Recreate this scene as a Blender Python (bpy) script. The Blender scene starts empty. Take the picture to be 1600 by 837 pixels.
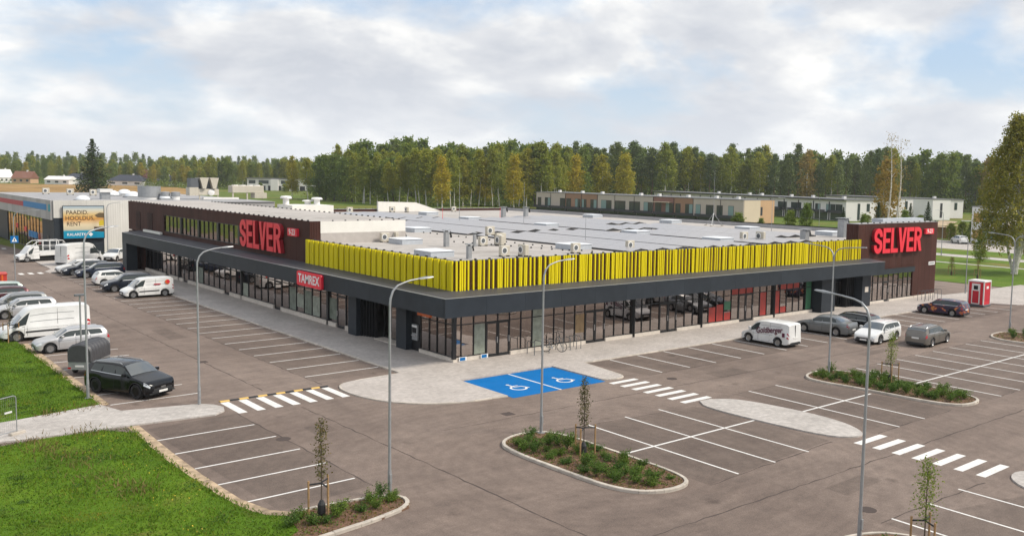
import bpy, math, random
import numpy as np
from mathutils import Vector, Matrix, Euler
random.seed(7); np.random.seed(7)
SC = bpy.context.scene
COL = SC.collection
R = math.radians

# ------------------------------------------------------------------ camera
def camera_axes(yaw, pitch, roll):
    f = Vector((math.cos(yaw)*math.cos(pitch), math.sin(yaw)*math.cos(pitch), -math.sin(pitch)))
    r = Vector((math.sin(yaw), -math.cos(yaw), 0))
    d = f.cross(r)
    c, s = math.cos(roll), math.sin(roll)
    return c*r+s*d, -s*r+c*d, f
_r, _d, _f = camera_axes(R(48.52507), R(5.13279), R(-1.1839))
cam_data = bpy.data.cameras.new('camera')
cam_data.sensor_width = 36
cam_data.lens = 1412.96/1600*36
cam_data.shift_x = (800-908.555)/1600
cam_data.shift_y = (405.40-418.5)/1600
cam_data.clip_start = 0.5
cam_data.clip_end = 6000
cam = bpy.data.objects.new('camera', cam_data)
m = Matrix.Identity(4)
for i, v in enumerate((_r, -_d, -_f)):
    for j in range(3): m[j][i] = v[j]
m.translation = (-31.043, -46.976, 11.669)
cam.matrix_world = m
COL.objects.link(cam)
SC.camera = cam

# ------------------------------------------------------------------ sky, sun, exposure
SUN_EL, SUN_AZ = R(46), Vector((0.66, -0.75, 0)).normalized()
world = bpy.data.worlds.new('World'); SC.world = world
world.use_nodes = True
nt = world.node_tree; nt.nodes.clear()
def wn(t, **kw):
    n = nt.nodes.new(t)
    for k, v in kw.items(): setattr(n, k, v)
    return n
def wl(a, b): nt.links.new(a, b)
w_out = wn('ShaderNodeOutputWorld'); w_bg = wn('ShaderNodeBackground'); w_bg.inputs['Strength'].default_value = 0.1
w_sky = wn('ShaderNodeTexSky', sky_type='NISHITA', sun_disc=False)
w_sky.sun_elevation = SUN_EL; w_sky.sun_rotation = math.atan2(SUN_AZ.x, SUN_AZ.y); w_sky.dust_density = 1.5
w_tc = wn('ShaderNodeTexCoord')
w_sep = wn('ShaderNodeSeparateXYZ'); wl(w_tc.outputs['Generated'], w_sep.inputs[0])
def wmath(op, a, b=None, clamp=False):
    n = wn('ShaderNodeMath', operation=op); n.use_clamp = clamp
    for i, v in enumerate((a, b)):
        if v is None: continue
        if isinstance(v, (int, float)): n.inputs[i].default_value = v
        else: wl(v, n.inputs[i])
    return n.outputs[0]
zc = wmath('MAXIMUM', w_sep.outputs['Z'], 0.0)
den = wmath('ADD', zc, 0.34)
cx = wmath('DIVIDE', w_sep.outputs['X'], den); cy = wmath('DIVIDE', w_sep.outputs['Y'], den)
w_cmb = wn('ShaderNodeCombineXYZ'); wl(cx, w_cmb.inputs[0]); wl(cy, w_cmb.inputs[1])
def wnoise(scale, detail, rough, off, dist=0.0):
    mp = wn('ShaderNodeMapping'); wl(w_cmb.outputs[0], mp.inputs['Vector'])
    mp.inputs['Location'].default_value = off
    n = wn('ShaderNodeTexNoise'); n.inputs['Scale'].default_value = scale; n.inputs['Detail'].default_value = detail
    n.inputs['Roughness'].default_value = rough; n.inputs['Distortion'].default_value = dist
    wl(mp.outputs[0], n.inputs['Vector']); return n.outputs['Fac']
def wramp(x, stops):
    r = wn('ShaderNodeValToRGB'); wl(x, r.inputs[0])
    el = r.color_ramp.elements
    while len(el) < len(stops): el.new(0.5)
    for e, (p, c) in zip(el, stops): e.position = p; e.color = (*c, 1)
    return r.outputs[0]
cover = wramp(wnoise(1.75, 8, 0.54, (3.1, 1.7, 0), 0.15), [(0.385, (0, 0, 0)), (0.51, (1, 1, 1))])
shade = wramp(wnoise(2.6, 9, 0.56, (8.3, 4.2, 1.0), 0.15), [(0.35, (4.1, 4.3, 4.7)), (0.46, (5.0, 5.12, 5.35)), (0.585, (6.8, 6.75, 6.6))])
veil = wn('ShaderNodeMix', data_type='RGBA'); veil.inputs['Factor'].default_value = 0.62
wl(w_sky.outputs[0], veil.inputs['A']); veil.inputs['B'].default_value = (3.4, 4.35, 5.7, 1)
mixc = wn('ShaderNodeMix', data_type='RGBA')
wl(cover, mixc.inputs['Factor']); wl(veil.outputs['Result'], mixc.inputs['A']); wl(shade, mixc.inputs['B'])
# pale air low over the horizon
lowf = wramp(w_sep.outputs['Z'], [(0.0, (0.7, 0.7, 0.7)), (0.12, (0, 0, 0))])
mixh = wn('ShaderNodeMix', data_type='RGBA')
wl(lowf, mixh.inputs['Factor']); wl(mixc.outputs['Result'], mixh.inputs['A']); mixh.inputs['B'].default_value = (5.5, 5.75, 6.1, 1)
wl(mixh.outputs['Result'], w_bg.inputs['Color']); wl(w_bg.outputs[0], w_out.inputs['Surface'])

sun_data = bpy.data.lights.new('sun', 'SUN'); sun_data.energy = 2.4; sun_data.angle = R(12); sun_data.color = (1.0, 0.93, 0.82)
sun = bpy.data.objects.new('sun', sun_data)
_to = Vector((SUN_AZ.x*math.cos(SUN_EL), SUN_AZ.y*math.cos(SUN_EL), math.sin(SUN_EL)))
sun.rotation_euler = _to.to_track_quat('Z', 'Y').to_euler()
COL.objects.link(sun)
SC.view_settings.view_transform = 'Standard'; SC.view_settings.look = 'None'
SC.view_settings.exposure = 0.66; SC.view_settings.gamma = 1.0; SC.view_settings.use_curve_mapping = False

# ------------------------------------------------------------------ materials
MATS = {}
def new_mat(name):
    mt = bpy.data.materials.new(name); mt.use_nodes = True
    t = mt.node_tree; t.nodes.clear()
    o = t.nodes.new('ShaderNodeOutputMaterial'); b = t.nodes.new('ShaderNodeBsdfPrincipled')
    t.links.new(b.outputs[0], o.inputs['Surface'])
    MATS[name] = mt
    return mt, t, b
class NT:
    def __init__(s, t): s.t = t
    def n(s, ty, **kw):
        x = s.t.nodes.new(ty)
        for k, v in kw.items(): setattr(x, k, v)
        return x
    def l(s, a, b): s.t.links.new(a, b)
    def noise(s, scale, detail=4, rough=0.55, coord='Object', sc=(1, 1, 1), dist=0.0):
        tc = s.n('ShaderNodeTexCoord'); mp = s.n('ShaderNodeMapping'); mp.inputs['Scale'].default_value = sc
        s.l(tc.outputs[coord], mp.inputs['Vector'])
        x = s.n('ShaderNodeTexNoise'); x.inputs['Scale'].default_value = scale; x.inputs['Detail'].default_value = detail
        x.inputs['Roughness'].default_value = rough; x.inputs['Distortion'].default_value = dist
        s.l(mp.outputs[0], x.inputs['Vector']); return x.outputs['Fac']
    def ramp(s, fac, stops):
        r = s.n('ShaderNodeValToRGB'); s.l(fac, r.inputs[0]); el = r.color_ramp.elements
        while len(el) < len(stops): el.new(0.5)
        for e, (p, c) in zip(el, stops):
            e.position = p; e.color = (*c, 1) if len(c) == 3 else c
        return r.outputs[0]
    def mix(s, f, a, b, mode='MIX'):
        x = s.n('ShaderNodeMix', data_type='RGBA', blend_type=mode)
        for k, v in (('Factor', f), ('A', a), ('B', b)):
            if isinstance(v, (int, float)): x.inputs[k].default_value = v
            elif isinstance(v, tuple): x.inputs[k].default_value = (*v, 1)
            else: s.l(v, x.inputs[k])
        return x.outputs['Result']
    def bump(s, h, strength, dist=0.02):
        b = s.n('ShaderNodeBump'); b.inputs['Strength'].default_value = strength; b.inputs['Distance'].default_value = dist
        s.l(h, b.inputs['Height']); return b.outputs[0]
def mat(name, col, rough=0.6, metal=0.0, spec=0.5, var=0.0, vscale=3.0, bump=0.0, bscale=40.0, coat=0.0, rnd=0.0, streak=False):
    """general painted / plain surface with soft dirt variation"""
    mt, t, b = new_mat(name); N = NT(t)
    b.inputs['Roughness'].default_value = rough; b.inputs['Metallic'].default_value = metal
    b.inputs['Specular IOR Level'].default_value = spec
    if coat: b.inputs['Coat Weight'].default_value = coat; b.inputs['Coat Roughness'].default_value = 0.04
    c = col
    if var > 0:
        f = N.noise(vscale, 6, 0.62, sc=(1, 1, 0.15) if streak else (1, 1, 1))
        lo = tuple(x*(1-var) for x in col); hi = tuple(min(1, x*(1+var*0.7)) for x in col)
        c = N.ramp(f, [(0.30, lo), (0.70, hi)])
    if rnd > 0:
        oi = N.n('ShaderNodeObjectInfo')
        mlt = N.ramp(oi.outputs['Random'], [(0, (1-rnd,)*3), (1, (1+rnd*0.3,)*3)])
        c = N.mix(1.0, c, mlt, 'MULTIPLY')
    if isinstance(c, tuple): b.inputs['Base Color'].default_value = (*c, 1)
    else: N.l(c, b.inputs['Base Color'])
    if bump > 0: N.l(N.bump(N.noise(bscale, 3, 0.6), bump), b.inputs['Normal'])
    return mt

def m_asphalt(name='asphalt', k=1.0):
    mt, t, b = new_mat(name); N = NT(t)
    big = N.noise(0.075, 6, 0.62, dist=0.8); mid = N.noise(0.9, 8, 0.74); fine = N.noise(22, 3, 0.75); grit = N.noise(5.5, 5, 0.8)
    sx = N.noise(0.5, 6, 0.68, sc=(0.10, 1.5, 1), dist=0.7); sy = N.noise(0.5, 6, 0.68, sc=(1.5, 0.10, 1), dist=0.7)
    c = N.ramp(big, [(0.33, (0.160, 0.123, 0.107)), (0.50, (0.196, 0.153, 0.133)), (0.67, (0.240, 0.190, 0.166))])
    c = N.mix(1.0, c, (k, k*0.985, k*0.975), 'MULTIPLY')
    for f, w, lo, hi in ((mid, .75, .70, 1.22), (sx, .55, .72, 1.22), (sy, .45, .74, 1.2), (grit, .6, .72, 1.25), (fine, .8, .6, 1.38)):
        c = N.mix(w, c, N.ramp(f, [(0.27, (lo, lo, lo)), (0.73, (hi, hi, hi*.985))]), 'MULTIPLY')
    # round scrub marks of turning tyres
    tc = N.n('ShaderNodeTexCoord'); mp = N.n('ShaderNodeMapping'); mp.inputs['Location'].default_value = (6.5, 20.0, 0); N.l(tc.outputs['Object'], mp.inputs['Vector'])
    wv = N.n('ShaderNodeTexWave', wave_type='RINGS', rings_direction='Z'); wv.inputs['Scale'].default_value = 0.55; wv.inputs['Distortion'].default_value = 3.5; wv.inputs['Detail'].default_value = 4; wv.inputs['Detail Scale'].default_value = 0.8; wv.inputs['Detail Roughness'].default_value = 0.7
    N.l(mp.outputs[0], wv.inputs['Vector'])
    c = N.mix(0.16, c, N.ramp(wv.outputs['Fac'], [(0.1, (0.78, 0.77, 0.77)), (0.9, (1.15, 1.15, 1.14))]), 'MULTIPLY')
    # oil spots
    vo = N.n('ShaderNodeTexVoronoi'); vo.inputs['Scale'].default_value = 0.33; vo.inputs['Randomness'].default_value = 1.0
    ad = N.n('ShaderNodeMixRGB') if False else None
    N.l(tc.outputs['Object'], vo.inputs['Vector'])
    spot = N.n('ShaderNodeMath', operation='ADD'); N.l(vo.outputs['Distance'], spot.inputs[0]); m2 = N.n('ShaderNodeMath', operation='MULTIPLY'); N.l(mid, m2.inputs[0]); m2.inputs[1].default_value = 0.35; N.l(m2.outputs[0], spot.inputs[1])
    c = N.mix(0.75, c, N.ramp(spot.outputs[0], [(0.19, (0.55, 0.54, 0.54)), (0.28, (1, 1, 1))]), 'MULTIPLY')
    N.l(c, b.inputs['Base Color']); b.inputs['Roughness'].default_value = 0.85; b.inputs['Specular IOR Level'].default_value = 0.25
    N.l(N.bump(fine, 0.35, 0.01), b.inputs['Normal']); return mt
def m_paver(name, base, grout, bw=0.20, bh=0.10):
    mt, t, b = new_mat(name); N = NT(t)
    tc = N.n('ShaderNodeTexCoord'); br = N.n('ShaderNodeTexBrick')
    N.l(tc.outputs['Object'], br.inputs['Vector'])
    br.inputs['Scale'].default_value = 1.0; br.inputs['Brick Width'].default_value = bw; br.inputs['Row Height'].default_value = bh
    br.inputs['Mortar Size'].default_value = 0.006; br.inputs['Mortar Smooth'].default_value = 0.3
    br.inputs['Color1'].default_value = (*[x*0.88 for x in base], 1); br.inputs['Color2'].default_value = (*[x*1.10 for x in base], 1)
    br.inputs['Mortar'].default_value = (*grout, 1)
    v = N.noise(0.35, 7, 0.65); v2 = N.noise(3.0, 4, 0.6)
    c = N.mix(0.8, br.outputs['Color'], N.ramp(v, [(0.3, (0.78, 0.77, 0.76)), (0.7, (1.1, 1.1, 1.1))]), 'MULTIPLY')
    c = N.mix(0.6, c, N.ramp(v2, [(0.3, (0.82, 0.82, 0.82)), (0.7, (1.12, 1.12, 1.12))]), 'MULTIPLY')
    N.l(c, b.inputs['Base Color']); b.inputs['Roughness'].default_value = 0.85
    N.l(N.bump(br.outputs['Fac'], -0.3, 0.01), b.inputs['Normal']); return mt
def m_paint(name, col, wear=0.42):
    mt, t, b = new_mat(name); N = NT(t)
    f = N.noise(9, 6, 0.7); g = N.noise(1.1, 4, 0.6)
    c = N.mix(N.ramp(f, [(wear-0.14, (1, 1, 1)), (wear, (0, 0, 0))]), col, tuple(0.45*x+0.06 for x in col))
    c = N.mix(0.5, c, N.ramp(g, [(0.3, (0.78, 0.78, 0.78)), (0.7, (1.08, 1.08, 1.08))]), 'MULTIPLY')
    N.l(c, b.inputs['Base Color']); b.inputs['Roughness'].default_value = 0.75; b.inputs['Specular IOR Level'].default_value = 0.12; return mt
def m_lawn(name, stops, scale=0.25):
    mt, t, b = new_mat(name); N = NT(t)
    a = N.noise(scale, 8, 0.68, dist=0.5); f = N.noise(5.0, 6, 0.75); p = N.noise(0.9, 5, 0.65)
    c = N.ramp(a, stops)
    c = N.mix(0.7, c, N.ramp(f, [(0.25, (0.5, 0.55, 0.5)), (0.75, (1.35, 1.3, 1.3))]), 'MULTIPLY')
    c = N.mix(0.5, c, N.ramp(p, [(0.3, (0.7, 0.75, 0.7)), (0.7, (1.2, 1.15, 1.1))]), 'MULTIPLY')
    N.l(c, b.inputs['Base Color']); b.inputs['Roughness'].default_value = 0.9; b.inputs['Specular IOR Level'].default_value = 0.1
    N.l(N.bump(f, 0.8, 0.08), b.inputs['Normal']); return mt
def m_leaf(name, cols, trans=0.45, objvar=0.16, patch=0.0):
    """foliage: leaf-to-leaf and tree-to-tree colour"""
    mt, t, b = new_mat(name); N = NT(t)
    geo = N.n('ShaderNodeNewGeometry'); oi = N.n('ShaderNodeObjectInfo')
    n = len(cols)
    c = N.ramp(geo.outputs['Random Per Island'], [(i/max(1, n-1), cc) for i, cc in enumerate(cols)])
    tint = N.ramp(oi.outputs['Random'], [(0, (1-objvar, 1-objvar*0.6, 1-objvar*0.5)), (0.35, (1, 1, 1)), (0.7, (1+objvar, 1+objvar*0.7, 1)), (1, (1+1.3*objvar, 1+0.6*objvar, 0.9))])
    c = N.mix(1.0, c, tint, 'MULTIPLY')
    if patch: c = N.mix(patch, c, N.ramp(N.noise(.45, 6, .65, dist=.6), [(.32, (.62, .60, .8)), (.46, (.9, .92, .95)), (.56, (1.05, 1.05, 1)), (.68, (1.5, 1.12, 1.1))]), 'MULTIPLY')
    N.l(c, b.inputs['Base Color']); b.inputs['Roughness'].default_value = 0.65; b.inputs['Specular IOR Level'].default_value = 0.2
    o = [x for x in t.nodes if x.type == 'OUTPUT_MATERIAL'][0]
    tr = N.n('ShaderNodeBsdfTranslucent'); N.l(c, tr.inputs['Color'])
    mx = N.n('ShaderNodeMixShader'); mx.inputs[0].default_value = trans
    N.l(b.outputs[0], mx.inputs[1]); N.l(tr.outputs[0], mx.inputs[2]); N.l(mx.outputs[0], o.inputs['Surface'])
    return mt
def m_glass(name, tint, refl, base=0.25):
    mt, t, b = new_mat(name); N = NT(t)
    o = [x for x in t.nodes if x.type == 'OUTPUT_MATERIAL'][0]; t.nodes.remove(b)
    tr = N.n('ShaderNodeBsdfTransparent'); tr.inputs['Color'].default_value = (*tint, 1)
    gl = N.n('ShaderNodeBsdfGlossy'); gl.inputs['Roughness'].default_value = 0.015; gl.inputs['Color'].default_value = (*refl, 1)
    fr = N.n('ShaderNodeFresnel'); fr.inputs['IOR'].default_value = 1.5
    ad = N.n('ShaderNodeMath', operation='ADD'); ad.use_clamp = True; ad.inputs[1].default_value = base
    wv = N.noise(0.7, 2, 0.5)
    ge = N.n('ShaderNodeNewGeometry'); oi = N.n('ShaderNodeObjectInfo'); wnz = N.n('ShaderNodeTexWhiteNoise', noise_dimensions='1D'); N.l(oi.outputs['Random'], wnz.inputs['W'])
    v1 = N.n('ShaderNodeVectorMath', operation='SUBTRACT'); N.l(wnz.outputs['Color'], v1.inputs[0]); v1.inputs[1].default_value = (.5, .5, .5)
    v2 = N.n('ShaderNodeVectorMath', operation='SCALE'); N.l(v1.outputs[0], v2.inputs[0]); v2.inputs['Scale'].default_value = 0.022
    bm = N.n('ShaderNodeBump'); bm.inputs['Strength'].default_value = 0.05; bm.inputs['Distance'].default_value = 0.02; N.l(wv, bm.inputs['Height'])
    v3 = N.n('ShaderNodeVectorMath', operation='ADD'); N.l(bm.outputs[0], v3.inputs[0]); N.l(v2.outputs[0], v3.inputs[1]); v4 = N.n('ShaderNodeVectorMath', operation='NORMALIZE'); N.l(v3.outputs[0], v4.inputs[0])
    N.l(v4.outputs[0], gl.inputs['Normal'])
    N.l(fr.outputs[0], ad.inputs[0])
    mx = N.n('ShaderNodeMixShader'); N.l(ad.outputs[0], mx.inputs[0]); N.l(tr.outputs[0], mx.inputs[1]); N.l(gl.outputs[0], mx.inputs[2])
    N.l(mx.outputs[0], o.inputs['Surface']); return mt
def m_ribbed(name, col, period, axis_sum=True, var=0.2, rough=0.5, strength=0.5, metal=0.0):
    """metal cladding with fine vertical ribs"""
    mt, t, b = new_mat(name); N = NT(t)
    tc = N.n('ShaderNodeTexCoord'); sp = N.n('ShaderNodeSeparateXYZ'); N.l(tc.outputs['Object'], sp.inputs[0])
    ad = N.n('ShaderNodeMath', operation='ADD'); N.l(sp.outputs[0], ad.inputs[0]); N.l(sp.outputs[1], ad.inputs[1])
    ml = N.n('ShaderNodeMath', operation='MULTIPLY'); N.l(ad.outputs[0], ml.inputs[0]); ml.inputs[1].default_value = 2*math.pi/period
    si = N.n('ShaderNodeMath', operation='SINE'); N.l(ml.outputs[0], si.inputs[0])
    f = N.noise(0.8, 6, 0.6, sc=(1, 1, 0.3)); oi = N.n('ShaderNodeObjectInfo')
    c = N.ramp(f, [(0.3, tuple(x*(1-var) for x in col)), (0.7, tuple(x*(1+var) for x in col))])
    c = N.mix(1.0, c, N.ramp(oi.outputs['Random'], [(0, (0.86,)*3), (1, (1.1,)*3)]), 'MULTIPLY')
    N.l(c, b.inputs['Base Color']); b.inputs['Roughness'].default_value = rough; b.inputs['Metallic'].default_value = metal; b.inputs['Specular IOR Level'].default_value = 0.18
    N.l(N.bump(si.outputs[0], strength, 0.02), b.inputs['Normal']); return mt

m_asphalt(); m_asphalt('asphalt_dark', 0.80)
m_paver('paver', (0.47, 0.425, 0.39), (0.36, 0.32, 0.292))
m_paver('paver_path', (0.46, 0.425, 0.395), (0.35, 0.32, 0.295), 0.2, 0.2)
m_paint('road_white', (0.74, 0.72, 0.69), .46); m_paint('road_blue', (0.006, 0.145, 0.41), 0.40); m_paint('road_yellow', (0.60, 0.40, 0.13))
mat('kerb', (0.52, 0.465, 0.40), 0.9, var=0.25, vscale=2.0, bump=0.3, rnd=0.18)
mat('sand', (0.43, 0.32, 0.21), 0.95, var=0.55, vscale=2.2, bump=0.6, bscale=12)
mat('mulch', (0.155, 0.085, 0.05), 0.95, var=0.6, vscale=7, bump=0.9, bscale=20)
m_lawn('lawn', [(0.28, (0.11, 0.12, 0.022)), (0.43, (0.085, 0.165, 0.013)), (0.58, (0.115, 0.20, 0.015)), (0.72, (0.18, 0.165, 0.045))])
m_lawn('meadow', [(0.3, (0.07, 0.12, 0.02)), (0.48, (0.115, 0.16, 0.028)), (0.62, (0.17, 0.165, 0.04)), (0.75, (0.11, 0.145, 0.03))], 0.03)
m_lawn('dry_field', [(0.3, (0.17, 0.11, 0.04)), (0.5, (0.33, 0.20, 0.075)), (0.62, (0.42, 0.27, 0.12)), (0.75, (0.16, 0.125, 0.04))], 0.035)
m_lawn('verge', [(0.3, (0.085, 0.15, 0.02)), (0.5, (0.12, 0.19, 0.028)), (0.64, (0.17, 0.18, 0.045)), (0.78, (0.24, 0.18, 0.08))], 0.12)
m_ribbed('brown_cladding', (0.062, 0.0235, 0.0175), 0.22, strength=0.5, rough=0.65)
m_ribbed('white_cladding', (0.62, 0.60, 0.56), 0.30, var=0.06, strength=0.2)
m_ribbed('grey_cladding', (0.40, 0.39, 0.385), 0.30, var=0.06, strength=0.2)
mat('anthracite', (0.030, 0.037, 0.046), 0.5, var=0.16, vscale=0.9, rnd=0.10, spec=0.22)
mat('anthracite_top', (0.058, 0.056, 0.064), 0.55, var=0.2, vscale=0.7)
mat('black_metal', (0.012, 0.013, 0.015), 0.4)
mat('dark_void', (0.006, 0.006, 0.007), 0.8)
mat('fin_yellow', (0.78, 0.655, 0.007), 0.5, rnd=0.10, spec=0.25)
mat('parapet_brown', (0.15, 0.075, 0.018), 0.6, var=0.25)
mat('plinth', (0.62, 0.56, 0.49), 0.85, var=0.14, vscale=2.5, rnd=0.08)
def m_membrane():
    mt, t, b = new_mat('membrane'); N = NT(t); tc = N.n('ShaderNodeTexCoord'); br = N.n('ShaderNodeTexBrick'); N.l(tc.outputs['Object'], br.inputs['Vector'])
    br.inputs['Scale'].default_value = 1.0; br.inputs['Brick Width'].default_value = 10.0; br.inputs['Row Height'].default_value = 1.5; br.inputs['Mortar Size'].default_value = 0.035
    br.inputs['Color1'].default_value = (0.40, 0.372, 0.345, 1); br.inputs['Color2'].default_value = (0.445, 0.412, 0.384, 1); br.inputs['Mortar'].default_value = (0.33, 0.305, 0.285, 1)
    c = N.mix(0.9, br.outputs['Color'], N.ramp(N.noise(0.22, 7, 0.66, dist=.8), [(.34, (.74, .73, .72)), (.46, (1, 1, 1)), (.7, (1.1, 1.1, 1.1))]), 'MULTIPLY')
    c = N.mix(0.6, c, N.ramp(N.noise(2.5, 5, 0.7), [(.3, (.85, .85, .85)), (.7, (1.1, 1.1, 1.1))]), 'MULTIPLY')
    N.l(c, b.inputs['Base Color']); b.inputs['Roughness'].default_value = .9; b.inputs['Specular IOR Level'].default_value = .15
m_membrane()
mat('membrane_grey', (0.33, 0.325, 0.33), 0.9, var=0.15, vscale=0.6)
mat('roof_white', (0.74, 0.72, 0.67), 0.7, var=0.05, vscale=1.2)
mat('sign_red', (0.78, 0.022, 0.05), 0.35, spec=0.5)
mat('sign_red_side', (0.28, 0.005, 0.012), 0.45)
mat('white_plain', (0.78, 0.78, 0.77), 0.5, var=0.05)
mat('white_print', (0.80, 0.79, 0.78), 0.5)
mat('galvanised', (0.34, 0.35, 0.36), 0.45, metal=0.45, var=0.14, vscale=4)
mat('steel', (0.55, 0.56, 0.57), 0.32, metal=0.8, var=0.1)
mat('unit_cream', (0.50, 0.46, 0.38), 0.55, var=0.08)
mat('unit_white', (0.72, 0.71, 0.69), 0.5, var=0.06)
mat('unit_grille', (0.10, 0.11, 0.12), 0.5)
mat('skylight_box', (0.44, 0.47, 0.51), 0.55, var=0.1)
mat('skylight_dome', (0.76, 0.78, 0.80), 0.25, spec=0.6)
mat('wood', (0.36, 0.22, 0.10), 0.8, var=0.3, vscale=6)
mat('pale_wood', (0.55, 0.43, 0.26), 0.8, var=0.2, vscale=4)
mat('rubber', (0.014, 0.014, 0.015), 0.75)
mat('trailer_cover', (0.055, 0.055, 0.06), 0.5, var=0.15)
mat('plastic_dark', (0.02, 0.021, 0.023), 0.55)
mat('rim_silver', (0.45, 0.46, 0.47), 0.3, metal=0.85)
mat('rim_black', (0.02, 0.02, 0.022), 0.3, metal=0.5)
mat('lamp_red', (0.42, 0.012, 0.02), 0.2, spec=0.7)
mat('lamp_clear', (0.66, 0.69, 0.72), 0.12, spec=0.8)
mat('plate_white', (0.72, 0.72, 0.70), 0.4)
mat('interior_floor', (0.16, 0.155, 0.15), 0.5, var=0.1)
mat('interior_wall', (0.22, 0.21, 0.20), 0.8, var=0.15, vscale=0.5)
mat('interior_pillar', (0.55, 0.66, 0.50), 0.7)
mat('poster_red', (0.42, 0.045, 0.035), 0.4, var=.3, vscale=1.5)
mat('poster_green', (0.05, 0.17, 0.09), 0.5, var=.2); mat('poster_ochre', (0.30, 0.20, 0.10), .5, var=.3); mat('poster_pale', (0.30, 0.33, 0.27), .5, var=.35, vscale=2); mat('poster_green_grey', (0.17, 0.20, 0.16), .5, var=.4, vscale=2)
m_glass('shop_glass', (0.58, 0.56, 0.54), (0.86, 0.77, 0.73), 0.36)
m_glass('house_glass', (0.25, 0.28, 0.29), (0.8, 0.85, 0.9), 0.30)
mt_, t_, b_ = new_mat('solar_glass'); b_.inputs['Base Color'].default_value = (0.36, 0.345, 0.345, 1); b_.inputs['Roughness'].default_value = 0.4
b_.inputs['Specular IOR Level'].default_value = 0.4; b_.inputs['Coat Weight'].default_value = 0.25; b_.inputs['Coat Roughness'].default_value = 0.08
mt_, t_, b_ = new_mat('car_glass'); b_.inputs['Base Color'].default_value = (0.045, 0.055, 0.056, 1); b_.inputs['Roughness'].default_value = 0.04; b_.inputs['Specular IOR Level'].default_value = 0.5
mt_, t_, b_ = new_mat('screen_glass'); b_.inputs['Base Color'].default_value = (0.08, 0.09, 0.095, 1); b_.inputs['Roughness'].default_value = 0.04; b_.inputs['Specular IOR Level'].default_value = 0.9; b_.inputs['Coat Weight'].default_value = 1.0
m_leaf('leaf_birch', [(0.187, 0.231, 0.034), (0.274, 0.311, 0.044), (0.363, 0.351, 0.050), (0.220, 0.271, 0.044)])
m_leaf('leaf_golden', [(0.318, 0.292, 0.034), (0.438, 0.365, 0.040), (0.259, 0.275, 0.038), (0.497, 0.375, 0.043)])
m_leaf('leaf_rust', [(0.292, 0.203, 0.065), (0.244, 0.211, 0.056), (0.324, 0.227, 0.065), (0.186, 0.186, 0.049)])
m_leaf('leaf_pine', [(0.118, 0.168, 0.057), (0.166, 0.213, 0.066), (0.099, 0.142, 0.053), (0.199, 0.233, 0.066)], 0.2, 0.15)
m_leaf('leaf_alder', [(0.125, 0.195, 0.040), (0.176, 0.241, 0.044), (0.229, 0.270, 0.048), (0.108, 0.164, 0.040)])
m_leaf('leaf_spruce', [(0.034, 0.060, 0.024), (0.050, 0.082, 0.026), (0.026, 0.048, 0.022), (0.066, 0.090, 0.026)], 0.15, 0.1)
m_leaf('leaf_bigbirch', [(0.197, 0.214, 0.043), (0.289, 0.281, 0.051), (0.392, 0.327, 0.060), (0.158, 0.181, 0.038)], 0.3, 0.0)
m_leaf('leaf_shrub', [(0.055, 0.115, 0.020), (0.085, 0.155, 0.026), (0.125, 0.20, 0.034), (0.045, 0.09, 0.02)], 0.3, 0.25)
m_leaf('leaf_sapling', [(0.060, 0.078, 0.025), (0.10, 0.10, 0.035), (0.15, 0.115, 0.045), (0.075, 0.09, 0.03)], 0.3, 0.2)
m_leaf('grass_blade', [(0.075, 0.160, 0.009), (0.115, 0.215, 0.012), (0.155, 0.245, 0.018), (0.065, 0.132, 0.012), (0.20, 0.20, 0.035)], 0.35, 0.0, 1.0)
m_leaf('grass_dry', [(0.20, 0.13, 0.045), (0.15, 0.13, 0.04), (0.26, 0.18, 0.08), (0.11, 0.13, 0.03)], 0.3, 0.0)
mat('bark_birch', (0.60, 0.57, 0.52), 0.85, var=0.55, vscale=2.5)
mat('bark_brown', (0.10, 0.075, 0.055), 0.9, var=0.3, vscale=3)
mat('bark_pine', (0.17, 0.10, 0.065), 0.9, var=0.3, vscale=2)

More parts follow.
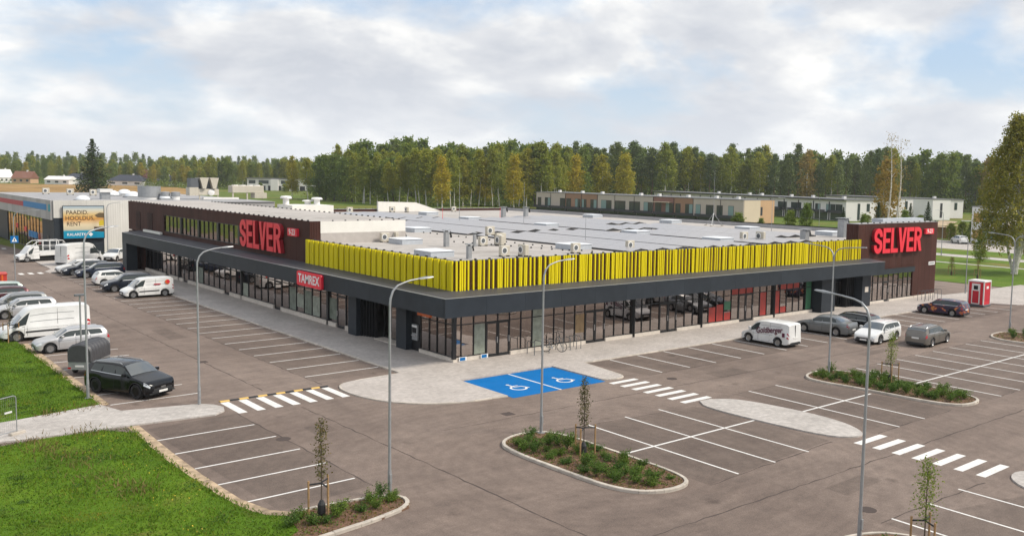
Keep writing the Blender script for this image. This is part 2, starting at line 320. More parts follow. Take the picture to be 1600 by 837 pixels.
# ------------------------------------------------------------------ mesh helpers
class MB:
    """collects shapes that become ONE mesh object"""
    def __init__(s): s.v = []; s.f = []
    def add(s, vs, fs):
        o = len(s.v); s.v += [tuple(v) for v in vs]; s.f += [tuple(o+i for i in f) for f in fs]; return s
    def box(s, x0, x1, y0, y1, z0, z1):
        if x0 > x1: x0, x1 = x1, x0
        if y0 > y1: y0, y1 = y1, y0
        return s.add([(x0,y0,z0),(x1,y0,z0),(x1,y1,z0),(x0,y1,z0),(x0,y0,z1),(x1,y0,z1),(x1,y1,z1),(x0,y1,z1)],
                     [(0,3,2,1),(4,5,6,7),(0,1,5,4),(1,2,6,5),(2,3,7,6),(3,0,4,7)])
    def bev(s, x0, x1, y0, y1, z0, z1, b=0.03):
        """box with chamfered vertical and top edges"""
        xs = (min(x0,x1), max(x0,x1)); ys = (min(y0,y1), max(y0,y1))
        def ring(i, z):
            a, c = xs[0]+i, xs[1]-i; e, g = ys[0]+i, ys[1]-i
            return [(a+b,e,z),(c-b,e,z),(c,e+b,z),(c,g-b,z),(c-b,g,z),(a+b,g,z),(a,g-b,z),(a,e+b,z)]
        V = ring(0,z0)+ring(0,z1-b)+ring(b*0.8,z1); F = [tuple(range(7,-1,-1)), tuple(range(16,24))]
        for k in (0, 8):
            for i in range(8): j = (i+1) % 8; F.append((k+i,k+j,k+8+j,k+8+i))
        return s.add(V, F)
    def obox(s, M, sx, sy, sz):
        P = [(-sx,-sy,-sz),(sx,-sy,-sz),(sx,sy,-sz),(-sx,sy,-sz),(-sx,-sy,sz),(sx,-sy,sz),(sx,sy,sz),(-sx,sy,sz)]
        return s.add([M @ Vector([c*0.5 for c in p]) for p in P], [(0,3,2,1),(4,5,6,7),(0,1,5,4),(1,2,6,5),(2,3,7,6),(3,0,4,7)])
    def prism(s, poly, z0, z1):
        n = len(poly); a = sum(poly[i][0]*poly[(i+1)%n][1]-poly[(i+1)%n][0]*poly[i][1] for i in range(n))
        if a < 0: poly = poly[::-1]
        return s.add([(x,y,z0) for x,y in poly]+[(x,y,z1) for x,y in poly],
                     [tuple(range(n-1,-1,-1)), tuple(range(n,2*n))]+[(i,(i+1)%n,n+(i+1)%n,n+i) for i in range(n)])
    def sheet(s, poly, z):
        n = len(poly); a = sum(poly[i][0]*poly[(i+1)%n][1]-poly[(i+1)%n][0]*poly[i][1] for i in range(n))
        if a < 0: poly = poly[::-1]
        return s.add([(x,y,z) for x,y in poly], [tuple(range(n))])
    def tube(s, path, rad, n=8, cap=True):
        path = [Vector(p) for p in path]; k = len(path)
        if isinstance(rad, (int, float)): rad = [rad]*k
        V = []; up = Vector((0,0,1))
        t0 = (path[1]-path[0]).normalized(); a = t0.orthogonal().normalized()
        for i, p in enumerate(path):
            t = (path[min(i+1,k-1)]-path[max(i-1,0)])
            t = t.normalized() if t.length > 1e-9 else t0
            a = (a-t*a.dot(t)); a = a.normalized() if a.length > 1e-6 else t.orthogonal().normalized()
            b = t.cross(a)
            for j in range(n):
                w = 2*math.pi*j/n; V.append(p+(a*math.cos(w)+b*math.sin(w))*rad[i])
        F = [(i*n+j,i*n+(j+1)%n,(i+1)*n+(j+1)%n,(i+1)*n+j) for i in range(k-1) for j in range(n)]
        if cap: F += [tuple(range(n-1,-1,-1)), tuple((k-1)*n+j for j in range(n))]
        return s.add(V, F)
    def cyl(s, c, r, z0, z1, n=16, r2=None):
        return s.tube([(c[0],c[1],z0),(c[0],c[1],z1)], [r, r if r2 is None else r2], n)
    def lathe(s, prof, M=Matrix.Identity(4), n=20, cap=True):
        V = [M @ Vector((r*math.cos(2*math.pi*j/n), r*math.sin(2*math.pi*j/n), z)) for r, z in prof for j in range(n)]
        k = len(prof)
        F = [(i*n+j,i*n+(j+1)%n,(i+1)*n+(j+1)%n,(i+1)*n+j) for i in range(k-1) for j in range(n)]
        if cap: F += [tuple(range(n-1,-1,-1)), tuple((k-1)*n+j for j in range(n))]
        return s.add(V, F)
    def mesh(s, name, smooth=None):
        me = bpy.data.meshes.new(name); me.from_pydata(s.v, [], s.f); me.update()
        if smooth is not None:
            me.polygons.foreach_set('use_smooth', [True]*len(me.polygons))
            me.set_sharp_from_angle(angle=R(smooth))
        return me
    def build(s, name, mt, parent=None, smooth=None, loc=None, rz=None):
        return link(name, s.mesh(name, smooth), mt, parent, loc, rz)
def link(name, me, mt, parent=None, loc=None, rz=None):
    if mt and not me.materials: me.materials.append(MATS[mt])
    o = bpy.data.objects.new(name, me); COL.objects.link(o)
    if parent is not None: o.parent = parent
    if loc is not None: o.location = loc
    if rz is not None: o.rotation_euler = (0, 0, rz)
    return o
def empty(name, loc=(0,0,0), rz=0.0, parent=None):
    o = bpy.data.objects.new(name, None); COL.objects.link(o); o.location = loc; o.rotation_euler = (0,0,rz)
    o.empty_display_size = 0.3
    if parent is not None: o.parent = parent
    return o
def tag(o, label, cat, group=None):
    o['label'] = label; o['category'] = cat
    if group: o['group'] = group
    return o
def struct(o): o['kind'] = 'structure'; return o
def stuff(o): o['kind'] = 'stuff'; return o
KIDS = {}
def dup(o, parent=None, loc=None, rz=None):
    c = o.copy(); COL.objects.link(c)
    if parent is not None: c.parent = parent
    if loc is not None: c.location = loc
    if rz is not None: c.rotation_euler = (0, 0, rz)
    for ch in KIDS.get(o.name) or list(o.children): dup(ch, c)
    return c
def quads_mesh(name, V):
    """V: (n,4,3) array of separate leaf faces"""
    n = len(V); me = bpy.data.meshes.new(name)
    me.vertices.add(n*4); me.vertices.foreach_set('co', np.ascontiguousarray(V, dtype=np.float32).ravel())
    me.loops.add(n*4); me.loops.foreach_set('vertex_index', np.arange(n*4, dtype=np.int32))
    me.polygons.add(n); me.polygons.foreach_set('loop_start', np.arange(0, n*4, 4, dtype=np.int32))
    me.update(calc_edges=True); me.validate(); return me
def text_mesh(s, size, bold=0.0, extrude=0.0, align='CENTER', shear=0.0, spacing=1.0):
    cu = bpy.data.curves.new('lettering', 'FONT'); cu.body = s; cu.size = size; cu.offset = bold; cu.extrude = extrude
    cu.align_x = align; cu.align_y = 'CENTER'; cu.resolution_u = 4; cu.shear = shear; cu.space_character = spacing
    o = bpy.data.objects.new('tmp_text', cu); me = bpy.data.meshes.new_from_object(o)
    bpy.data.objects.remove(o); bpy.data.curves.remove(cu); me.name = 'lettering'; return me
# ------------------------------------------------------------------ the setting: ground, lots, pavements, markings
def sheet_obj(name, poly, z, mt): return struct(MB().sheet(poly, z).build(name, mt))
def slab_obj(name, poly, z0, z1, mt): return struct(MB().prism(poly, z0, z1).build(name, mt))
def circle_pts(c, r, a0, a1, n): return [(c[0]+r*math.cos(a0+(a1-a0)*i/n), c[1]+r*math.sin(a0+(a1-a0)*i/n)) for i in range(n+1)]
def smooth_poly(pts, it=2):
    for _ in range(it):
        q = []
        for i in range(len(pts)):
            a, b = pts[i], pts[(i+1) % len(pts)]
            q += [(a[0]*.75+b[0]*.25, a[1]*.75+b[1]*.25), (a[0]*.25+b[0]*.75, a[1]*.25+b[1]*.75)]
        pts = q
    return pts
def smooth_open(pts, it=2):
    for _ in range(it):
        q = [pts[0]]
        for a, b in zip(pts, pts[1:]):
            q += [(a[0]*.75+b[0]*.25, a[1]*.75+b[1]*.25), (a[0]*.25+b[0]*.75, a[1]*.25+b[1]*.75)]
        pts = q+[pts[-1]]
    return pts
def kerb_line(path, parent, width=0.15, top=0.12, length=1.0, closed=True, inward=1, out=0.015):
    """single kerb stones laid along a line, each its own piece with an open joint"""
    P = [Vector((x, y)) for x, y in path]
    if closed: P = P+[P[0]]
    cum = [0.0]
    for a, b in zip(P, P[1:]): cum.append(cum[-1]+(b-a).length)
    def at(s):
        s = min(max(s, 0), cum[-1])
        for i in range(len(P)-1):
            if s <= cum[i+1] or i == len(P)-2:
                t = (s-cum[i])/max(1e-9, cum[i+1]-cum[i]); return P[i].lerp(P[i+1], t)
    n = max(1, round(cum[-1]/length)); L = cum[-1]/n
    for i in range(n):
        s0, s1 = i*L+0.006, (i+1)*L-0.006; k = 3
        pts = [at(s0+(s1-s0)*j/k) for j in range(k+1)]
        V = []; dz = random.uniform(-.006, .006)
        for j, p in enumerate(pts):
            t = (pts[min(j+1, k)]-pts[max(j-1, 0)]).normalized(); nn = Vector((-t.y, t.x))*inward*width; p = p-nn/width*out
            b = 0.02
            for q, z in ((p, -0.05), (p, top-b+dz), (p+nn*0.14, top+dz), (p+nn, top+dz), (p+nn, -0.05)): V.append((q.x, q.y, z))
        F = [(j*5+a, j*5+a+1, (j+1)*5+a+1, (j+1)*5+a) for j in range(k) for a in range(4)]+[(0,1,2,3,4), tuple(k*5+a for a in (4,3,2,1,0))]
        MB().add(V, F).build('kerb_stone', 'kerb', parent)

struct(MB().sheet([(-2500,-600),(4500,-600),(4500,5000),(-2500,5000)], -0.10).build('ground', 'meadow'))
sheet_obj('dry_field', [(-25,140),(0,141),(40,120),(70,250),(112,385),(150,480),(168,590),(150,650),(20,690),(-5,400)], -0.05, 'dry_field')
lot = sheet_obj('parking_lot', [(-30,-75),(75.2,-75),(75.2,11),(66,60),(66,84),(-5,87),(-9,140),(-30,140)], 0.0, 'asphalt')

# lawns at the left
L_UP = [(-19.72,1.55),(-23.4,0.72),(-60,-2.5),(-60,70),(-19.9,70),(-19.75,21.5),(-19.8,10)]
slab_obj('lawn', L_UP, -0.05, 0.05, 'lawn')
L_LOW = smooth_open([(-60,-8.5),(-24.0,-3.15),(-19.7,-3.45),(-19.95,-8.4),(-19.85,-12),(-19.7,-15.5),(-19.3,-17.5),(-18.6,-18.15)],1)+[(-17.9,-18.25),(-17.6,-19.3),(-18.6,-20.1),(-20.5,-20.9),(-26,-22.5),(-60,-32)]
slab_obj('lawn', L_LOW, -0.05, 0.05, 'lawn')
slab_obj('sand_strip', [(-19.78,1.5),(-19.32,1.55),(-19.28,21.6),(-19.74,21.5),(-19.8,10)], -0.05, 0.03, 'sand')
slab_obj('sand_strip', [(-19.78,-3.4),(-19.3,-3.38),(-19.4,-8.4),(-19.4,-12),(-19.25,-15.5),(-18.85,-17.2),(-18.3,-17.85),(-18.7,-18.3),(-19.35,-17.6),(-19.72,-15.5),(-19.87,-12),(-19.97,-8.4)], -0.05, 0.03, 'sand')
path_pts = [(-60,-6.5),(-24.6,-2.75),(-23.9,-2.95),(-19.6,-3.3),(-15.95,-3.68),(-15.35,-3.2),(-15.15,-2.5),(-15.35,-1.75),(-15.85,-1.2),(-19.25,-0.35),(-19.75,1.5),(-23.55,0.66),(-60,-3.0)]
slab_obj('path', path_pts, -0.05, 0.07, 'paver_path')

# pavement round the store
pv_curve = smooth_open([(-4.24,-0.74),(-7.7,-0.93),(-8.75,-1.7),(-8.95,-3.6),(-8.5,-5.8),(-7.3,-7.6),(-5.4,-8.75),(-2.5,-9.0)],2)
pv_tongue = smooth_open([(4.27,-9.0),(4.75,-9.45),(5.75,-9.42),(6.15,-8.7),(6.6,-4.86)],1)
pv = [(0.3,76),(-4.24,76)]+pv_curve+[(-2.5,-4.47),(4.27,-4.47)]+pv_tongue+[(24,-4.95),(46,-5.25),(58.6,-5.5),(59.3,-7.2),(60.4,-8.9),(61.3,-9.3),(68.3,-6.3),(79.5,-1.8),(79.5,-1.2),(65.7,-1.0),(61.8,-0.7),(61.8,0.3),(0.3,0.3)]
slab_obj('pavement', pv, -0.05, 0.07, 'paver')
pvk = empty('pavement_edging'); struct(pvk)
kerb_line([(-4.24,74),(-4.24,-0.74)]+pv_curve[1:], pvk, 0.10, 0.074, 1.0, False, 1)
kerb_line(pv_tongue+[(24,-4.95),(46,-5.25),(58.4,-5.5)], pvk, 0.10, 0.074, 1.0, False, 1)
slab_obj('pavement', [(4.95,-15.95),(5.7,-16.0)]+smooth_open([(5.7,-16.0),(7.0,-16.9),(7.6,-20.4),(7.5,-23),(6.6,-24.75),(5.7,-24.95),(4.7,-24.0),(4.35,-20.9),(4.2,-17),(4.95,-15.95)],2)[1:-1], -0.05, 0.07, 'paver_path')
slab_obj('pavement', smooth_poly([(5.3,-31.9),(6.9,-31.7),(7.5,-33.5),(7.5,-42),(4.3,-42),(4.3,-33.5)],2), -0.05, 0.07, 'paver_path')
slab_obj('pavement', [(-7.0,70.9),(-7.9,66.8),(-9.3,66.6),(-9.5,67.8),(-8.3,70.8),(-7.9,85),(-5,86.5),(-4.24,76),(-4.24,66.5)], -0.05, 0.06, 'paver')

# planting islands: mulch bed and kerb stones
def shrink(pts, d):
    n = len(pts); a = sum(pts[i][0]*pts[(i+1) % n][1]-pts[(i+1) % n][0]*pts[i][1] for i in range(n)); sg = 1 if a > 0 else -1; out = []
    for i in range(n):
        t = Vector((pts[(i+1) % n][0]-pts[i-1][0], pts[(i+1) % n][1]-pts[i-1][1])).normalized(); out.append((pts[i][0]-t.y*sg*d, pts[i][1]+t.x*sg*d))
    return out
def island(name, pts, it=2):
    pts = smooth_poly(pts, it)
    bed = slab_obj(name, shrink(pts, .08), -0.05, 0.085, 'mulch')
    a = sum(pts[i][0]*pts[(i+1) % len(pts)][1]-pts[(i+1) % len(pts)][0]*pts[i][1] for i in range(len(pts)))
    kerb_line(pts, bed, 0.15, 0.125, 1.0, True, 1 if a > 0 else -1)
    return pts
ISL_C = island('planting_bed', [(-8.0,-15.7),(-6.6,-15.0),(-4.85,-15.6),(-4.75,-20),(-4.75,-23.2),(-5.2,-24.5),(-6.8,-24.6),(-8.1,-23.4),(-8.3,-20),(-8.35,-17)])
ISL_D = island('planting_bed', [(14.5,-15.8),(16.2,-15.2),(18.1,-16.0),(18.35,-20),(18.25,-24),(17.5,-25.3),(15.6,-25.3),(14.75,-24),(14.6,-20),(14.1,-17)])
ISL_R = island('planting_bed', [(38.1,-16.6),(40,-15.4),(43.0,-15.6),(43.4,-20),(43.3,-24),(42.4,-25.2),(39.6,-25.2),(38.6,-23.8),(38.2,-20)])
ISL_B = island('planting_bed', [(-8.0,-31.8),(-6.6,-31.0),(-4.4,-31.3),(-3.2,-32.5),(-3.0,-36),(-3.1,-42),(-8.2,-42),(-8.35,-33)])
ISL_L = [(-18.6,-18.05),(-17.2,-18.0),(-15.3,-18.35),(-14.75,-18.75),(-14.6,-19.3),(-15.0,-19.95),(-16.2,-20.3),(-17.4,-20.5),(-19.3,-20.7),(-20.4,-20.9),(-18.9,-19.6)]
bedL = slab_obj('planting_bed', ISL_L, -0.05, 0.062, 'mulch')
kerb_line(smooth_open([(-18.3,-17.95),(-17.2,-18.0),(-15.3,-18.35),(-14.7,-18.75),(-14.6,-19.3),(-15.0,-19.95),(-16.2,-20.3),(-17.4,-20.5),(-19.3,-20.72),(-21.5,-21.2),(-26,-22.6)],2), bedL, 0.15, 0.12, 1.0, False, -1)

# newer, darker asphalt of the bays
for nm, poly in (('bay_surface', [(6.75,-4.95),(24,-5.06),(46,-5.36),(57.5,-5.6),(57.5,-10.3),(30,-9.95),(7.4,-9.7)]), ('bay_surface', [(-4.7,-15.6),(4.15,-16.6),(4.3,-24.3),(-4.7,-24.9)]), ('bay_surface', [(7.8,-16.1),(14.0,-16.3),(14.4,-25.0),(7.0,-25.0)]), ('bay_surface', [(18.5,-16.0),(37.9,-16.3),(38.2,-25.4),(18.4,-25.2)]), ('bay_surface', [(-9.05,0.2),(-4.38,0.2),(-4.38,65.5),(-9.05,65.5)]), ('bay_surface', [(-19.2,-4.2),(-15.0,-3.9),(-14.8,-17.0),(-18.6,-17.4)]), ('bay_surface', [(-2.9,-31.3),(4.1,-33.2),(4.1,-45),(-2.9,-45)])):
    MB().sheet(poly, 0.002).build(nm, 'asphalt_dark', lot)
mat('seam', (0.085, 0.068, 0.062), .95, spec=.1)
def seam(a, c, w=.035):
    a, c = Vector(a), Vector(c); n = max(2, int((c-a).length/.5)); t = (c-a).normalized(); q = Vector((-t.y, t.x)); L = []; Q = []
    for i in range(n+1):
        p = a.lerp(c, i/n)+q*random.uniform(-.05, .05); ww = w*random.uniform(.3, 1.2); L.append(p+q*ww); Q.append(p-q*ww)
    MB().add([(p.x, p.y, .0035) for p in L]+[(p.x, p.y, .0035) for p in Q], [(i, i+1, n+2+i, n+1+i) for i in range(n)]).build('asphalt_seam', 'seam', lot)
for a, c in (((7.4,-9.75),(57,-10.35)),((-4.6,-15.55),(4.1,-16.5)),((-4.7,-24.95),(4.2,-24.5)),((7.6,-15.95),(14.1,-16.2)),((7.2,-25.05),(14.4,-25.1)),((18.4,-16.0),(38,-16.25)),((18.4,-25.3),(38.2,-25.45)),((-9.1,-.6),(-9.1,65.5)),((-15.0,-4),(-14.85,-17)),((-3,-31.15),(4.2,-31.5)),((-12,-4.6),(-11.6,-40)),((-14,-27),(30,-27.6)),((-8.7,-12.4),(40,-13.2)),((-12.2,0),(-12.2,70))): seam(a, c)
for x0, y0, x1, y1 in ((-13.6,-9.5,-12.4,-8.1),(10.5,-12.9,13.4,-11.4),(-1.5,-28.9,1.2,-27.9),(-11.4,18,-10.2,22.5),(24,-14.3,27.5,-13.5)):
    MB().sheet([(x0,y0),(x1,y0+.1),(x1-.05,y1),(x0+.08,y1)], .0028).build('asphalt_patch', 'asphalt_dark', lot)
for x, y in ((-12.2,9.2),(-4.6,-11.8),(27.5,-12.2)): MB().box(x-.28, x+.28, y-.28, y+.28, -.02, .007).build('drain_grate', 'seam', lot)
# painted markings, all children of the lot
def stripe(x0, x1, y0, y1, name='parking_line', mt='road_white', parent=lot, z=0.005):
    return MB().sheet([(x0,y0),(x1,y0),(x1,y1),(x0,y1)], z).build(name, mt, parent)
LW = 0.05
for k in range(-1, 26):
    y = 1.70+2.511*k
    if 0 < y < 66: stripe(-9.0, -4.32, y-LW, y+LW)
for k in range(5): y = -6.28-2.40*k; stripe(-19.36, -15.1+0.03*k, y-LW, y+LW)
for k in range(19): y = 1.35+2.52*k; stripe(-19.3, -15.1, y-LW, y+LW)
for k in range(20):
    x = 8.73+2.5*k; dy = -0.02*k; stripe(x-LW, x+LW, -9.62+dy, -4.97+dy)
for x in (-2.75, -0.32, 2.07): stripe(x-LW, x+LW, -24.75, -15.7)
stripe(-4.55, 4.45, -20.10, -19.98, z=0.009)
for x in (9.1, 11.56): stripe(x-LW, x+LW, -25.1, -15.95)
stripe(7.55, 14.2, -20.56, -20.44, z=0.009)
for k in range(8): x = 19.75+2.46*k; stripe(x-LW, x+LW, -25.3, -16.15)
stripe(18.5, 37.8, -20.76, -20.64, z=0.009)
for k in range(8): x = 45.5+2.5*k; stripe(x-LW, x+LW, -25.3, -16.2)
for x in (-2.3, 0.18, 2.62, 9.2, 11.6): stripe(x-LW, x+LW, -40, -31.2)
for k in range(7): x = -14.92+0.905*k; stripe(x, x+0.42, -3.95, -1.42, 'crosswalk_stripe')
for k in range(7): y = -9.80-0.915*k; stripe(4.1, 6.15+0.02*k, y-0.40, y, 'crosswalk_stripe')
for k in range(7): y = -25.22-0.935*k; stripe(4.85, 7.1, y-0.40, y, 'crosswalk_stripe')
for k in range(3): x = -12.1+0.92*k; stripe(x, x+0.45, 66.3, 67.9, 'crosswalk_stripe')
stripe(-7.95, -7.45, 103.2, 104.5, 'crosswalk_stripe')
# accessible bays
stripe(-2.44, 4.22, -9.42, -4.53, 'accessible_bay', 'road_blue', z=0.006)
stripe(0.78, 0.90, -9.45, -4.55, z=0.010)
def wheelchair(cx, cy):
    b = MB(); z = 0.011
    def ribbon(pts, w):
        for (a, c) in zip(pts, pts[1:]):
            a, c = Vector(a), Vector(c); t = (c-a).normalized(); n = Vector((-t.y, t.x))*w/2; t = t*w*0.25
            q = [a-t+n, a-t-n, c+t-n, c+t+n]; b.add([(p.x, p.y, z) for p in q], [(0,1,2,3)])
    ring = [(0.42*math.cos(a), -0.18+0.42*math.sin(a)) for a in [R(110+15*i) for i in range(17)]]
    V = []
    for i, (x, y) in enumerate(ring):
        d = Vector((x, y+0.18)).normalized()*0.06; V += [(x-d.x, y-d.y, z), (x+d.x, y+d.y, z)]
    b.add(V, [(2*i, 2*i+1, 2*i+3, 2*i+2) for i in range(16)])
    V = [(-0.08+0.1*math.cos(R(45*i)), 0.72+0.1*math.sin(R(45*i)), z) for i in range(8)]; b.add(V, [tuple(range(8))])
    z = 0.013; ribbon([(-0.08,0.56),(-0.05,0.08)], 0.12); z = 0.015; ribbon([(-0.05,0.30),(0.28,0.30)], 0.09); z = 0.017; ribbon([(-0.05,0.08),(0.32,0.06)], 0.11); z = 0.019; ribbon([(0.32,0.06),(0.5,-0.42)], 0.11)
    o = b.build('wheelchair_symbol', 'road_white', lot, loc=(cx, cy, 0)); o.scale = (1.05, 1.05, 1); return o
wheelchair(-0.82, -7.55); wheelchair(2.45, -7.65)
# speed bump of yellow and black blocks beside the left crossing
bump = empty('speed_bump', (-14.9, -1.2, 0)); bump.scale = (1, .72, .9); tag(bump, 'low yellow and black speed bump along the left zebra crossing', 'speed bump')
sbm = {}
for k in range(12):
    mt = 'road_yellow' if k % 2 == 0 else 'rubber'
    if mt not in sbm:
        b = MB(); pr = [(-.19,0),(-.14,.035),(-.05,.055),(.05,.055),(.14,.035),(.19,0)]
        b.add([(0,y,z) for y,z in pr]+[(0.475,y,z) for y,z in pr], [(i,i+1,7+i,6+i) for i in range(5)]+[(0,1,2,3,4,5),(11,10,9,8,7,6)])
        sbm[mt] = b.mesh('bump_block'); sbm[mt].materials.append(MATS[mt])
    link('bump_block', sbm[mt], None, bump, (0.03+0.488*k, 0, 0.003))
# manhole covers
for x, y in ((-15.0,-9.3), (-2.2,-30.2), (7.9,-11.2)):
    MB().cyl((x, y), 0.32, -0.02, 0.006, 18).build('manhole_cover', 'seam', lot)
# verges, paths and yards right of the store
slab_obj('verge', [(75.4,-75),(101.2,-75),(101.2,60),(70,60),(75.4,9)], -0.06, 0.03, 'verge')
slab_obj('footpath', [(101.3,-60),(102.6,-60),(102.6,70),(101.3,70)], -0.06, 0.035, 'paver_path')
slab_obj('verge', [(102.7,-60),(111.5,-60),(114.5,40),(115,75),(102.7,75)], -0.06, 0.03, 'verge')
slab_obj('road', [(111.6,-60),(116.4,-60),(119.4,40),(120,130),(115.1,130),(114.6,40)], -0.06, 0.02, 'paver_path')
slab_obj('verge', [(116.5,-60),(131,-60),(131.5,40),(131.5,130),(120.1,130),(119.5,40)], -0.06, 0.03, 'verge')
slab_obj('yard', [(131.1,-40),(156,-40),(156,52),(131.6,52)], -0.06, 0.02, 'paver')
slab_obj('side_road', [(133,56),(166,56),(260,95),(260,101),(166,62),(133,62)], -0.06, 0.03, 'sand')
# ------------------------------------------------------------------ the long store building
store = empty('retail_building', (0, 0, 0))
tag(store, 'long low dark retail building with canopy, glazed shopfronts and yellow slatted parapet', 'building')
ZF0, ZF1 = 3.20, 4.36      # canopy fascia
OV = 1.86                   # canopy overhang
ZP0, ZP1 = 4.55, 6.39       # parapet
XR, YB = 60.8, 76.0         # right end and back
ROOF = 6.05; BD0 = 1.4
def part(b, name, mt, parent=store, smooth=None): return b.build(name, mt, parent, smooth)
# --- shell
part(MB().box(0.32, XR-0.3, 0.32, 70.3, ROOF-0.25, ROOF), 'roof_deck', 'membrane'); part(MB().box(8.7, XR-0.3, 70.302, YB-0.3, ROOF-0.25, ROOF), 'roof_deck', 'membrane')
part(MB().box(XR-0.3, XR, BD0, YB, 0, 6.40), 'side_wall', 'brown_cladding')
part(MB().box(8.7, XR-0.302, YB-0.3, YB, 0, 6.40), 'back_wall', 'brown_cladding')
part(MB().box(0.3, 8.69, 70.1, 70.298, 0, 4.4), 'back_wall', 'brown_cladding'); part(MB().box(8.4, 8.69, 70.4, YB-.302, 0, 6.4), 'side_wall', 'brown_cladding')
# --- parapet behind the fins
parR = part(MB().box(0.0, 45.55, 0.0, 0.30, ZP0-0.2, ZP1-0.06), 'parapet', 'parapet_brown')
parL = part(MB().box(0.0, 0.30, 0.302, 20.55, ZP0-0.2, ZP1-0.06), 'parapet', 'parapet_brown')
part(MB().box(-0.03, 45.53, -0.03, 0.36, ZP1-0.058, ZP1), 'parapet_cap', 'anthracite_top')
part(MB().box(-0.03, 0.36, 0.362, 20.53, ZP1-0.058, ZP1), 'parapet_cap', 'anthracite_top')
part(MB().box(XR-0.36, XR+0.03, BD0, YB+0.03, 6.402, 6.46), 'parapet_cap', 'membrane_grey')
part(MB().box(8.7, XR-0.37, YB-0.36, YB+0.03, 6.402, 6.46), 'parapet_cap', 'membrane_grey')
part(MB().box(XR-0.62, XR-0.302, BD0, YB-0.302, ROOF+.002, 6.38), 'upstand', 'membrane_grey')
def fins(parent, n, L, axis):
    pits = [random.choice((0.14, 0.19, 0.26, 0.33, 0.38)) for _ in range(n)] if axis == 'x' else [(0.14, 0.15, 0.16, 0.33)[i % 4]*random.uniform(.9, 1.1) for i in range(n)]
    s = (L-0.25)/sum(pits); me = None; pos = 0.06
    for i in range(n):
        w = 0.047; d = 0.11; z0 = ZP0-0.02+random.uniform(-.06, .05)
        key = i % 6
        if key not in FINM:
            b = MB(); lean = random.uniform(-.012, .012); b.box(-w, w, -d, 0, ZP0-0.02-0.02*key, ZP1+0.02)
            b.v = [(x+lean*(z-5.4), y, z) for x, y, z in b.v]; FINM[key] = b.mesh('fin'); FINM[key].materials.append(MATS['fin_yellow'])
        o = bpy.data.objects.new('fin', FINM[key]); COL.objects.link(o); o.parent = parent
        if axis == 'x': o.location = (pos, -0.075, 0)
        else: o.location = (-0.075, pos, 0); o.rotation_euler = (0, 0, -math.pi/2)
        pos += pits[i]*s
FINM = {}
fins(parR, 174, 46.3, 'x'); fins(parL, 104, 21.4, 'y')
b = MB()
for k in range(42): b.box(0.5+1.1*k-.05, 0.5+1.1*k+.05, .0, .14, ZP1+.002, ZP1+0.10)
for k in range(18): b.box(.0, .14, 1.2+1.1*k-.05, 1.2+1.1*k+.05, ZP1+.002, ZP1+0.10)
stuff(part(b, 'parapet_clips', 'plastic_dark'))
b = MB()
for k in range(65): b.box(XR-.1, XR+.05, 2+1.13*k-.06, 17+1.13*k+.06, 6.462, 6.56)
for k in range(45): b.box(9.5+1.13*k-.06, 9.5+1.13*k+.06, YB-.1, YB+.05, 6.462, 6.56)
stuff(part(b, 'parapet_clips', 'plastic_dark'))
# --- canopy: fascia panels, top and soffit
x = -OV
while x < 47.3:
    x1 = min(x+3.0, 47.4)
    part(MB().box(x+0.004, x1-0.004, -OV, -OV+0.22, ZF0, ZF1), 'fascia_panel', 'anthracite'); x = x1
y = -OV+0.224
while y < 66.1:
    y1 = min(y+3.0, 66.2)
    part(MB().box(-OV, -OV+0.22, y+0.004, y1-0.004, ZF0, ZF1), 'fascia_panel', 'anthracite'); y = y1
b = MB(); g = OV+0.03
b.add([(-g,-g,ZF1+.01),(47.42,-g,ZF1+.01),(47.42,-0.01,ZP0),(-0.01,-0.01,ZP0),(-g,66.22,ZF1+.01),(-0.01,66.22,ZP0)], [(0,1,2,3),(0,3,5,4)])
part(b, 'canopy_top', 'anthracite_top')
b = MB(); b.box(-g, 47.42, -g, -OV+0.1, ZF1+.004, ZF1+.03); b.box(-g, -OV+0.1, -OV+0.102, 66.22, ZF1+.004, ZF1+.03)
part(b, 'fascia_cap', 'galvanised')
b = MB(); b.box(-OV+.23, 47.3, -OV+.23, -0.01, ZF0+.02, ZF0+.06); b.box(-OV+.23, -0.01, 0.0, 66.1, ZF0+.02, ZF0+.06)
part(b, 'canopy_soffit', 'black_metal')
part(MB().box(47.18, 47.40, -OV+.222, -0.01, ZF0, ZF1), 'fascia_panel', 'anthracite')
part(MB().box(-OV+0.005, -0.7, 64.6, 66.2, 0.05, ZF0-.002), 'portal_leg', 'anthracite')
part(MB().box(-0.7, 0, 65.9, 66.2, 0.05, ZF0-.002), 'portal_wall', 'brown_cladding')
part(MB().box(-0.01, 0.25, 64.2, 70.4, 0.05, ZF1), 'portal_wall', 'brown_cladding')
# --- interior seen through the glass
b = MB(); b.box(0.35, 46, 0.35, 9, 0.0, 0.06); b.box(0.35, 9, 9.002, 66, 0.0, 0.06); part(b, 'shop_floor', 'interior_floor')
b = MB(); b.box(9, 46, 9, 9.2, 0.06, 3.6); b.box(9, 9.2, 9.2, 66, 0.06, 3.6); part(b, 'shop_back_wall', 'interior_wall')
b = MB(); b.box(0.35, 46, 0.35, 9.2, 3.55, 3.65); b.box(0.35, 9.2, 9.202, 66, 3.55, 3.65); part(b, 'shop_ceiling', 'interior_wall')
for x in (1.0, 5.9, 9.5, 14.9, 20.9, 30.2, 35.8): part(MB().box(x-.16, x+.16, 0.55, 0.85, 0.06, 3.5), 'pillar', 'interior_pillar')
for y in (17.0, 24.0, 30, 36, 42, 48, 54): part(MB().box(0.55, 0.85, y-.2, y+.2, 0.06, 3.5), 'pillar', 'interior_pillar')
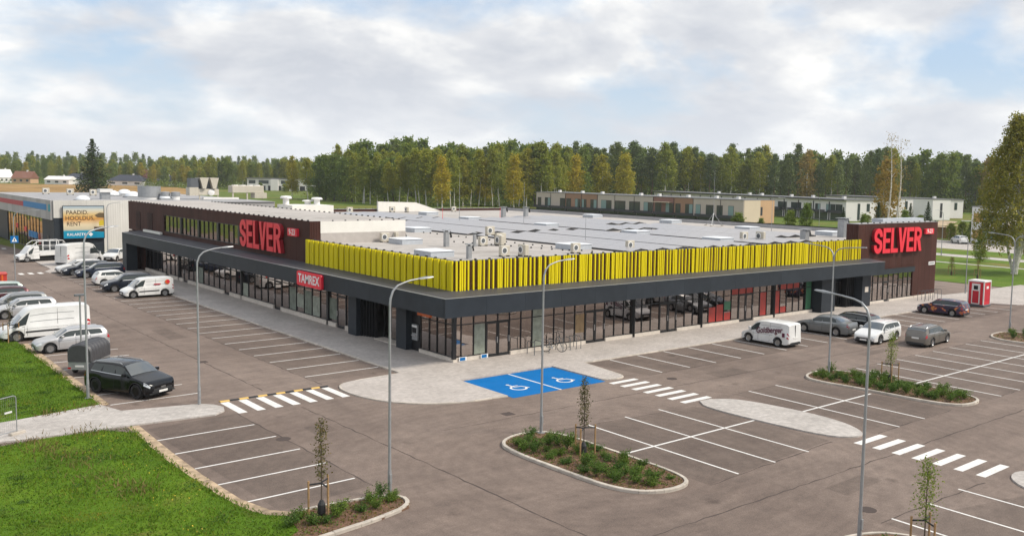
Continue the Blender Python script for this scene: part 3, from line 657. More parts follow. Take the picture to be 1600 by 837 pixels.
for y, w in ((8.5,3),(19,5),(33,4),(45,5),(57,5)): part(MB().box(3.2, 4.0, y-w/2, y+w/2, 0.06, 1.7), 'display_rack', 'interior_wall')
for x, w in ((13,4),(24,5),(35,4)): part(MB().box(x-w/2, x+w/2, 3.2, 4.0, 0.06, 1.8), 'display_rack', 'interior_wall')
# --- storefronts
def storefront(name, axis, cuts, z0, z1, doors=(), transom=2.36, inset=0.06, plinth=0.20, thick=()):
    """cuts: positions of mullions along the facade; each pane and mullion is its own piece"""
    fr = MB(); rails = []
    def bx(m, a0, a1, d0, d1, zz0, zz1):
        if axis == 'x': m.box(a0, a1, d0, d1, zz0, zz1)
        else: m.box(d0, d1, a0, a1, zz0, zz1)
        return m
    a0, a1 = min(cuts), max(cuts)
    for a, c in zip(cuts, cuts[1:]):
        dr = any(abs((a+c)/2-(d0+d1)/2) < (d1-d0)/2 for d0, d1 in doors)
        if not dr: rails.append((a, c))
    tz = transom if transom else z1-.03
    frame = bx(fr, a0-.01, a1+.01, inset-.035, inset+.05, tz-.03, tz+.03).build(name, 'black_metal', store)
    for a, c in rails: bx(MB(), a+.026, c-.026, inset-.035, inset+.05, z0, z0+.06).build('sill_rail', 'black_metal', frame)
    for a in cuts:
        w = 0.13 if any(abs(a-t) < .3 for t in thick) else 0.024
        bx(MB(), a-w, a+w, inset-.06-(.1 if w > .1 else 0), inset+.07, 0.07 if w > .1 else z0, z1).build('mullion', 'black_metal', frame)
    for a, c in zip(cuts, cuts[1:]):
        dr = any(abs((a+c)/2-(d0+d1)/2) < (d1-d0)/2 for d0, d1 in doors)
        if dr:
            d = bx(bx(bx(bx(MB(), a+.032, a+.11, inset-.05, inset+.03, .08, transom-.032), c-.11, c-.032, inset-.05, inset+.03, .08, transom-.032), a+.112, c-.112, inset-.05, inset+.03, .08, .26), a+.112, c-.112, inset-.05, inset+.03, transom-.13, transom-.032).build('door', 'black_metal', frame)
            bx(MB(), a+.112, c-.112, inset-.016, inset-.004, .26, transom-.13).build('pane', 'shop_glass', frame)
            bx(MB(), c-.10, c-.06, inset-.11, inset-.052, .95, 1.35).build('door_handle', 'steel', frame)
            if transom: bx(MB(), a+.032, c-.032, inset, inset+.012, transom+.03, z1).build('pane', 'shop_glass', frame)
        else:
            t = transom if transom else z1
            bx(MB(), a+.032, c-.032, inset, inset+.012, z0+.06, t-.03 if transom else z1).build('pane', 'shop_glass', frame)
            if transom: bx(MB(), a+.032, c-.032, inset, inset+.012, t+.03, z1).build('pane', 'shop_glass', frame)
    # plinth blocks between the doors
    segs = []; s = a0
    for d0, d1 in sorted(doors):
        if d0-s > .1: segs.append((s, d0))
        s = d1
    if a1-s > .1: segs.append((s, a1))
    for s0, s1 in segs:
        n = max(1, round((s1-s0)/3.8))
        for i in range(n):
            q0, q1 = s0+(s1-s0)*i/n, s0+(s1-s0)*(i+1)/n
            bx(MB(), q0+.006, q1-.006, -0.10, inset+.06, 0.0, z0-.002).build('plinth_block', 'plinth', store)
    return frame
cx_ = [0.56+0.945*k for k in range(41)]
D = lambda i, j: (cx_[i], cx_[j])
storefront('storefront', 'x', [0.12]+cx_, 0.30, ZF0, (D(2,4), D(11,13), D(19,21), D(29,31)), thick=(cx_[16], cx_[24], cx_[34]))
cy_ = [13.02+1.451*k for k in range(36)]
E_ = lambda i: (cy_[i], cy_[i+1])
storefront('storefront', 'y', cy_, 0.40, ZF0, (E_(1), E_(9), E_(17), E_(25), E_(29)), transom=2.5, thick=(cy_[3], cy_[15], cy_[27]))
storefront('storefront', 'y', [0.12, 1.04, 2.03, 2.95, 4.0], 0.30, ZF0, (), thick=())
storefront('storefront', 'x', [47.72+0.956*k for k in range(10)], 0.24, 2.80, ((47.72+.956*3, 47.72+.956*4),), transom=2.05, inset=0.10)
part(MB().box(-0.12, 0.11, -0.12, 0.11, 0.24, ZF0), 'corner_column', 'black_metal')
part(MB().box(-0.13, 0.13, -0.13, 0.13, 0.0, 0.238), 'plinth_block', 'plinth')
for i, z0, z1, mt in ((25,.37,1.55,'poster_red'),(26,.37,1.7,'poster_red'),(27,.37,1.0,'poster_red'),(27,1.2,1.9,'poster_green'),(32,.37,2.32,'poster_red'),(34,.37,2.32,'poster_red'),(35,.37,.9,'poster_red'),(28,2.40,3.1,'poster_red'),(29,2.40,3.1,'poster_red'),(30,2.40,3.1,'poster_red'),(35,2.40,3.1,'poster_red'),(36,2.40,3.1,'poster_red'),(37,2.40,3.1,'poster_red'),(39,.37,3.1,'poster_green'),(10,.9,2.2,'poster_ochre'),(1,.37,2.3,'poster_pale'),(6,.37,3.1,'poster_pale')):
    part(MB().box(cx_[i]+.06, cx_[i+1]-.06, 0.050, 0.056, z0, z1), 'window_film', mt)
for k, (i, z0, z1) in enumerate(((2,.6,2.2),(4,.46,2.0),(5,.46,2.3),(6,.8,1.9),(7,.46,2.3),(14,.46,1.6),(22,.46,2.0))): part(MB().box(0.050, 0.056, cy_[i]+.08, cy_[i+1]-.08, z0, z1), 'window_film', 'poster_pale' if k % 2 else 'poster_green_grey')
# --- entrance in the left front: two dark piers, slats, recessed doors
part(MB().box(-0.58, 0.35, 11.75, 12.98, 0.0, ZF0), 'pier', 'anthracite')
part(MB().box(-0.40, 0.35, 5.12, 6.42, 0.0, ZF0), 'pier', 'anthracite')
for k in range(6): part(MB().box(-0.3+.1*k, -0.1+.1*k, 11.55-.23*k, 11.62-.23*k, 0.07, ZF0), 'slat', 'black_metal')
part(MB().box(0.9, 1.0, 6.3, 12, 2.45, ZF0), 'recess_wall', 'black_metal')
storefront('entrance_doors', 'y', [6.45, 7.35, 8.25, 9.15, 10.05], 0.12, 2.45, (), transom=None, inset=0.75)
# cash machine niche
part(MB().box(0.05, 0.30, 4.02, 5.10, 0.0, ZF0), 'niche_wall', 'black_metal')
cm = empty('cash_machine', (0.05, 4.55, 0.9)); tag(cm, 'grey cash machine with dark screen set in the dark wall beside the corner glazing', 'cash machine')
MB().bev(-0.16, -0.003, -0.34, 0.34, -0.1, 0.95, .03).build('housing', 'galvanised', cm)
MB().box(-0.175, -0.162, -0.25, 0.25, 0.38, 0.72).build('screen', 'dark_void', cm)
MB().box(-0.175, -0.162, -0.30, 0.30, 0.76, 0.88).build('header', 'white_plain', cm)
MB().box(-0.26, -0.162, -0.25, 0.25, 0.18, 0.24).build('keypad', 'steel', cm)
osn = empty('hanging_sign', (-0.35, 3.1, 2.72)); tag(osn, 'small orange sign hung under the canopy above the cash machine', 'sign')
MB().bev(-0.08, 0.08, -1.0, 0.6, -0.1, 0.12, .03).build('panel', 'road_yellow', osn).data.materials[0] = mat('sign_orange', (0.70, 0.13, 0.02), 0.45)
MB().tube([(0,-.6,.12),(0,-.6,.5)], .015, 6).build('hanger', 'black_metal', osn); MB().tube([(0,.3,.12),(0,.3,.5)], .015, 6).build('hanger', 'black_metal', osn)
# --- entrance in the right front
part(MB().box(38.5, 40.62, -0.95, 0.35, 0.0, ZF0), 'pier', 'anthracite')
part(MB().box(45.25, 46.72, -0.88, 0.05, 0.0, ZF0), 'pier', 'anthracite')
part(MB().box(40.63, 45.24, 0.75, 0.85, 2.4, ZF0), 'recess_wall', 'anthracite')
for k in range(5): part(MB().box(44.95-.3*k, 45.03-.3*k, -0.15, 0.45, 0.07, ZF0), 'slat', 'black_metal')
storefront('entrance_doors', 'x', [40.66, 41.5, 42.3, 43.1], 0.12, 2.4, (), transom=None, inset=0.6)
part(MB().box(43.13, 43.5, 0.55, 0.75, .07, 2.4), 'door_frame', 'black_metal')
part(MB().box(45.7, 46.3, -0.90, -0.883, 1.45, 1.95), 'notice', 'plinth')
# --- brown block at the right end
BX0, BX1, BZ = 45.56, 60.9, 7.84
BD = 1.3
blk = part(MB().box(BX0+.1, BX1-.1, 0.12, BD, 3.5, BZ-.02), 'upper_block', 'brown_cladding')
part(MB().box(56.45, BX1-.1, 0.12, BD, 0.0, 3.498), 'lower_block', 'brown_cladding')
part(MB().box(46.0, 56.4, 4.0, 4.2, 0.06, 3.4), 'shop_back_wall', 'interior_wall'); part(MB().box(46.0, 56.4, 0.35, 4.0, 0.002, 0.055), 'shop_floor', 'interior_floor')
n = 13; w = (BX1-BX0)/n
for i in range(n):
    x0, x1 = BX0+w*i+.006, BX0+w*(i+1)-.006
    lo = 3.40 if x1 < 56.5 else 0.26
    part(MB().box(x0, x1, 0.0, 0.118, lo, BZ), 'cladding_panel', 'brown_cladding')
part(MB().box(BX0, BX0+.098, 0.13, BD, ROOF, BZ), 'cladding_panel', 'brown_cladding')
part(MB().box(BX1-.098, BX1, 0.13, BD, 0.0, BZ), 'cladding_panel', 'brown_cladding')
part(MB().box(56.48, BX1, -0.05, 0.11, 0.0, 0.255), 'plinth_block', 'plinth')
part(MB().box(46.75, 47.70, 0.02, 0.2, 0.24, 3.39), 'infill', 'brown_cladding')
part(MB().box(46.75, 47.70, -0.05, 0.2, 0.0, 0.238), 'plinth_block', 'plinth')
part(MB().box(47.42, 56.42, -0.10, 0.11, 2.80, 3.36), 'shop_header', 'anthracite'); part(MB().box(47.44, 56.45, -0.14, 0.0, 3.362, 3.40), 'shop_header_cap', 'brown_cladding')
part(MB().box(BX0-.04, BX1+.04, -.04, BD+.05, BZ+.002, BZ+.06), 'parapet_cap', 'membrane_grey')
b = MB()
for k in range(14): b.box(BX0+.6+1.1*k-.05, BX0+.6+1.1*k+.05, 0, .14, BZ+.062, BZ+.14)
stuff(part(b, 'parapet_clips', 'plastic_dark'))
part(MB().box(52.2, 60.4, 1.36, 2.6, ROOF, BZ+.36), 'plant_housing', 'skylight_box')
# --- brown upper storey at the left
UX, UY0, UY1, UZ0, UZ = 8.6, 20.6, 70.4, 4.50, 7.82
WY0, WY1, WZ0, WZ1 = 35.2, 56.6, 5.02, 6.70
part(MB().box(0.36, UX, UY0+.12, UY1, UZ0, UZ-.04), 'upper_storey', 'roof_white')
part(MB().box(0.03, UX+.05, UY0+.02, UY1, UZ-.038, UZ+.02), 'upper_roof', 'membrane')
n = 41; w = (UY1-UY0)/n
for i in range(n):
    y0, y1 = UY0+w*i+.006, UY0+w*(i+1)-.006
    if y1 > WY0+.3 and y0 < WY1-.3:
        part(MB().box(0, .12, y0, y1, UZ0, WZ0-.06), 'cladding_panel', 'brown_cladding'); part(MB().box(0, .12, y0, y1, WZ1+.06, UZ+.03), 'cladding_panel', 'brown_cladding')
    else: part(MB().box(0, .12, y0, y1, UZ0, UZ+.03), 'cladding_panel', 'brown_cladding')
part(MB().box(0.002, 0.9, UY0-.05, UY0-.002, ROOF-.1, UZ+.03), 'return_panel', 'brown_cladding')
part(MB().box(0.92, UX, UY0-.03, UY0+.1, 6.9, UZ), 'end_wall', 'roof_white'); part(MB().box(0.92, UX, UY0-.06, UY0+.1, ROOF, 6.898), 'end_wall_base', 'membrane')
b = MB()
for k in range(45): b.box(0, .14, UY0+.4+1.1*k-.05, UY0+.4+1.1*k+.05, UZ+.032, UZ+.12)
for k in range(42): b.box(UX-.1, UX+.05, UY0+1+1.1*k-.05, UY0+1+1.1*k+.05, UZ+.022, UZ+.12)
for k in range(6): b.box(2+1.1*k-.05, 2+1.1*k+.05, UY0, UY0+.1, UZ+.022, UZ+.10)
stuff(part(b, 'parapet_clips', 'plastic_dark'))
band = part(MB().box(0.30, 0.34, WY0-.05, WY1+.05, WZ0-.06, WZ1+.06), 'window_band', 'dark_void')
for z0, z1 in ((WZ0-.06, WZ0), (WZ1, WZ1+.06)): part(MB().box(-.02, .2, WY0-.1, WY1+.1, z0+.002, z1-.002), 'window_rail', 'black_metal', band)
bw = (WY1-WY0)/4
for i in range(4):
    y0 = WY0+bw*i; part(MB().box(-.01, .2, y0-.03, y0+.42, WZ0, WZ1), 'window_post', 'black_metal', band)
    for k in range(4):
        p0 = y0+.42+(bw-.45)*k/4; p1 = y0+.42+(bw-.45)*(k+1)/4
        part(MB().box(.10, .112, p0+.03, p1-.03, WZ0+.002, WZ1-.002), 'pane', 'shop_glass', band)
        if k: part(MB().box(.03, .17, p0-.028, p0+.028, WZ0+.002, WZ1-.002), 'mullion', 'black_metal', band)
for y0, y1 in ((65.6, 67.3), (61.0, 62.9)):
    lv = part(MB().box(-.015, -.003, y0, y1, 4.75, 6.75), 'louvre', 'dark_void')
    for k in range(16): part(MB().box(-.05, -.017, y0, y1, 4.78+.123*k, 4.85+.123*k), 'louvre_blade', 'brown_cladding', lv)
part(MB().box(-.42, -.18, 57.0, 63.2, 4.60, 4.86), 'flashing_board', 'roof_white')
# rain pipes down the shopfront columns
for x in (15.68, 23.24, 32.69): part(MB().tube([(x, -.13, 0.1), (x, -.13, ZF0)], .045, 8), 'rain_pipe', 'black_metal')
# --- solar panels: east-west tents in eight fields
PW, PL, TILT = 1.10, 1.70, R(10)
pm = MB().box(-PW/2, PW/2, -PL/2, PL/2, -.018, .018).mesh('solar_panel'); pm.materials.append(MATS['solar_glass'])
fm = MB(); fm.box(-PW/2-.004, PW/2+.004, -PL/2-.004, PL/2+.004, -.022, -.0185); fmm = fm.mesh('panel_frame'); fmm.materials.append(MATS['galvanised'])
def solar(x0, y0, tents, rows, label):
    r = empty('solar_array', (x0, y0, ROOF)); tag(r, label, 'solar panels', 'solar panel fields on the flat roof')
    hw = PW*math.cos(TILT)/2; hz = PW*math.sin(TILT)/2
    for t in range(tents):
        xr = 1.2+2.4*t
        for s in (-1, 1):
            for k in range(rows):
                o = link('solar_panel', pm, None, r, (xr+s*(hw+.02), .9+1.73*k, .11+hz)); o.rotation_euler = (0, s*TILT, 0)
        b = MB(); b.add([(xr-1.12,0.02,.02),(xr+1.12,0.02,.02),(xr+1.12,0.02,.09),(xr,0.02,.29),(xr-1.12,0.02,.09)], [(0,1,2,3,4)]); b.build('end_plate', 'plastic_dark', r)
    b = MB(); b.box(0.0, .04, 0, 1.73*rows, .01, .13); b.box(2.4*tents-.02, 2.4*tents+.02, 0, 1.73*rows, .01, .12); b.build('edge_rail', 'plastic_dark', r)
solar(17.4, 2.2, 3, 12, 'field of grey solar panels just behind the right parapet, nearest the corner')
solar(25.7, 2.0, 3, 13, 'field of solar panels behind the right parapet, second from the store corner')
solar(34.9, 2.6, 3, 11, 'field of solar panels behind the right parapet, third from the store corner')
solar(43.5, 8.2, 3, 13, 'field of solar panels near the brown sign block at the right')
solar(17.6, 24.6, 3, 12, 'field of solar panels in mid roof, right of the white end wall')
solar(25.9, 26.0, 3, 15, 'field of solar panels in mid roof, second from the white end wall')
solar(35.0, 24.0, 3, 15, 'field of solar panels in mid roof, third from the white end wall')
solar(43.6, 33.4, 3, 11, 'field of solar panels at the far right of the roof by the back parapet')
solar(24.0, 53.0, 4, 9, 'farthest field of solar panels by the back left edge of the roof')
# --- skylight boxes
def skylight(x, y, wx=1.9, wy=2.2, h=0.42, z=ROOF):
    r = empty('roof_skylight', (x, y, z)); tag(r, 'grey skylight box with pale lid on the flat store roof', 'skylight', 'skylight boxes on the store roof')
    MB().box(0, wx, 0, wy, 0.0, h).build('box', 'skylight_box', r)
    b = MB(); b.add([(-.06,-.06,h+.002),(wx+.06,-.06,h+.002),(wx+.06,wy+.06,h+.002),(-.06,wy+.06,h+.002),(.25,.25,h+.07),(wx-.25,.25,h+.07),(wx-.25,wy-.25,h+.07),(.25,wy-.25,h+.07)], [(0,1,5,4),(1,2,6,5),(2,3,7,6),(3,0,4,7),(4,5,6,7)])
    b.build('lid', 'skylight_dome', r)
for x, y in ((6.1,16.8),(1.9,5.8),(15.1,29.9),(33.4,47.5),(36.4,62.2),(33.2,31.8),(15.1,6.2),(55.7,48.9),(33.0,17.2),(55.1,33.0),(32.9,6.3),(51.8,17.8),(53.2,7.8)): skylight(x, y)
# --- outdoor air units
def ac_unit(x, y, face, label, z=ROOF, s=1.0, group='air units on the store roof'):
    s *= .78
    r = empty('air_unit', (x, y, z), face); tag(r, label, 'air unit', group)
    MB().bev(-.50*s, .50*s, -.20*s, .20*s, .12*s, 1.0*s, .04*s).build('casing', 'unit_cream', r)
    b = MB(); b.box(-.45*s, -.35*s, -.22*s, .22*s, 0, .118*s); b.box(.35*s, .45*s, -.22*s, .22*s, 0, .118*s); b.build('feet', 'plastic_dark', r)
    M = Matrix.Translation((-.12*s, -.202*s, .56*s)) @ Matrix.Rotation(R(90), 4, 'X')
    MB().lathe([(.33*s, 0), (.33*s, .02*s), (.24*s, .03*s), (.24*s, .0)], M, 20, False).build('fan_ring', 'unit_white', r)
    MB().lathe([(.235*s, .004*s), (.05*s, .012*s)], M, 16).build('fan_grille', 'unit_grille', r)
    return r
ac_unit(6.3, 20.0, R(0), 'cream air unit with round fan near the white end wall')
ac_unit(7.6, 20.6, R(-90), 'grey air unit standing behind the one near the white end wall')
ac_unit(11.3, 13.0, 0, 'lower left cream fan unit in the cluster of four mid roof')
ac_unit(12.4, 13.6, 0, 'upper fan unit in the mid-roof cluster of four', ROOF+.76)
ac_unit(12.6, 12.5, R(-90), 'side-on unit at the right of the mid-roof cluster', ROOF, 1.1)
ac_unit(13.3, 13.4, 0, 'rear unit of the mid-roof cluster of four', ROOF, 1.25)
ac_unit(7.0, 4.3, 0, 'white air unit close behind the yellow fins near the corner')
ac_unit(8.3, 3.8, R(-90), 'dark-grilled air unit close behind the yellow fins near the corner', ROOF, 1.1)
ac_unit(13.4, 4.0, 0, 'single fan unit peeping over the yellow fins left of a skylight')
ac_unit(19.3, 4.2, 0, 'single fan unit peeping over the yellow fins right of a skylight')
ac_unit(36.9, 6.8, 0, 'fan unit beside a skylight at the right part of the roof', ROOF, 1.15)
ac_unit(38.4, 6.0, R(-90), 'dark unit right of the fan unit at the right part of the roof', ROOF, 1.2)
ac_unit(54.6, 6.6, 0, 'last fan unit beside the brown sign block', ROOF, 1.0)
ac_unit(29.3, 71.2, 0, 'far air unit at the left back edge of the roof', ROOF, 1.1)
ac_unit(37.0, 72.8, 0, 'far air unit before the pale wedge at the back edge', ROOF, 1.1)
ac_unit(39.0, 72.0, R(-90), 'second far air unit before the pale wedge', ROOF, 1.0)
ac_unit(48.0, 73.0, 0, 'far air unit at the back edge right of the pale wedge', ROOF, 1.0)
# --- exhaust stacks
def stack(x, y, h, w, label):
    r = empty('exhaust_stack', (x, y, ROOF)); tag(r, label, 'vent', 'exhaust stacks on the store roof')
    MB().box(-w, w, -w, w, 0, h).build('duct', 'galvanised', r); MB().box(-w*1.5, w*1.5, -w*1.5, w*1.5, h+.08, h+.14).build('cap', 'galvanised', r)
    MB().box(-w*.5, w*.5, -w*.5, w*.5, h, h+.08).build('neck', 'plastic_dark', r)
    MB().tube([(w*.6,0,h*.7),(w*2.2,0,h*.95),(w*2.6,0,h*.6)], w*.5, 8).build('elbow', 'plastic_dark', r)
stack(8.2, 13.6, 1.2, .17, 'metal exhaust stack with dark elbow at mid roof')
stack(10.2, 12.6, 1.0, .10, 'slim exhaust pipe left of the fan unit cluster')
stack(3.8, 4.0, .9, .14, 'short exhaust stack just behind the corner fins')
stack(43.5, 4.6, 1.0, .32, 'broad metal exhaust box behind the fins at the right')
stack(52.6, 6.2, 1.9, .38, 'tall steel exhaust box beside the brown sign block')
stack(42.6, 52.6, 1.4, .25, 'far exhaust stack left of the pair at the back of the roof'); stack(44.9, 50.6, 1.4, .25, 'far exhaust stack right of the pair at the back of the roof')
# --- lightning rods
def rod(x, y, h, label, tripod=False, mt='galvanised'):
    r = empty('lightning_rod', (x, y, ROOF)); tag(r, label, 'rod', 'lightning rods on the store roof')
    MB().tube([(0,0,0),(0,0,h*.5),(0,0,h)], [.035,.025,.012], 6).build('mast', mt, r)
    if tripod:
        for k in range(3):
            a = R(90+120*k); MB().tube([(0,0,1.6),(1.2*math.cos(a),1.2*math.sin(a),.06)], .03, 6).build('leg', mt, r)
            MB().cyl((1.2*math.cos(a),1.2*math.sin(a)), .2, 0, .1, 10).build('foot_block', 'kerb', r)
    else: MB().cyl((0,0), .2, 0, .08, 10).build('foot_block', 'kerb', r)
rod(56.6, 27.3, 7.0, 'tall tripod lightning rod at the right back of the roof', True)
rod(50.1, 13.5, 4.5, 'lightning rod at the right part of the roof', False)
rod(29.7, 44.0, 6.0, 'tall lightning rod at mid roof before the birches', False)
rod(33.8, 36.7, 5.0, 'lightning rod right of mid roof', False)
rod(21.5, 12.0, 2.6, 'short lightning rod among the near solar panels', False)
rod(30.3, 48.6, 1.6, 'short red-tipped rod at the left back of the roof', False, 'sign_red'); rod(40.5, 50.5, 1.6, 'short red-tipped rod near the far exhaust stacks', False, 'sign_red')
b = MB()
for k in range(34):
    b.cyl((15.3+.02*k, 3+1.25*k), .07, ROOF+.002, ROOF+.11, 6)
for k in range(12): b.cyl((9.6+.5*k, 22+.9*k), .07, ROOF+.002, ROOF+.11, 6)
for k in range(16): b.cyl((11.5+.25*k, 17.5-1.0*k if k < 12 else 6), .07, ROOF+.002, ROOF+.11, 6)
stuff(part(b, 'roof_vents', 'plastic_dark'))
# pale stair wedge and plant box at the back of the roof
wd = MB(); wd.add([(36,75.2,ROOF),(42.5,75.2,ROOF),(47,75.2,ROOF),(36,75.2,ROOF+1.5),(42.5,75.2,ROOF+1.35),(36,75.6,ROOF),(47,75.6,ROOF),(36,75.6,ROOF+1.5),(42.5,75.6,ROOF+1.35)], [(0,1,4,3),(1,2,4),(3,4,8,7),(4,2,6,8),(0,3,7,5),(5,7,8,6)])
part(wd, 'stair_screen', 'roof_white')
part(MB().box(20.5, 26.5, 70.5, 75.4, ROOF, ROOF+1.15), 'plant_screen', 'roof_white')
# ------------------------------------------------------------------ signs on the store
def block_letters(root, frame, H, gap, depth, face, side):
    """heavy condensed capitals S E L V E R; each letter is one piece; frame(u,v,d) -> world"""
    k = H/2.4; W = 1.46*k; ST = 0.47*k
    def emit(name, pieces):
        f = MB(); s = MB()
        for i, (poly) in enumerate(pieces):
            d = depth+0.002*i; n = len(poly)
            f.add([frame(u0+u, v, d) for u, v in poly], [tuple(range(n))])
            s.add([frame(u0+u, v, d-.0015) for u, v in poly]+[frame(u0+u, v, 0.02) for u, v in poly], [(j, (j+1) % n, n+(j+1) % n, n+j) for j in range(n)])
        o = f.build(name, face, root); s.build('letter_side', side, o)
    def rect(a, b, c, d): return [(a, c), (b, c), (b, d), (a, d)]
    def stroke(pts, w):
        """thick band along a smooth line, cut into quads"""
        P = [Vector(p) for p in pts]; L = []; Q = []
        for i, p in enumerate(P):
            t = (P[min(i+1, len(P)-1)]-P[max(i-1, 0)]).normalized(); nn = Vector((-t.y, t.x))*w/2
            L.append(p+nn); Q.append(p-nn)
        return [tuple(x) for x in L]+[tuple(x) for x in Q[::-1]]
    u0 = 0
    h = ST/2
    def arc(cx, cy, rx, ry, a0, a1, n=12): return [(cx+rx*math.cos(R(a0+(a1-a0)*i/n)), cy+ry*math.sin(R(a0+(a1-a0)*i/n))) for i in range(n+1)]
    rx = W/2-h
    s_path = [(W-h, H*.66)]+arc(W/2, H-h-rx*.95, rx, rx*.95, 0, 180, 12)+[(h, H*.66), (h+.06*k, H*.575), (W/2, H*.5), (W-h-.06*k, H*.425), (W-h, H*.34)]+arc(W/2, h+rx*.95, rx, rx*.95, 0, -180, 12)+[(h, H*.34)]
    emit('letter', [stroke(s_path, ST)]); u0 += W+gap
    def e(): return [rect(0, ST, 0, H), rect(ST, W*.93, 0, ST*.86), rect(ST, W*.86, H/2-ST*.42, H/2+ST*.42), rect(ST, W*.93, H-ST*.86, H)]
    emit('letter', e()); u0 += W*.93+gap
    emit('letter', [rect(0, ST, 0, H), rect(ST, W*.9, 0, ST*.86)]); u0 += W*.88+gap*.4
    emit('letter', [[(0, H), (W*.5-ST*.45, 0), (W*.5+ST*.45, 0), (W*.5, H*.40), (ST, H)], [(W*.5, H*.40), (W*.5+ST*.45, 0), (W*1.06, H), (W*1.06-ST, H)]]); u0 += W*1.06+gap*.5
    emit('letter', e()); u0 += W*.93+gap
    bowl = [(ST, H-h*.9)]+[(W*.48, H-h*.9)]+arc(W*.48, H*.72, W-h-W*.48, H*.28-h*.9, 90, -90, 10)+[(ST, H*.44+h*.9)]
    emit('letter', [rect(0, ST, 0, H), stroke(bowl, ST*.9), [(W*.40, H*.44), (W-ST, 0), (W+.04*k, 0), (W*.80, H*.46)]])
    return u0+W
def place_text(root, name, s, size, frame, u, v, d, mt, bold=0.0, sx=1.0, shear=0.0, spacing=1.0, rot=0.0):
    me = text_mesh(s, size, bold, 0, shear=shear, spacing=spacing)
    c, sn = math.cos(rot), math.sin(rot)
    for vt in me.vertices:
        a, b = vt.co.x*sx, vt.co.y
        vt.co = Vector(frame(u+a*c-b*sn, v+a*sn+b*c, d))
    me.materials.clear(); return link(name, me, mt, root)
def round_rect(w, h, r, n=5):
    P = []
    for cx, cy, a in ((w/2-r, h/2-r, 0), (-w/2+r, h/2-r, 90), (-w/2+r, -h/2+r, 180), (w/2-r, -h/2+r, 270)):
        P += [(cx+r*math.cos(R(a+90*i/n)), cy+r*math.sin(R(a+90*i/n))) for i in range(n+1)]
    return P
def plate(root, name, frame, u, v, w, h, r, d0, d1, mt):
    P = round_rect(w, h, r); n = len(P); b = MB()
    b.add([frame(u+a, v+c, d0) for a, c in P]+[frame(u+a, v+c, d1) for a, c in P], [tuple(range(n, 2*n))]+[(i, (i+1) % n, n+(i+1) % n, n+i) for i in range(n)])
    return b.build(name, mt, root)
# left front: reading direction is -Y
sgL = empty('wall_sign', (0, 0, 0)); tag(sgL, 'huge red block letters on the brown upper storey left of the yellow fins', 'sign')
frL = lambda u, v, d: (-0.02-d, 34.2-u, 4.98+v)
wL = block_letters(sgL, frL, 2.42, 0.10, 0.34, 'sign_red', 'sign_red_side')
plate(sgL, 'hours_plate', frL, 10.85, 1.85, 1.75, 0.62, .06, 0.0, .22, 'sign_red'); place_text(sgL, 'lettering', '9-23', 0.66, frL, 10.85, 1.85, .23, 'white_print', .012)
# right front: reading direction is +X
sgR = empty('wall_sign', (0, 0, 0)); tag(sgR, 'huge red block letters on the brown block at the right end of the store', 'sign')
frR = lambda u, v, d: (47.85+u, -0.02-d, 4.95+v)
block_letters(sgR, frR, 2.46, 0.11, 0.34, 'sign_red', 'sign_red_side')
plate(sgR, 'hours_plate', frR, 10.98, 1.95, 1.75, 0.56, .05, 0.0, .22, 'sign_red'); place_text(sgR, 'lettering', '9-23', 0.62, frR, 10.98, 1.95, .23, 'white_print', .012)
tm = empty('shop_sign', (0, 0, 0)); tag(tm, 'red sign plate with white capitals on the dark canopy edge', 'sign')
frT = lambda u, v, d: (-OV-0.01-d, 18.4-u, 3.22+v)
plate(tm, 'plate', frT, 2.08, 0.52, 4.15, 1.06, .14, 0.0, .18, 'sign_red'); place_text(tm, 'lettering', 'TAMREX', 0.92, frT, 2.05, 0.52, .19, 'white_print', .022, 1.0)
ad = empty('address_plate', (59.95, 0, 3.49)); tag(ad, 'small white address plate on the brown wall at the right end', 'sign')
MB().box(-.65, .65, -.05, -.003, -.17, .17).build('plate', 'white_plain', ad); MB().box(-.55, .5, -.056, -.051, -.05, .05).build('print', 'unit_grille', ad)
for i, (x, y) in enumerate(((0.55, -0.16), (2.2, -0.16))):
    s = empty('parking_plate', (x, y, 0.0)); tag(s, ('blue and white disabled parking plate at the glazed corner', 'blue and white disabled parking plate left of the first door')[i], 'sign')
    MB().box(-.28, .28, -.03, 0, .10, .36).build('plate', 'white_plain', s); MB().box(-.22, .18, -.036, -.031, .13, .33).build('pictogram', 'road_blue', s)
# ------------------------------------------------------------------ neighbouring shop with the billboard
b2 = empty('shop_building', (-4.4, 88.3, 0)); tag(b2, 'grey and white shop building at the far left with red and blue stripe', 'building')
X0, X1, Y0, Y1, H2 = 0, 30.0, 0, 52, 7.35
MB().box(X0+.2, X1, Y0+.2, Y1, 0, H2-.3).build('core', 'grey_cladding', b2)
MB().box(X0+.05, X1, Y0+.05, Y1, H2-.298, H2-.22).build('roof', 'membrane_grey', b2)
for i in range(6): MB().box(X0+2.0*i+.006, X0+2.0*i+1.994, 0, .198, 5.02 if i < 3 else .25, H2).build('cladding_panel', 'white_cladding', b2)
for i in range(3): MB().box(X0+2.0*i+.006, X0+2.0*i+1.994, .05, .198, .2, 5.016).build('cladding_panel', 'anthracite', b2)
for i in range(17): MB().box(-.30, .198, .21+3*i, 3.2+3*i, 4.75, H2).build('cladding_panel', 'grey_cladding', b2)
mat('stripe_red', (0.42, 0.03, 0.05), 0.5); mat('stripe_blue', (0.005, 0.19, 0.46), 0.5); mat('stripe_teal', (0.02, 0.28, 0.33), 0.5)
MB().box(-.33, -.302, 18, 50, 5.95, 6.65).build('stripe', 'stripe_red', b2); MB().box(-.33, -.302, 2.6, 17.9, 5.95, 6.75).build('stripe', 'stripe_blue', b2); MB().box(-.33, -.302, .3, 1.5, 5.85, 6.8).build('stripe', 'stripe_teal', b2)
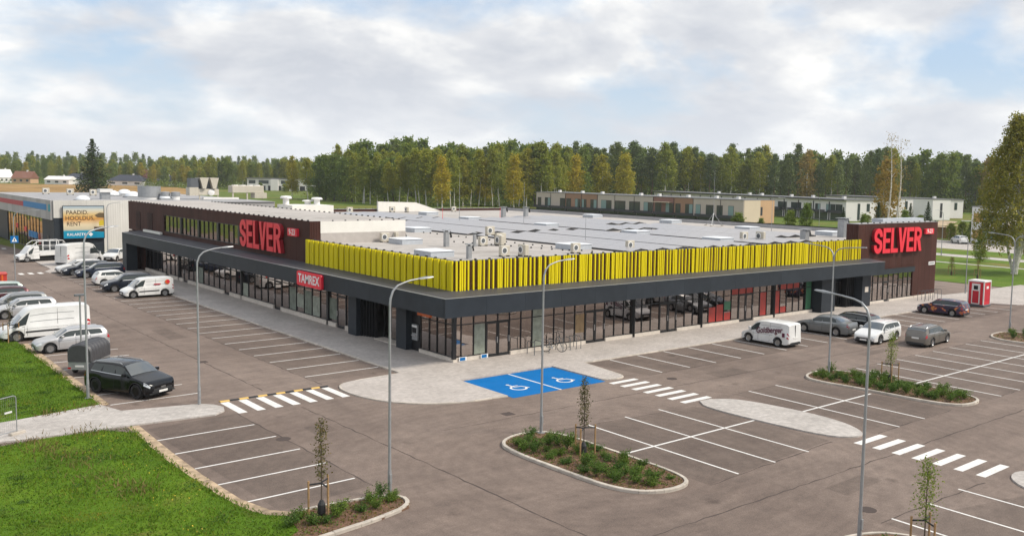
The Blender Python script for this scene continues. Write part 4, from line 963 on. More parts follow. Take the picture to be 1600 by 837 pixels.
for i in range(3): MB().box(.05, .198, .25+2.4*i, 2.6+2.4*i, .1, 4.74).build('cladding_panel', 'anthracite', b2)
mat('amber_glass', (0.17, 0.13, 0.025), 0.2, spec=0.9)
for i in range(12):
    MB().box(.10, .19, 7.5+2.1*i, 9.52+2.1*i, .15, 4.7).build('pane', 'shop_glass', b2); MB().box(.04, .2, 9.53+2.1*i, 9.6+2.1*i, .1, 4.74).build('mullion', 'black_metal', b2)
MB().box(.02, .19, 33, 50.5, .1, 4.74).build('cladding_panel', 'anthracite', b2)
MB().box(.0, .04, 3.2, 4.4, .1, 2.5).build('door', 'black_metal', b2)
# posters seen in its window
for y, z, w, h, mt in ((11,1.6,6,.9,'stripe_blue'),(18.5,2.2,1.6,.7,'sign_red'),(25,2.4,1.4,.7,'sign_red'),(9.2,.9,.8,1.5,'poster_red')): MB().box(.06, .09, y, y+w, z, z+h).build('poster', mt, b2)
# billboard
bb = empty('billboard', (-3.35, 88.05, 2.3)); tag(bb, 'large orange and teal billboard with dark capitals on the white shop wall', 'billboard')
mt_, t_, b_ = new_mat('billboard_print'); N_ = NT(t_); tc_ = N_.n('ShaderNodeTexCoord'); sp_ = N_.n('ShaderNodeSeparateXYZ'); N_.l(tc_.outputs['Object'], sp_.inputs[0])
mr_ = N_.n('ShaderNodeMath', operation='DIVIDE'); N_.l(sp_.outputs['Z'], mr_.inputs[0]); mr_.inputs[1].default_value = 4.28
N_.l(N_.ramp(mr_.outputs[0], [(0.0,(0.0,0.23,0.40)),(0.22,(0.005,0.27,0.42)),(0.27,(0.55,0.50,0.36)),(0.42,(0.72,0.60,0.40)),(0.60,(0.62,0.30,0.07)),(0.74,(0.66,0.47,0.20)),(0.88,(0.62,0.60,0.50)),(1.0,(0.30,0.42,0.52))]), b_.inputs['Base Color'])
b_.inputs['Roughness'].default_value = 0.4
MB().box(0, 4.9, -.05, .08, 0, 4.28).build('print', 'billboard_print', bb)
b = MB()
for a in ((-.06,0,-.06,4.34),(4.9,4.96,-.06,4.34),(0.002,4.898,-.06,-.002),(0.002,4.898,4.282,4.34)): b.box(a[0], a[1], -.08, .1, a[2], a[3])
b.build('frame', 'anthracite', bb)
frB = lambda u, v, d: (u, -.05-d, v)
mat('print_dark', (0.06, 0.035, 0.02), 0.5); mat('print_hill', (0.14, 0.10, 0.05), 0.5); mat('print_yellow', (0.6, 0.45, 0.03), 0.5)
for i, (s, v, u) in enumerate((('PAADID.', 3.42, 1.78), ('HOOLDUS,', 2.66, 2.12), ('RENT', 1.90, 1.32))): place_text(bb, 'lettering', s, 0.78, frB, .3+(u-.3)*.93, v, .006, 'print_dark', .006, .90)
place_text(bb, 'lettering', 'KALARETK', 0.52, frB, 1.55, .50, .006, 'white_print', .006, .92)
MB().add([frB(3.25,.22,.006), frB(3.53,.50,.006), frB(3.25,.78,.006), frB(2.97,.50,.006)], [(0,1,2,3)]).build('emblem', 'white_print', bb)
MB().add([frB(3.75,3.05,.004), frB(4.0,3.2,.004), frB(4.4,3.4,.004), frB(4.88,3.35,.004), frB(4.88,2.7,.004), frB(4.1,2.75,.004)], [(5,4,3,2,1,0)]).build('picture_hill', 'print_hill', bb)
MB().add([frB(4.3,1.6,.005), frB(4.88,1.7,.005), frB(4.88,2.35,.005), frB(4.5,2.4,.005), frB(4.25,2.1,.005)], [(0,1,2,3,4)]).build('picture_figure', 'print_yellow', bb)
MB().add([frB(3.7,.9,.006), frB(4.88,.8,.006), frB(4.88,1.45,.006), frB(3.65,1.5,.006)], [(0,1,2,3)]).build('picture_boat', 'print_dark', bb)
# roof gear of the shop
def dome(x, y, r, label, z=H2-.22):
    o = empty('dome_skylight', (x, y, z)); tag(o, label, 'skylight', 'dome skylights on the far shop roof')
    MB().box(-r, r, -r, r, 0, .25).build('kerb_frame', 'galvanised', o)
    MB().lathe([(r*.95*math.cos(R(a)), .252+r*.62*math.sin(R(a))) for a in (0, 20, 40, 60, 78, 89)], n=14).build('dome', 'skylight_dome', o, smooth=60)
for x, y, r in ((-.4,90.5,.95),(9.6,116,1.2),(13.7,124.3,1.2),(10.8,108.6,1.2),(12.4,97.6,.9)): dome(x, y, r, 'white dome skylight on the far shop roof')
dr = empty('vent_drum', (10.6, 99.2, H2-.22)); tag(dr, 'wide steel ventilation drum on the roof behind the brown upper storey', 'vent')
MB().lathe([(1.55,.4),(1.6,.4),(1.6,2.0),(1.5,2.0),(1.5,1.9),(0.01,1.85)], n=28).build('drum', 'galvanised', dr, smooth=40); MB().lathe([(1.5,0),(1.5,.38)], n=28).build('base', 'unit_white', dr, smooth=40)
for i, (x, y) in enumerate(((12.4,97.5),(13.7,97.0))):
    d = empty('vent_drum', (x, y, H2-.22)); tag(d, ('small vent drum right beside the wide steel drum','small vent drum second right of the wide steel drum')[i], 'vent')
    MB().lathe([(.62,.55),(.66,.55),(.66,1.15),(.55,1.2),(0.01,1.25)], n=18).build('drum', 'galvanised', d, smooth=40); MB().lathe([(.6,0),(.6,.53)], n=18).build('base', 'unit_white', d, smooth=40)
ck = empty('cooling_plant', (17.6, 98.0, H2-.22)); tag(ck, 'cream cooling plant with V-shaped coils on the far shop roof', 'cooling plant')
b = MB()
for x in (0, 1.55): b.add([(x+.1,0,3.4),(x+1.45,0,3.4),(x+1.0,0,1.7),(x+.55,0,1.7),(x+.1,2.2,3.4),(x+1.45,2.2,3.4),(x+1.0,2.2,1.7),(x+.55,2.2,1.7)], [(0,3,2,1),(4,5,6,7),(0,1,5,4),(1,2,6,5),(3,0,4,7)])
b.build('coil', 'unit_cream', ck); MB().box(0, 3.1, .4, 1.9, .7, 1.66).build('body', 'unit_cream', ck); MB().box(-1.2, -.05, .3, 2, 1.9, 3.3).build('side_box', 'unit_grille', ck); MB().box(-1.4, -.05, .3, 2, .6, 1.89).build('lower_box', 'unit_cream', ck)
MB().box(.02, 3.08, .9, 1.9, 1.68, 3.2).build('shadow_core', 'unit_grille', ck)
M_ = Matrix.Translation((1.9,.38,1.1)) @ Matrix.Rotation(R(90), 4, 'X'); MB().lathe([(.5,0),(.5,.1),(.35,.18),(0.01,.2)], M_, 18).build('fan_housing', 'unit_white', ck, smooth=40)
for x in (.1, 2.9): MB().box(x, x+.15, .5, .65, 0, .69).build('leg', 'unit_cream', ck)
MB().box(.5, 6, -.3, .3, .05, .35).build('duct', 'unit_white', ck)
cn = empty('condenser', (23.0, 99.0, H2-.22)); tag(cn, 'long cream condenser on legs right of the cooling plant', 'cooling plant')
MB().bev(0, 5.2, 0, 1.8, 1.1, 2.2, .08).build('casing', 'unit_cream', cn); MB().box(3.6, 5.6, -.2, 1.6, .2, 1.08).build('pump_box', 'unit_cream', cn)
for x in (.1, 2.4, 4.9): MB().box(x, x+.2, .1, .3, 0, 1.098).build('leg', 'unit_cream', cn)
for k in range(4): MB().lathe([(.5,2.205),(.5,2.33),(.42,2.33),(.42,2.22)], Matrix.Translation((.8+1.2*k,.9,0)), 14, False).build('fan_ring', 'unit_white', cn)
for i, (x, y, h) in enumerate(((20.8,73.2,1.2),(25.2,73.0,1.0),(24.3,74.0,.6))):
    v = empty('roof_cowl', (x, y, ROOF+1.16)); tag(v, ('white roof cowl on the left end of the plant screen','white roof cowl on the right end of the plant screen','low white roof cowl behind on the plant screen')[i], 'vent')
    MB().cyl((0,0), .42, 0, h*.7, 14).build('neck', 'unit_white', v); MB().lathe([(.75,h*.7+.01),(.78,h*.85),(.6,h),(0.01,h+.05)], n=14).build('cap', 'unit_white', v)
for i, (x, y, f) in enumerate(((2.2,127,0),(5.0,123,0),(7.5,119,0.2))): ac_unit(x, y, f, ('leftmost fan unit on the far shop roof','middle fan unit on the far shop roof','rightmost fan unit on the far shop roof')[i], H2-.22, 1.35, 'fan units on the far shop roof')
fh = empty('roof_hood', (4.8, 100.5, H2-.22)); tag(fh, 'pale square roof hood above the billboard wall', 'vent')
MB().box(-.6,.6,-.6,.6,0,1.0).build('duct','galvanised',fh); MB().box(-.85,.85,-.85,.85,1.02,1.5).build('hood','unit_white',fh)
# ------------------------------------------------------------------ row houses
mat('render_beige', (0.50, 0.43, 0.38), 0.85, var=0.06, vscale=.4); mat('render_terra', (0.33, 0.19, 0.125), 0.85, var=0.08, vscale=.4); mat('render_red', (0.24, 0.125, 0.10), 0.85, var=0.08, vscale=.4)
mat('render_cream', (0.60, 0.50, 0.38), 0.85, var=0.05, vscale=.3); mat('render_orange', (0.52, 0.33, 0.19), 0.85, var=0.05, vscale=.3); mat('render_white', (0.72, 0.70, 0.68), 0.85, var=0.05, vscale=.3)
mat('roof_felt', (0.16, 0.16, 0.165), 0.9, var=.15, vscale=.3); mat('dark_panel', (0.03, 0.031, 0.036), 0.6, var=.1); mat('curtain', (0.30, 0.42, 0.42), 0.8); mat('ochre_panel', (0.42, 0.26, 0.08), 0.7)
rh1 = empty('row_house', (168.4, 111.4, 0)); tag(rh1, 'long two-storey row of beige and terracotta houses behind the store roof', 'building')
segs = [(0, 18.6, 'render_beige'), (18.6, 26.2, 'render_terra'), (26.2, 34.8, 'render_red'), (34.8, 60.0, 'render_beige'), (60.0, 76.3, 'render_terra'), (76.3, 92.0, 'render_beige')]
for i, (a, c, mt) in enumerate(segs):
    z = 6.5-.002*i
    MB().box(.3, 14, a+.004, c-.004, 0, z).build('wall', mt, rh1)
    MB().box(.05, .298, a+.004, c-.004, 1.3, z).build('facade', mt, rh1)
for y in (8.2, 18.55, 26.15, 34.75, 43, 51.8, 60, 67.9, 76.2, 84): MB().tube([(.0,y,0),(.0,y,6.4)], .09, 6).build('rain_pipe', 'black_metal', rh1)
MB().box(-.15, 14.2, -.1, 92.1, 6.502, 6.66).build('roof', 'roof_felt', rh1)
W1 = [(202.6,200.6),(198.6,195.4),(190.4,187.7),(187.1,184.7),(182.5,179.8),(179.1,176.8),(174.8,171.7),(169.6,164.7),(163.2,158.3),(156.6,151.8),(150.2,146.4),(145.3,142.7),(140.9,137.8),(136.9,134.9),(133.0,130.0),(128.9,127.0),(125.0,122.1),(121.0,118.8),(116.8,114.8)]
def house_window(root, a, c, z0, z1, x=0.05, flip=False, curt=True):
    w = MB().box(x-.06, x-.003, a, c, z0, z1).build('window', 'dark_panel', root)
    n = 2 if c-a > 2 else 1
    for k in range(n):
        p0, p1 = a+(c-a)*k/n+.08, a+(c-a)*(k+1)/n-.08
        MB().box(x-.075, x-.062, p0, p1, z0+.08, z1-.08).build('pane', ('curtain_glass' if (k+int(a)) % 3 == 0 and curt else 'house_glass_dark'), w)
mat('curtain_glass', (0.20, 0.30, 0.31), 0.12, spec=.8); mat('house_glass_dark', (0.03, 0.045, 0.05), 0.08, spec=.9)
for a, c in W1: house_window(rh1, c-111.4, a-111.4, 1.75, 4.8)
for k in range(11): # balcony slabs and railings along the front
    y0 = .5+8.35*k; bal = MB().box(-1.3, -.02, y0, y0+7.9, 1.3, 1.5).build('balcony', 'dark_panel', rh1)
    MB().box(-1.32, -1.28, y0, y0+7.9, 1.51, 2.15).build('railing', 'dark_panel', bal)
    MB().box(-.02, .29, y0, y0+7.9, .1, 1.28).build('ground_floor_window', 'house_glass_dark', rh1)
MB().box(.3, 7.5, -.06, -.002, 0, 6.48).build('gable_panel', 'render_cream', rh1); MB().box(7.51, 14, -.06, -.002, 0, 6.48).build('gable_panel', 'render_orange', rh1); MB().box(7.6, 8.5, -.10, -.062, 2.2, 4.6).build('window', 'dark_panel', rh1)
for i, y in enumerate((5, 13, 24, 36, 44, 62, 72, 84)):
    MB().box(4, 5, y, y+.9, 6.662, 7.4).build('chimney', 'unit_white', rh1)
MB().box(-1.6, -.1, 27, 34, 4.95, 5.1).build('awning', 'render_cream', rh1)
def white_row(loc, rz, L, label, wins, h=6.5, depth=12, lower=True, chim=()):
    r = empty('row_house', loc, rz); tag(r, label, 'building'); MB().box(4.6, 5.6, -.06, -.022, .4, h-1).build('window', 'house_glass_dark', r); MB().box(8.2, 9.4, -.06, -.022, 3, h-1).build('window', 'house_glass_dark', r)   # local +y runs along the front, front faces -x
    MB().box(.1, depth, 0, L, 0, h-.6).build('wall', 'render_white', r); MB().box(.08, depth+.02, -.02, L+.02, h-.598, h-.002).build('upper_wall', 'render_white', r)
    MB().box(-.9, depth+.3, -.3, L+.3, h, h+.3).build('roof', 'roof_felt', r); MB().box(-.95, -.902, -.3, L+.3, h-.1, h+.2).build('roof_edge', 'dark_panel', r)
    for a, c in wins: house_window(r, a, c, 2.5, 5.1, .1)
    n = int(L/8)
    for k in range(n):
        y0 = L*k/n
        bal = MB().box(-1.2, .0, y0+.6, y0+L/n-.6, 2.35, 2.65).build('balcony', 'dark_panel', r); MB().box(-1.22, -1.18, y0+.6, y0+L/n-.6, 2.66, 3.25).build('railing', 'dark_panel', bal)
        if lower: MB().box(.0, .09, y0+.8, y0+L/n-.8, .1, 2.3).build('ground_floor_window', 'house_glass_dark', r)
        MB().box(-.2, .06, y0+L/n-.25, y0+L/n-.02, 0, h-.62).build('party_wall', 'dark_panel', r)
    for y in chim: MB().box(4, 5, y, y+.9, h+.302, h+1.1).build('chimney', 'unit_white', r)
    return r
W2 = [(1.7,4.9),(5.1,9.7),(12.6,15.3),(17.2,20.2),(22.8,28.5),(31.0,36.1),(41.7,45)]+[(48+8*k, 53+8*k) for k in range(10)]
white_row((217.8,110.5,0), -math.atan2(41.5,124.1), 130, 'long white two-storey row of houses before the pines', W2, chim=(6,22,34,52,60,82))
white_row((262,122,0), -math.atan2(41.5,124.1), 34, 'short white row house end with cream gable behind the long white row', [(2,4.5),(10,14),(20,24)], 6.9)
r3 = white_row((279.2,112.9,0), -.43, 30, 'white row house left of the tall white gable house', [(3,7),(9,12),(15,20),(23,27)], 6.6, chim=(6,))
gh = empty('gable_house', (260.4,104.1,0), -.30); tag(gh, 'white gable-end house with one tall narrow window', 'building')
MB().box(0, 8, 0, 9, 0, 7.0).build('wall', 'render_white', gh); MB().box(-.2, 8.2, -.2, 9.2, 7.002, 7.25).build('roof', 'roof_felt', gh); MB().box(3.4, 4.4, -.06, -.002, .8, 5.7).build('window', 'dark_panel', gh)
white_row((412,150,0), -.36, 52, 'farthest white row house at the right under the trees', [(2+6.5*k, 6.4+6.5*k) for k in range(7)], 7.5)
wh = empty('white_house', (152.5,33.0,0), 0); tag(wh, 'white two-storey house with ochre window bands behind the birch', 'building')
MB().box(0, 11, 0, 6.6, 0, 7.5).build('wall', 'render_white', wh); MB().box(-.1, 11.1, -.1, 6.7, 7.502, 7.65).build('roof', 'roof_felt', wh)
for z in (1.0, 4.4):
    MB().box(-.05, -.002, 4.2, 6.2, z, z+1.8).build('ochre_panel', 'ochre_panel', wh); f = MB().box(-.06, -.002, 1.2, 4.19, z, z+1.8).build('window', 'dark_panel', wh)
    for k in range(2): MB().box(-.075, -.062, 1.3+1.45*k, 2.65+1.45*k, z+.1, z+1.7).build('pane', 'curtain_glass', f)
MB().box(-1.8, -.06, -1.5, 2.0, 2.75, 3.0).build('porch_roof', 'dark_panel', wh); MB().box(-1.7, -1.5, -1.4, -1.2, 0, 2.74).build('porch_post', 'dark_panel', wh)
MB().box(0.3, 9, -8, -.01, 0, 4).build('garage', 'pale_wood', wh)
# ------------------------------------------------------------------ far houses at the left
def far_house(x, y, L, W, h, rh, wall, roof, label, rz=0, hip=False):
    r = empty('far_house', (x, y, 0), rz); tag(r, label, 'house')
    MB().box(-L/2, L/2, -W/2, W/2, 0, h).build('wall', wall, r); o = .5; e = L/2-(W/2 if hip else -.3)
    b = MB(); b.add([(-L/2-o,-W/2-o,h),(L/2+o,-W/2-o,h),(L/2+o,W/2+o,h),(-L/2-o,W/2+o,h),(-e,0,h+rh),(e,0,h+rh)], [(0,1,5,4),(1,2,5),(2,3,4,5),(3,0,4),(0,3,2,1)])
    b.build('roof', roof, r)
    for k in range(3): MB().box(-L/2+L*(k+.3)/3, -L/2+L*(k+.7)/3, -W/2-.06, -W/2-.002, h*.35, h*.75).build('window', 'house_glass_dark', r)
    MB().box(L*.1, L*.1+.9, -.4, .5, h+rh*.6, h+rh+.8).build('chimney', 'unit_white', r)
mat('roof_dark', (0.04, 0.045, 0.06), .7); mat('roof_maroon', (0.12, 0.04, 0.045), .7); mat('roof_rust', (0.20, 0.085, 0.05), .7)
far_house(99, 700, 13, 10, 3.5, 5, 'render_orange', 'roof_rust', 'far orange house with rust roof at the left field edge', -.7)
far_house(89, 720, 9, 8, 3.5, 6, 'render_white', 'unit_white', 'far pale house beside the orange one', .3)
far_house(115, 668, 17, 10, 3.2, 2.5, 'render_white', 'unit_white', 'far long white house with pale roof', -.75)
far_house(131, 690, 20, 11, 3.2, 4.5, 'render_white', 'roof_dark', 'far house with dark hip roof left of the spruce', -.75, True)
far_house(153, 645, 26, 12, 3.0, 4.5, 'render_white', 'roof_dark', 'far bungalow with wide dark roof right of the spruce', -.75, True)
far_house(167, 655, 15, 10, 4.0, 7.5, 'render_white', 'roof_maroon', 'far white house with tall maroon roof', -.75)
far_house(178, 645, 13, 9, 3.2, 4.2, 'render_white', 'roof_dark', 'far small house with dark roof right of the maroon one', -.75)
mh = empty('modern_house', (186, 514, 0), -.62); tag(mh, 'long white flat-roofed house behind the roof plant at the left', 'building')
MB().box(0, 40, 0, 10, 3.0, 7.2).build('upper_wall', 'render_white', mh); MB().box(1, 39, .8, 10, 0, 2.99).build('lower_wall', 'dark_panel', mh); MB().box(-.6, 40.6, -.6, 10.5, 7.202, 7.7).build('roof', 'roof_felt', mh)
MB().box(14.5, 19, -1.6, -.01, 0, 7.1).build('stair_tower', 'render_white', mh)
for a, c in ((1,5),(7,13),(20.5,25.5),(28,31),(34,38)): MB().box(a, c, -.06, -.002, 4.2, 6.3).build('window', 'house_glass_dark', mh)
for k in range(8): MB().box(1.5+4.8*k, 3+4.8*k, -.1, .78, 0, 2.98).build('pier', 'render_white', mh)
# pergola, swing frame
pg = empty('pergola', (157, 46.5, 0)); tag(pg, 'pale timber pergola in the yard right of the brown block', 'pergola')
for x in (0, 3):
    for y in (0, 5): MB().box(x-.09, x+.09, y-.09, y+.09, 0, 3.0).build('post', 'pale_wood', pg); MB().tube([(x, y+(1 if y == 0 else -1), 2.95), (x, y+(.05 if y == 0 else -.05), 2.0)], .07, 4).build('brace', 'pale_wood', pg)
MB().box(-.5, 3.5, -.5, 5.5, 3.02, 3.2).build('top', 'pale_wood', pg); MB().box(2.9, 3.0, .1, 4.9, .1, 2.6).build('back_boards', 'wood', pg)
sw = empty('swing_frame', (160.5, 41.5, 0), .5); tag(sw, 'white A-shaped swing frame before the white house', 'swing')
for y in (0, 3.4):
    for s in (-1, 1): MB().tube([(s*1.7, y, 0), (0, y, 4.2)], .10, 6).build('leg', 'white_plain', sw)
    MB().tube([(-.9, y, 2.0), (.9, y, 2.0)], .07, 6).build('brace', 'white_plain', sw)
MB().tube([(0, -.3, 4.25), (0, 3.7, 4.25)], .09, 6).build('top_beam', 'white_plain', sw)
# ------------------------------------------------------------------ vehicles
PAINT = {}
def paint(name, col, metal=0.0, rough=0.28):
    if name in PAINT: return name
    mt, t, b = new_mat(name); b.inputs['Metallic'].default_value = metal; b.inputs['Roughness'].default_value = rough
    b.inputs['Coat Weight'].default_value = 0.3; b.inputs['Specular IOR Level'].default_value = 0.3; b.inputs['Coat Roughness'].default_value = 0.05
    N = NT(t); f = N.noise(1.3, 5, 0.6)
    N.l(N.ramp(f, [(0.3, tuple(x*.88 for x in col)), (0.7, tuple(min(1, x*1.05) for x in col))]), b.inputs['Base Color']); PAINT[name] = 1; return name
paint('paint_black', (0.004, 0.005, 0.007), 0, .2); paint('paint_white', (0.72, 0.72, 0.71)); paint('paint_silver', (0.52, 0.52, 0.53), .55, .35); paint('paint_grey', (0.22, 0.23, 0.235), .6, .35)
paint('paint_taupe', (0.20, 0.185, 0.165), .6, .35); paint('paint_navy', (0.016, 0.022, 0.036), .3); paint('paint_darkblue', (0.022, 0.032, 0.06), .3); paint('paint_maroon', (0.07, 0.015, 0.02), .3); paint('paint_pale', (0.45, 0.55, 0.50), .3)
# vinyl-wrapped car: dark violet with orange flames of print
mt_, t_, b_ = new_mat('paint_wrap'); N_ = NT(t_)
f_ = N_.noise(1.1, 4, .6, dist=1.5)
N_.l(N_.ramp(f_, [(0.50, (0.016,0.011,0.042)), (0.57, (0.07,0.012,0.05)), (0.61, (0.42,0.09,0.03)), (0.66, (0.60,0.28,0.06)), (0.72, (0.22,0.02,0.05))]), b_.inputs['Base Color']); b_.inputs['Roughness'].default_value = .3; b_.inputs['Coat Weight'].default_value = .6
PROF = {  # fractions of length from the nose: top line (fraction of height), belt line
 'wagon': dict(top=[(0,.40),(.015,.46),(.05,.51),(.25,.645),(.28,.68),(.42,.955),(.48,.985),(.62,1.0),(.84,.975),(.93,.94),(.965,.82),(.99,.62),(1,.5)], belt=[(0,.39),(.05,.50),(.25,.635),(.6,.655),(.95,.69),(.99,.60),(1,.49)], cowl=.265, wf=.435, rr=.925, rb=.975, win=[(.335,.50),(.525,.70),(.725,.90)]),
 'suv':   dict(top=[(0,.42),(.015,.48),(.05,.545),(.23,.655),(.27,.69),(.39,.955),(.46,.99),(.6,1.0),(.82,.98),(.90,.95),(.955,.80),(.985,.60),(1,.48)], belt=[(0,.41),(.05,.535),(.24,.645),(.6,.66),(.94,.70),(.985,.58),(1,.47)], cowl=.25, wf=.405, rr=.885, rb=.962, win=[(.31,.48),(.505,.69),(.715,.865)]),
 'sedan': dict(top=[(0,.40),(.015,.46),(.05,.51),(.26,.635),(.29,.67),(.43,.96),(.50,.99),(.6,1.0),(.70,.985),(.78,.90),(.885,.735),(.97,.715),(.985,.66),(1,.5)], belt=[(0,.39),(.05,.50),(.26,.625),(.6,.65),(.86,.70),(.97,.705),(.985,.65),(1,.49)], cowl=.275, wf=.445, rr=.735, rb=.865, win=[(.345,.51),(.53,.70),(.715,.78)]),
 'hatch': dict(top=[(0,.42),(.015,.48),(.05,.53),(.22,.645),(.26,.69),(.42,.965),(.5,.995),(.6,1.0),(.82,.965),(.89,.93),(.955,.72),(.985,.58),(1,.46)], belt=[(0,.41),(.05,.52),(.22,.635),(.6,.66),(.93,.70),(.985,.57),(1,.45)], cowl=.24, wf=.435, rr=.875, rb=.955, win=[(.32,.53),(.555,.76),(.78,.87)]),
 'van':   dict(top=[(0,.32),(.015,.37),(.05,.42),(.155,.52),(.18,.56),(.335,.93),(.40,.975),(.55,1.0),(.85,.995),(.955,.975),(.985,.92),(.995,.5),(1,.38)], belt=[(0,.31),(.05,.41),(.16,.51),(.36,.545),(.97,.57),(.993,.49),(1,.37)], cowl=.165, wf=.325, rr=.972, rb=.990, win=[(.225,.375)]),
 'bigvan':dict(top=[(0,.26),(.012,.31),(.04,.36),(.12,.435),(.14,.47),(.255,.80),(.31,.93),(.38,.985),(.6,1.0),(.9,.995),(.965,.975),(.988,.93),(.996,.5),(1,.3)], belt=[(0,.25),(.04,.35),(.13,.43),(.30,.46),(.97,.48),(.994,.46),(1,.29)], cowl=.128, wf=.245, rr=.978, rb=.992, win=[(.165,.275)]),
}
WHEELM = {}
def wheel_parts(r, w, rim):
    key = (round(r, 3), w, rim)
    if key not in WHEELM:
        X = Matrix.Rotation(R(90), 4, 'X')
        ty = MB().lathe([(r*.66,-w/2),(r*.93,-w/2),(r,-w*.32),(r,w*.32),(r*.93,w/2),(r*.66,w/2)], X, 22, False).mesh('tyre', 40); ty.materials.append(MATS['rubber'])
        rm = MB().lathe([(0.02,-w*.30),(r*.60,-w*.30),(r*.66,-w*.48),(r*.68,-w*.48),(r*.68,-w*.2)], X, 22, False)
        for k in range(5):
            a = 2*math.pi*k/5; c, s = math.cos(a), math.sin(a); q = r*.10
            rm.add([( (.08*r)*c-q*s, w*.47, (.08*r)*s+q*c), ((.08*r)*c+q*s, w*.47, (.08*r)*s-q*c), ((.64*r)*c+q*.9*s, w*.49, (.64*r)*s-q*.9*c), ((.64*r)*c-q*.9*s, w*.49, (.64*r)*s+q*.9*c)], [(0,1,2,3)])
        rm.lathe([(0.01,w*.5),(r*.16,w*.5),(r*.18,w*.4)], Matrix.Rotation(R(-90), 4, 'X'), 12, False) if False else None
        rm.lathe([(r*.62,w*.30),(r*.69,w*.49),(r*.67,w*.50),(r*.60,w*.36)], Matrix.Rotation(R(-90), 4, 'X'), 22, False)
        rmm = rm.mesh('rim'); rmm.materials.append(MATS[rim])
        dk = MB().lathe([(0.01,w*.18),(r*.64,w*.18)], Matrix.Rotation(R(-90), 4, 'X'), 18, False).mesh('brake_disc'); dk.materials.append(MATS['unit_grille'])
        WHEELM[key] = (ty, rmm, dk)
    return WHEELM[key]
def make_car(name, label, cat, loc, heading, kind, L, W, H, wb, paintm, group, wheel_r=0.32, rim='rim_silver', front_oh=None, rails=False, side_windows=True, sill='plastic_dark', plate=True, lower_black=False, privacy=False):
    """lofted body; local +x is forward, origin on the ground under the middle"""
    root = empty(name, (loc[0], loc[1], 0.0), heading); tag(root, label, cat, group)
    P = PROF[kind]; foh = front_oh if front_oh else (L-wb)*.47
    wf, wr = foh, foh+wb; ar = wheel_r+.075; g0 = .20 if kind not in ('suv', 'bigvan') else .25
    fx = lambda tab, s: float(np.interp(s/L, [a for a, _ in tab], [c for _, c in tab]))
    def hw(s): return W/2*float(np.interp(s/L, [0,.012,.04,.10,.2,.85,.94,.985,1], [.62,.80,.91,.975,1,1,.965,.90,.80]))
    gmax = H*(1-.66)
    boxy = kind in ('van', 'bigvan')
    def sect(s):
        w = hw(s); top = fx(P['top'], s)*H; belt = min(fx(P['belt'], s)*H, top-.005); zb = g0+.10*max(0, 1-s/(.05*L))+.10*max(0, (s-.95*L)/(.05*L))
        for c in (wf, wr):
            if abs(s-c) < ar: zb = max(zb, wheel_r+math.sqrt(ar*ar-(s-c)**2)-.0)
        zb = min(zb, belt-.10)
        t = max(0, min(1, (top-belt)/gmax)); inn = .90 if boxy else .745
        roofw = w*(.93-(.93-inn)*t) if not boxy else w*(.95-.06*t)
        z6 = top-.03-.035*t if t > .12 else belt+(top-belt)*.55
        y6 = roofw if t > .12 else w*.80
        return [(0, zb), (w*.90, zb), (w*.985, zb+.03), (w*1.0, zb+.50*(belt-zb)), (w*.985, belt-.07*min(1, (belt-zb)/.3)), (w*.945, belt), (y6, z6), (y6*.66, top-.006), (0, top+.012)]
    ss = sorted(set([round(x, 3) for x in list(np.linspace(0, L, 30))+[a*L for a, _ in P['top']]+[c+ar*math.cos(R(d)) for c in (wf, wr) for d in range(0, 181, 15)]+[.03, .07]]))
    ss = [s for i, s in enumerate(ss) if 0 <= s <= L and (i == 0 or s-ss[i-1] > .004)]
    V = []; F = []; m = 17
    for s in ss:
        q = sect(s); full = [(y, z) for y, z in q]+[(-y, z) for y, z in q[-2:0:-1]]   # 9 + 7 = 16 points
        V += [(L/2-s, y, z) for y, z in full]
    m = 16
    for i in range(len(ss)-1):
        for j in range(m): a = i*m+j; c = i*m+(j+1) % m; F.append((a, a+m, c+m, c))
    F += [tuple(range(m-1, -1, -1)), tuple((len(ss)-1)*m+j for j in range(m))]
    F[-2] = tuple(range(m)); F[-1] = tuple((len(ss)-1)*m+j for j in range(m-1, -1, -1))
    MB().add(V, F).build('body', paintm, root, smooth=32)
    MB().box(-L*.46, L*.46, -W*.40, W*.40, g0-.07, g0+.28).build('underbody_light_block', 'dark_void', root)  # near-black box added under the body to block light there
    def P3(s, t, side):
        q = sect(s); t = min(max(t, 0), 8); i = min(int(t), 7); f = t-i
        y = q[i][0]*(1-f)+q[i+1][0]*f; z = q[i][1]*(1-f)+q[i+1][1]*f
        return Vector((L/2-s, y*side, z))
    def patch(nm, mt, s0, s1, t0, t1, side, off=.008, ns=4, ntt=2, slant=0.0):
        """piece following the body skin, standing a few millimetres proud"""
        g = []
        for i in range(ns+1):
            for j in range(ntt+1):
                t = t0+(t1-t0)*j/ntt; s = s0+(s1-s0)*i/ns+slant*(j/ntt)
                p = P3(s, t, side); du = P3(s+.01, t, side)-P3(s-.01, t, side); dv = P3(s, t+.02, side)-P3(s, t-.02, side)
                n = du.cross(dv)
                if n.length < 1e-9: n = Vector((0, side, .3))
                n.normalize()
                c = Vector((L/2-s, 0, H*.45)); n = n if n.dot(p-c) > 0 else -n
                g.append(p+n*off)
        k = ntt+1
        fs = [(i*k+j, i*k+j+1, (i+1)*k+j+1, (i+1)*k+j) for i in range(ns) for j in range(ntt)]
        return MB().add(g, fs).build(nm, mt, root, smooth=40)
    glass = 'car_glass'
